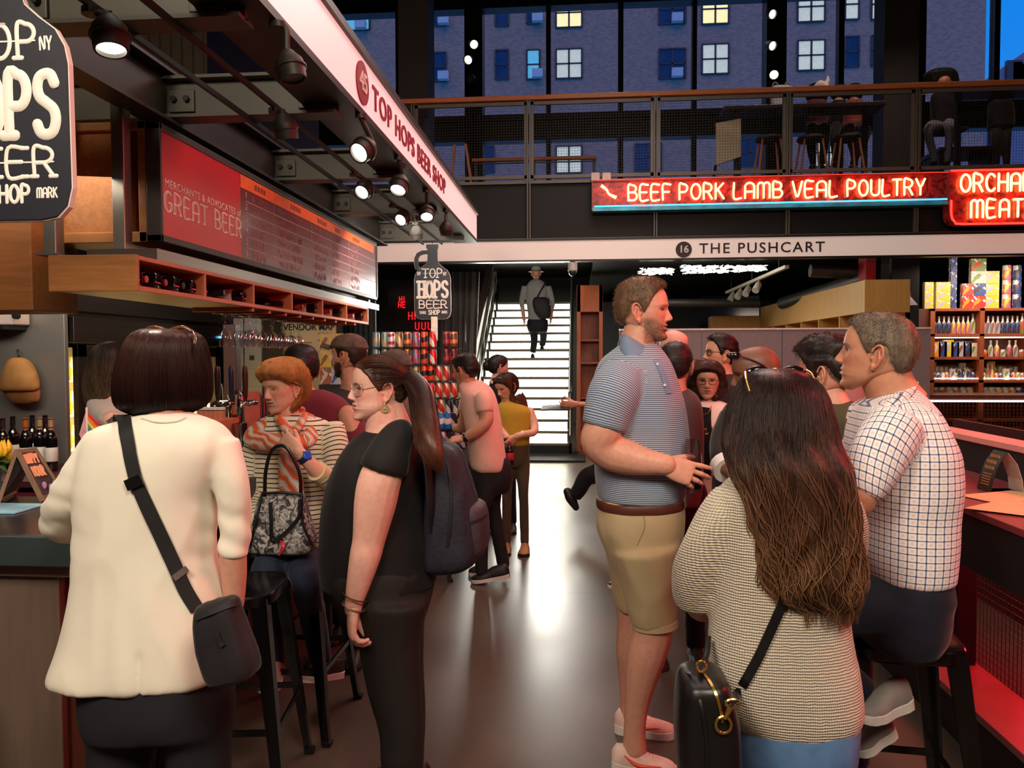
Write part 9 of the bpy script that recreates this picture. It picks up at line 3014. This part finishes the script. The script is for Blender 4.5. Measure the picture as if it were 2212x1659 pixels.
 # woman with a bun, woman in mustard
def bunhair(F):
 crop((24,18,18),(44,32,30),'black_bun',(.012,.010,.012,.010),.006,500,44,line=[(0,.07),(40,.062),(62,.03),(80,.0),(100,.0),(120,-.05),(180,-.07)])(F)
 g=MB();g.ell(P(1054,790,6.95),(.048,.05,.05),seg=18,rings=14);g.build('hair_bun',_M['black_bun'],F.root)
bg_person('dark haired woman with a low bun at the foot of the stairs',6.95,
[(822,1066,1096,.05),(830,1056,1106,.08),(850,1052,1112,.10),(900,1054,1110,.11),(980,1056,1108,.11),(1020,1056,1110,.12)],
BLACKCL,dict(px=1077,py=794,H=.215,yaw=118,pitch=-4,female=True,**LT),bunhair,
legs=dict(cx=P(1082,900,6.95)[0],Y=6.95,ztop=.95,w=.14,m=BLACKCL,shoe_m=SHOE_BLK),shirt_name='top',seed=36)
Ym=6.2
def must(F):
 m=hair_mat('rosewood',(58,32,28),(132,84,60),(1.5,1.15),streak=.45,scale=200)
 H=F.head
 v,f=H.cap((.014,.014,.018,.012),[(0,.066),(30,.058),(50,.036),(64,.0),(74,-.05),(90,-.09),(180,-.1)],soft=.012,K=60,M=70,low=-.1)
 o=mesh_obj('hair',v,f,m,F.root,sharp=None)
 G=np.array(torso_rings([(846,1092,1128,.09),(860,1096,1134,.085),(880,1098,1138,.07),(896,1108,1134,.05)],Ym+.03,12,30,2.2));sv,sf=grid_strands(G,500,3,0,1.05,.1,(.0,.01),.02,1.5,K=12,rad=.0016)
 add_strands(F.root,o,sv,sf,m,'hair_lock');sv,sf=grid_strands(cap_grid(v,70),900,4,0,.98,.15,(.0005,.004),0,K=12,rad=.0013,kend=H.kend);add_strands(F.root,o,sv,sf,m)
 g=MB()
 for s_ in(-1,1):g.ell(H.w((s_*.033,-.066,.098)),(.024,.010,.016),seg=12,rings=8)
 g.build('sunglasses',LENSM,F.root)
F=bg_person('woman in a mustard blouse looking down and holding a red drink bottle',Ym,
[(866,1086,1116,.05),(876,1074,1136,.08),(892,1072,1150,.10),(925,1078,1148,.11),(950,1082,1144,.115),(962,1083,1144,.11)],
cloth_mat('mustard',(186,150,46)),dict(px=1094,py=836,H=.215,yaw=-46,pitch=-20,roll=-4,female=True,skin=(222,170,140),hi=True,lash=1),must,
arms=[([(1144,890,Ym,11),(1154,918,Ym-.04,10),(1152,934,Ym-.1,9),(1130,938,Ym-.16,8),(1112,944,Ym-.18,7)],None,dict(at=(1114,944,Ym-.18),d=(-.7,-.1,-.7),t=(-.6,-.4,.4),side=-1,scale=.88)),
([(1080,890,Ym,11),(1080,925,Ym-.06,10),(1096,945,Ym-.16,7)],None,None)],shirt_name='blouse',seed=37,voxel=.009)
g=MB();c=P(1128,938,Ym-.16);g.tube([c+A3(-.005,0,0),c+A3(.008,0,0)],.030,seg=16);g.build('watch',mat('white_watch',(230,224,214),.3),F.root)
legs_to_floor(F,P(1113,1000,Ym)[0],Ym,.96,.118,cloth_mat('olive_brown',(92,76,56)),mat('tan_shoe',(170,116,66),.6),None,gap=.075,b=.11)
bt=thing('drink_bottle','small red labelled drink bottle in the hand of the woman in mustard','bottle',tuple(P(1101,1003,Ym-.2)))
c=P(1101,1004,Ym-.21);g=MB();g.lathe([(0,0),(.030,0),(.032,.01),(.032,.10),(.028,.125),(.012,.155),(.012,.18),(.001,.181)],c,seg=16);g.build('bottle_body',mat('cola_brown',(40,16,14),.1),bt)
g=MB();g.lathe([(.0325,.04),(.033,.041),(.033,.095),(.0325,.096)],c,seg=16);g.build('label',mat('label_red',(206,40,44),.4,0,.1,30),bt)
g=MB();g.lathe([(.0135,.165),(.0135,.185),(.001,.187)],c,seg=12);g.build('cap',mat('label_red',(206,40,44)),bt)

# man with a hat on the stairs
Yh=14.75
def hat(F):
 H=F.head;hm=mat('felt_hat',(176,168,152),.9,0,.1,20)
 g=MB();g.lathe([(.145,.030),(.150,.034),(.095,.040),(.092,.10),(.082,.128),(.04,.138),(.001,.132)],H.w((0,.005,.01)),(0,0,1),26);o=g.build('hat',hm,F.root)
 g=MB();g.lathe([(.0935,.042),(.096,.044),(.095,.066),(.092,.067)],H.w((0,.005,.01)),(0,0,1),26);sub(g.build('hat_band',mat('hat_band',(120,112,104),.8),F.root),o)
zst=.14+.1715*8+.046
F=bg_person('man in a pale hat and grey shirt climbing the lit stairs with a shoulder bag',Yh,
[(604,1150,1168,.06),(610,1142,1176,.10),(624,1136,1182,.12),(650,1137,1183,.13),(680,1140,1180,.13),(696,1141,1180,.13)],
cloth_mat('grey_shirt',(150,148,146)),dict(px=1158,py=592,H=.23,yaw=180,eyes=False,**TN),hat,
arms=[([(1128,660,Yh,5),(1132,690,Yh-.02,4)],[(1133,618,Yh,6),(1127,650,Yh,6),(1129,668,Yh,5)],dict(at=(1132,690,Yh-.02),d=(0,-.1,-1),t=(0,1,0),side=-1)),([(1192,660,Yh,5)]*1+[(1190,688,Yh-.02,4)],[(1185,618,Yh,6),(1193,650,Yh,6),(1192,668,Yh,5)],dict(at=(1190,688,Yh-.02),d=(0,-.1,-1),t=(0,1,0),side=1))],seed=38,voxel=.014)
g=MB();g.loft(torso_rings([(690,1139,1184,.14),(706,1138,1184,.15),(718,1142,1182,.13)],Yh,6,30))
p,r=wp([(1152,708,Yh,10),(1154,735,Yh,8),(1151,762,Yh-.02,7)]);g.tube(p,r,seg=14,n=14)
p,r=wp([(1172,708,Yh+.02,10),(1174,728,Yh+.12,8),(1171,746,Yh+.22,7)]);g.tube(p,r,seg=14,n=14)
F.cloth('trousers',g,mat('ink_trousers',(20,20,28)),.014,amp=.004,seed=39)
a=P(1151,770,Yh-.05);a[2]=zst+.001;shoe(F.root,a+A3(0,-.10,0),a+A3(0,.14,0),upper=SHOE_BLK,sole=BLACK)
a=P(1171,750,Yh+.22);a[2]=zst+.1715+.001;shoe(F.root,a+A3(0,-.10,0),a+A3(0,.14,0),upper=SHOE_BLK,sole=BLACK)
sbg=thing('shoulder_bag','black shoulder bag slung on the back of the man on the stairs','bag',tuple(P(1172,685,Yh-.2)))
g=MB();g.loft(torso_rings([(642,1154,1180,.04),(652,1150,1186,.06),(672,1154,1190,.07),(688,1166,1186,.05)],Yh-.20,10,26,3));g.build('bag_body',mat('black_nylon',(36,32,36)),sbg,sharp=None)
g=MB();g.tube([P(1180,608,Yh-.10),P(1168,628,Yh-.17),P(1158,646,Yh-.2)],.022,seg=8,n=10,flat=.4);g.build('strap',BLACK,sbg)

# passer by behind the tall man: trailing leg and a hand holding a dark tray
Yv=6.95
F=bg_person('passer-by in black half hidden behind the tall man, back foot lifting',Yv,
[(800,1330,1368,.06),(812,1322,1382,.12),(850,1318,1390,.19),(920,1318,1390,.19),(985,1312,1384,.18)],
BLACKCL,dict(px=1366,py=766,H=.22,yaw=95,eyes=False,**TN),crop((26,20,20),(46,34,30),'jet_crop'),
arms=[([(1262,873,Yv-.2,6),(1240,873,Yv-.22,5)],[(1330,830,Yv-.18,13),(1300,862,Yv-.2,12),(1268,872,Yv-.2,9)],dict(at=(1242,873,Yv-.22),d=(-1,-.1,-.05),t=(0,-.3,1),side=-1,scale=.95)),],seed=40)
g=MB();g.loft(torso_rings([(970,1310,1386,.18),(1000,1304,1386,.18),(1020,1310,1380,.14)],Yv,8,30))
p,r=wp([(1330,1005,Yv-.08,26),(1296,1020,Yv-.08,24),(1268,1030,Yv-.08,20),(1252,1056,Yv-.08,17),(1240,1074,Yv-.08,15)]);g.tube(p,r,seg=14,n=18)
p,r=wp([(1352,1005,Yv+.08,26),(1376,1050,Yv+.08,20),(1366,1105,Yv+.08,15)]);g.tube(p,r,seg=14,n=18)
F.cloth('trousers',g,BLACKCL,.012,amp=.004,seed=41)
a,b=P(1226,1062,Yv-.08),P(1244,1096,Yv-.08);b[2]=max(b[2],.01)
m=MB();m.tube([a,(a*.6+b*.4)+A3(.0,0,.0),b],[.038,.048,.03],seg=14,n=14,round_ends=True);m.build('shoe',SHOE_BLK,F.root,sharp=None)
h_=A3(P(1366,1105,Yv)[0],Yv+.08,0);shoe(F.root,h_-A3(.08,0,0),h_+A3(.18,0,0),upper=SHOE_BLK,sole=BLACK)
g=MB();q=[P(1168,888,Yv-.3),P(1232,886,Yv-.3),P(1230,875,Yv-.15),P(1172,878,Yv-.15)];g.loft([q,[w_+A3(0,0,.012)for w_ in q]])
tag(g.build('serving_tray',mat('dark_tray',(46,36,34),.4),smooth=False,bevel=.002),'flat dark tray held out in front of the stairs by a passer-by','tray')

# right hand crowd
bg_person('young man with thick dark hair and an olive green T shirt, facing left',2.88,
[(862,1764,1836,.06),(876,1742,1862,.09),(900,1728,1882,.13),(950,1716,1892,.15),(1020,1712,1892,.16),(1120,1716,1886,.16),(1200,1722,1880,.16)],
cloth_mat('olive_tee',(80,82,62)),dict(px=1786,py=808,H=.226,yaw=-127,pitch=-3,hi=True,scalp=(50,36,30),skin=(220,164,140),beard=(120,90,76),beard_amt=.35),
crop((30,22,22),(56,40,34),'thick_dark',(.034,.012,.008,.036),.016,3000,45,rough=.006,lump=.012,lift=.7,line=[(0,.070),(30,.066),(50,.054),(62,.032),(72,.0),(80,-.018),(86,.026),(100,.026),(114,-.010),(150,-.045),(180,-.05)]),
arms=[([(1838,1000,2.80,26),(1840,1080,2.74,24)],[(1850,900,2.84,36),(1858,960,2.78,36),(1850,1010,2.78,32)],None)],
legs=dict(cx=P(1805,900,2.88)[0],Y=2.92,ztop=.95,w=.18,m=DENIM_D,shoe_m=SHOE_BLK),shirt_name='tee',seed=51)
Yk=3.35
def bald_sun(F):
 H=F.head;g=MB()
 for s_ in(-1,1):g.ell(H.w((s_*.034,-.078,.088)),(.026,.010,.015),seg=14,rings=8)
 o=g.build('sunglasses',LENSM,F.root)
 g=MB()
 for s_ in(-1,1):g.tube(H.w([(s_*.060,-.070,.086),(s_*.078,-.02,.060),(s_*.080,.02,.032)]),.003,seg=6,n=14)
 sub(g.build('temple',BLACK,F.root),o)
F=bg_person('bald dark skinned man in a black jacket with sunglasses on his head',Yk,
[(858,1596,1672,.06),(872,1572,1712,.10),(900,1556,1728,.14),(960,1546,1732,.16),(1030,1540,1730,.16),(1150,1546,1726,.16),(1220,1550,1722,.16)],
cloth_mat('black_jacket',(38,36,34)),dict(px=1633,py=808,H=.232,yaw=-90,pitch=-8,hi=True,beard=(30,22,20),beard_amt=.4,**BRK),bald_sun,
arms=[([(1566,1004,Yk-.3,15),(1572,1014,Yk-.34,13)],[(1588,900,Yk-.10,34),(1566,955,Yk-.18,33),(1562,1000,Yk-.28,26)],dict(at=(1572,1014,Yk-.34),d=(.6,-.5,-.3),t=(0,-.2,1),side=1))],
legs=dict(cx=P(1640,900,Yk)[0],Y=Yk,ztop=.95,w=.18,m=BLACKCL,shoe_m=SHOE_BLK),shirt_name='jacket',seed=52,amp=.006)
g=MB();g.tube([P(1562,1002,Yk-.29),P(1572,1016,Yk-.33)],.056,seg=16);g.build('cuff',cloth_mat('white_cuff',(226,220,214)),F.root,sharp=60)
# woman with glasses in a white jacket
Yg=4.5
def gwom(F):
 H=F.head
 m=hair_mat('auburn_black',(44,26,24),(84,48,38),None,rough=.4,streak=.4,scale=200)
 v,f=H.cap((.022,.030,.030,.020),[(0,.062),(20,.060),(40,.050),(56,.026),(66,-.01),(72,-.06),(82,-.11),(180,-.11)],soft=.014,K=70,M=80,low=-.105,rough=.002)
 q=H.l(v);q[:,0]*=np.where(q[:,2]<.03,1+.35*np.clip((.03-q[:,2])/.12,0,1)*np.clip((q[:,1]+.055)/.04,0,1),1);v=H.w(q)
 o=mesh_obj('hair',v,f,m,F.root,sharp=None)
 sv,sf=grid_strands(cap_grid(v,80),1800,6,0,1.0,.12,(.0005,.004),.003,K=14,rad=.0011,flick=.004,kend=H.kend);add_strands(F.root,o,sv,sf,m)
 glasses(H,F.root,mat('dark_frame',(60,30,32),.3),CLEAR,w=.025,h=.016,r=.0011)
F=bg_person('woman with glasses and a brown bob in an open white jacket, looking at us',Yg,
[(866,1508,1556,.05),(876,1490,1584,.08),(895,1482,1600,.10),(950,1478,1602,.12),(1020,1480,1600,.12),(1100,1482,1598,.12)],
cloth_mat('white_jacket',(236,226,212)),dict(px=1529,py=822,H=.205,yaw=-12,pitch=-3,hi=True,female=True,skin=(206,156,128),lips=(156,88,84),browc=(60,44,38),iris=(40,28,24),almond=.62,lash=.9,nosew=1.15,nose=.85,lip=.9),gwom,
legs=dict(cx=P(1540,900,Yg)[0],Y=Yg,ztop=.92,w=.15,m=BLACKCL,shoe_m=SHOE_BLK),shirt_name='jacket',seed=53)
strap(F,'black_top',F.gv,[(1523,880),(1518,910),(1516,950),(1516,985),(1516,1030)],[.07,.10,.105,.11,.11],BLACKCL,.001,.003,Yg,24)
strap(F,'bag_strap',F.gv,[(1488,884),(1487,920),(1484,970)],.024,mat('tan_leather',(176,116,66),.5),.002,.004,Yg)
g=MB();b_=bvh_of(*F.gv);pp_,nn_=drape(b_,[(1508,878),(1512,892),(1520,896),(1530,892),(1537,878)],.008,Yg);g.tube(pp_,.0028,seg=6,n=24);g.build('necklace',GOLD,F.root)
g=MB();pp_,nn_=drape(b_,[(1518,896),(1517,922)],.008,Yg);g.tube(pp_,.002,seg=5)
for path in([(1496,920),(1510,914),(1514,922),(1500,934),(1494,938),(1512,932),(1520,940)],[(1500,914),(1496,940)],[(1520,930),(1526,926),(1524,938),(1532,934)],[(1534,912),(1530,938),(1536,936),(1538,922)]):
 pp_,nn_=drape(b_,path,.006,Yg);g.tube(pp_,.0036,seg=6,n=6*len(path))
g.build('gold_script',GOLD,F.root)
# man with glasses looking up
Ya=4.95
F=bg_person('black haired man with glasses looking up to the left by the grey screen',Ya,
[(806,1548,1586,.06),(818,1532,1604,.10),(840,1524,1614,.14),(900,1520,1618,.15),(1000,1522,1616,.15),(1060,1524,1614,.15)],
cloth_mat('charcoal_tee',(54,50,52)),dict(px=1556,py=766,H=.226,yaw=-83,pitch=8,skin=(216,160,130),browc=(30,24,22),hi=True,almond=.7),crop((20,16,18),(40,30,30),'black_side',(.022,.010,.012,.020),.014,1400,46),
legs=dict(cx=P(1568,900,Ya)[0],Y=Ya,ztop=.95,w=.16,m=BLACKCL,shoe_m=SHOE_BLK),shirt_name='tee',seed=54)
glasses(F.head,F.root,BLACK,CLEAR,w=.026,h=.016,r=.0016)
# woman with reddish brown hair behind the white jacket
bg_person('person with long reddish brown hair behind the woman in the white jacket',5.75,
[(850,1480,1512,.05),(862,1466,1524,.09),(900,1462,1528,.11),(980,1464,1526,.11),(1040,1464,1528,.11)],
cloth_mat('umber_top',(74,54,50)),dict(px=1494,py=812,H=.21,yaw=160,female=True,eyes=False,**LT),
longhair([(776,1484,1508,.06),(784,1476,1518,.09),(806,1470,1522,.11),(840,1468,1522,.10),(866,1472,1518,.06)],5.75,hair_mat('chestnut',(70,34,30),(120,62,48),None,streak=.4,scale=200),700),
legs=dict(cx=P(1495,900,5.75)[0],Y=5.75,ztop=.92,w=.14,m=BLACKCL,shoe_m=SHOE_BLK),shirt_name='top',seed=55)
# dark haired man from behind, between the tall man and the woman
bg_person('dark haired man in a grey brown shirt seen from behind next to the tall man',4.05,
[(838,1438,1486,.06),(850,1420,1504,.10),(875,1412,1516,.13),(940,1408,1520,.14),(1040,1410,1518,.14),(1090,1412,1516,.14)],
cloth_mat('grey_brown_shirt',(84,74,72)),dict(px=1459,py=792,H=.226,yaw=168,eyes=False,**TN),crop((26,20,20),(54,40,36),'brown_back',(.018,.012,.014,.014),.012,1400,47),
legs=dict(cx=P(1464,900,4.05)[0],Y=4.05,ztop=.95,w=.16,m=BLACKCL,shoe_m=SHOE_BLK),shirt_name='shirt',seed=56)
# bald man looking down behind the tall man
F=bg_person('bald man in black looking down behind the tall man in the polo',5.25,
[(794,1428,1474,.06),(806,1412,1494,.10),(830,1404,1502,.14),(900,1402,1504,.15),(1000,1404,1502,.15),(1040,1404,1502,.15)],
BLACKCL,dict(px=1455,py=750,H=.226,yaw=58,pitch=-16,skin=(232,176,156),hi=True,browt=.7),None,
shirt_name='tee',seed=57)
legs_to_floor(F,P(1452,900,5.25)[0]-.05,5.25,.95,.16,BLACKCL)
a,b=P(1398,1270,5.28),P(1312,1270,5.28);a[2]=b[2]=0;shoe(F.root,a,b,w=.046,h=.085,upper=SHOE_BLK,sole=SHOE_WHT)
a=P(1470,1270,5.3);a[2]=0;shoe(F.root,a,a+A3(.05,-.25,0),w=.046,h=.085,upper=SHOE_BLK,sole=SHOE_WHT)
# man in red light behind the checked shirt
bg_person('short haired man facing us in front of the grey screen, beside the checked shirt man',5.9,
[(790,1808,1846,.06),(800,1794,1862,.10),(820,1788,1868,.13),(900,1786,1870,.14),(1000,1788,1868,.14)],
cloth_mat('pink_tee',(196,150,146)),dict(px=1826,py=756,H=.226,yaw=-22,pitch=-2,beard=(90,60,50),beard_amt=.5,scalp=(90,66,54),**LT),crop((60,42,36),(90,64,54),'short_brown',(.008,.004,.005,.008),.006,500,48),
legs=dict(cx=P(1827,900,5.9)[0],Y=5.9,ztop=.95,w=.16,m=DENIM_D,shoe_m=SHOE_BLK),shirt_name='tee',seed=58)

# ------------------------------------------------------------------ people on the gallery
def up_person(label,px,py,Y,H,hair_rows,hm,top,topc,legs_rows=None,legc=None,yaw=0,pitch=-12,skin=None,group=None,hy=.02):
 F=Fig(label,tuple(P(px,380,Y)),group)
 F.root.location[2]=ZM
 c=P(px,py,Y)
 tr=torso_rings(top,Y,14,28,2.3);F.core(shrink(tr,.82))
 g=MB();g.loft(tr);F.cloth('top',g,topc,.016,3,.003,8)
 F.head=Head(c,H=H,yaw=yaw,pitch=pitch,hi=False,female=True,**(skin or LT))
 F.limbs.tube([P(px,top[0][0]+3,Y),(P(px,top[0][0],Y)+c)/2,c-A3(0,0,.04)],[.07,.055,.055],seg=14,n=10)
 F.finish(.009)
 longhair(hair_rows,Y+hy,hm,700,.03)(F)
 if legs_rows:
  g=MB()
  for rows in legs_rows:
   p,r=wp(rows);g.tube(p,r,seg=12,n=18,round_ends=True)
  F.cloth('trousers',g,legc,.016,3,.003,8)
  for rows in legs_rows:
   a,b=P(rows[-1][0],rows[-1][1]+3,rows[-1][2]),P(rows[-1][0]-2,rows[-1][1]+9,rows[-1][2]-.2)
   b[2]=a[2]=max(b[2],ZM+.002);shoe(F.root,a,b,w=.042,h=.07,upper=mat('tan_shoe',(170,116,66)),sole=BLACK)
 return F
CURL=hair_mat('black_curls',(14,11,12),(30,22,22),None,rough=.6,streak=.5,scale=60,stretch=(1,1,1))
Yu=10.85
F=up_person('woman with big black curly hair reading upstairs behind the railing',2040,183,Yu,.22,[(149,2022,2050,.06),(153,2008,2060,.12),(164,1996,2066,.16),(180,1998,2068,.16),(194,2010,2064,.10)],CURL,
[(196,2030,2050,.05),(202,2014,2068,.10),(220,2010,2072,.12),(262,2012,2070,.13),(278,2010,2070,.15)],BLACKCL,
[[(2028,274,Yu,12),(2012,272,Yu-.3,11),(2006,290,Yu-.38,9),(2018,342,Yu-.3,7)],[(2052,274,Yu,12),(2050,268,Yu-.3,11),(2052,290,Yu-.36,9),(2046,342,Yu-.3,7)]],cloth_mat('grey_jeans',(110,108,120)),yaw=-42,pitch=-18,skin=dict(skin=(176,118,90)),hy=.13)
for i in range(3):
 pass
bkk=thing('open_book','cream open book held up by the woman with curly hair upstairs','book',tuple(P(2008,190,10.3)))
q=[P(1980,191,10.25),P(2033,179,10.25),P(2033,196,10.35),P(1980,208,10.35)];g=MB();g.loft([q,[w_+A3(0,.012,.004)for w_ in q]]);g.build('cover',mat('cream_paper',(236,206,160),.6),bkk,smooth=False)
q=[P(1984,192,10.24),P(2030,181.5,10.24),P(2030,193,10.34),P(1984,204,10.34)];g=MB();g.loft([q,[w_+A3(0,.006,.004)for w_ in q]]);g.build('page',mat('white_paper',(244,226,196),.6),bkk,smooth=False)
tag(MB().box(*[float(x)for x in(P(2020,290,Yu+.0)[0]-.2,P(2020,290,Yu)[0]+.36,Yu-.15,Yu+.2)],float(P(2020,281,Yu)[2])-.04,float(P(2020,281,Yu)[2])).build('seat_bench',BLACK,smooth=False,bevel=.005),'dark bench seat under the reading woman upstairs','bench')
Yv2=11.35
DHR=hair_mat('upstairs_dark',(18,14,15),(36,26,26),None,rough=.45,streak=.4,scale=120)
up_person('dark haired woman seated upstairs with a white toy on her shoulder',1763,196,Yv2,.21,[(182,1752,1776,.08),(188,1744,1784,.12),(205,1742,1786,.12),(222,1748,1782,.08)],DHR,[(214,1752,1774,.05),(220,1742,1786,.10),(245,1740,1790,.12),(275,1744,1786,.14)],cloth_mat('plum_top',(96,44,56)),
[[(1757,275,Yv2,13),(1752,280,Yv2-.35,12),(1752,318,Yv2-.38,9),(1756,352,Yv2-.32,7)],[(1776,275,Yv2,13),(1780,280,Yv2-.35,12),(1780,318,Yv2-.38,9),(1776,352,Yv2-.32,7)]],BLACKCL,yaw=170)
up_person('dark haired woman upstairs sitting between the two others',1812,198,Yv2+.42,.21,[(184,1802,1824,.08),(190,1796,1830,.11),(205,1796,1830,.11),(214,1802,1826,.08)],DHR,[(216,1804,1822,.05),(222,1794,1832,.10),(250,1792,1834,.12),(272,1794,1834,.13)],BLACKCL,
[[(1806,274,Yv2,12),(1802,300,Yv2-.2,9),(1806,345,Yv2-.2,7)]],BLACKCL,yaw=175)
up_person('dark haired woman upstairs in a rust skirt with crossed legs',1845,197,Yv2,.21,[(183,1834,1856,.08),(189,1828,1862,.11),(204,1828,1862,.11),(213,1834,1858,.08)],DHR,[(214,1836,1854,.05),(220,1826,1864,.10),(245,1824,1866,.12),(276,1820,1868,.15)],cloth_mat('rust_skirt',(150,66,62)),
[[(1838,272,Yv2-.1,11),(1834,282,Yv2-.35,11),(1842,320,Yv2-.38,8),(1848,356,Yv2-.35,6)],[(1856,272,Yv2-.1,11),(1870,284,Yv2-.35,11),(1858,322,Yv2-.4,8),(1842,352,Yv2-.38,6)]],cloth_mat('brown_tights',(64,36,36)),yaw=172)
up_person('person with dark hair upstairs at the frame edge, only the hair showing',2160,195,Yu,.22,[(178,2146,2174,.08),(184,2134,2186,.14),(200,2132,2188,.14),(214,2140,2180,.1)],DHR,[(216,2150,2172,.05),(222,2136,2188,.10),(260,2134,2190,.12),(278,2136,2188,.14)],BLACKCL,[[(2154,276,Yu,12),(2152,300,Yu-.1,9),(2152,352,Yu-.1,7)],[(2172,276,Yu,12),(2174,300,Yu-.1,9),(2174,352,Yu-.1,7)]],BLACKCL,yaw=180)
ty=MB()
for a,b,c_,r_ in((1772,184,11.0,10),(1782,188,11.0,8),(1766,186,11.0,7)):ty.ell(P(a,b,c_),r_*mpp(11),seg=14,rings=10)
ty.tube([P(1782,186,11),P(1788,174,11),P(1788,163,11)],[.04,.03,.012],seg=10,n=10);ty.tube([P(1766,186,11),P(1758,186,11)],[.03,.015],seg=8);ty.tube([P(1787,186,11),P(1791,196,11)],[.025,.012],seg=8);ty.tube([P(1772,190,11),P(1770,200,11)],[.025,.014],seg=8)
v,f=fuse(ty,.012,2);tag(mesh_obj('soft_toy',v,f,mat('cream_plush',(236,216,206),.9,0,.06,40),None,sharp=None,fix=False,loc=tuple(P(1772,200,11))),'small white soft toy above a seated woman\'s head upstairs','toy')
wbg=thing('tote_bag','white tote bag with two loops standing on the gallery table','bag',tuple(P(1688,205,10.9)))
g=MB();g.loft(torso_rings([(186,1670,1708,.05),(190,1666,1712,.07),(205,1664,1712,.08),(234,1666,1710,.08)],10.9,12,28,3.5));g.build('bag_body',mat('tote_white',(206,206,216),.7,0,.05,12),wbg,sharp=None)
for a,b in((1668,1680),(1694,1706)):
 g=MB();g.tube([P(a,192,10.85),P(a+2,182,10.85),P((a+b)/2,178,10.85),P(b,182,10.85),P(b,192,10.85)],.010,seg=8,n=18);g.build('handle',mat('tote_handle',(150,150,166),.7),wbg)
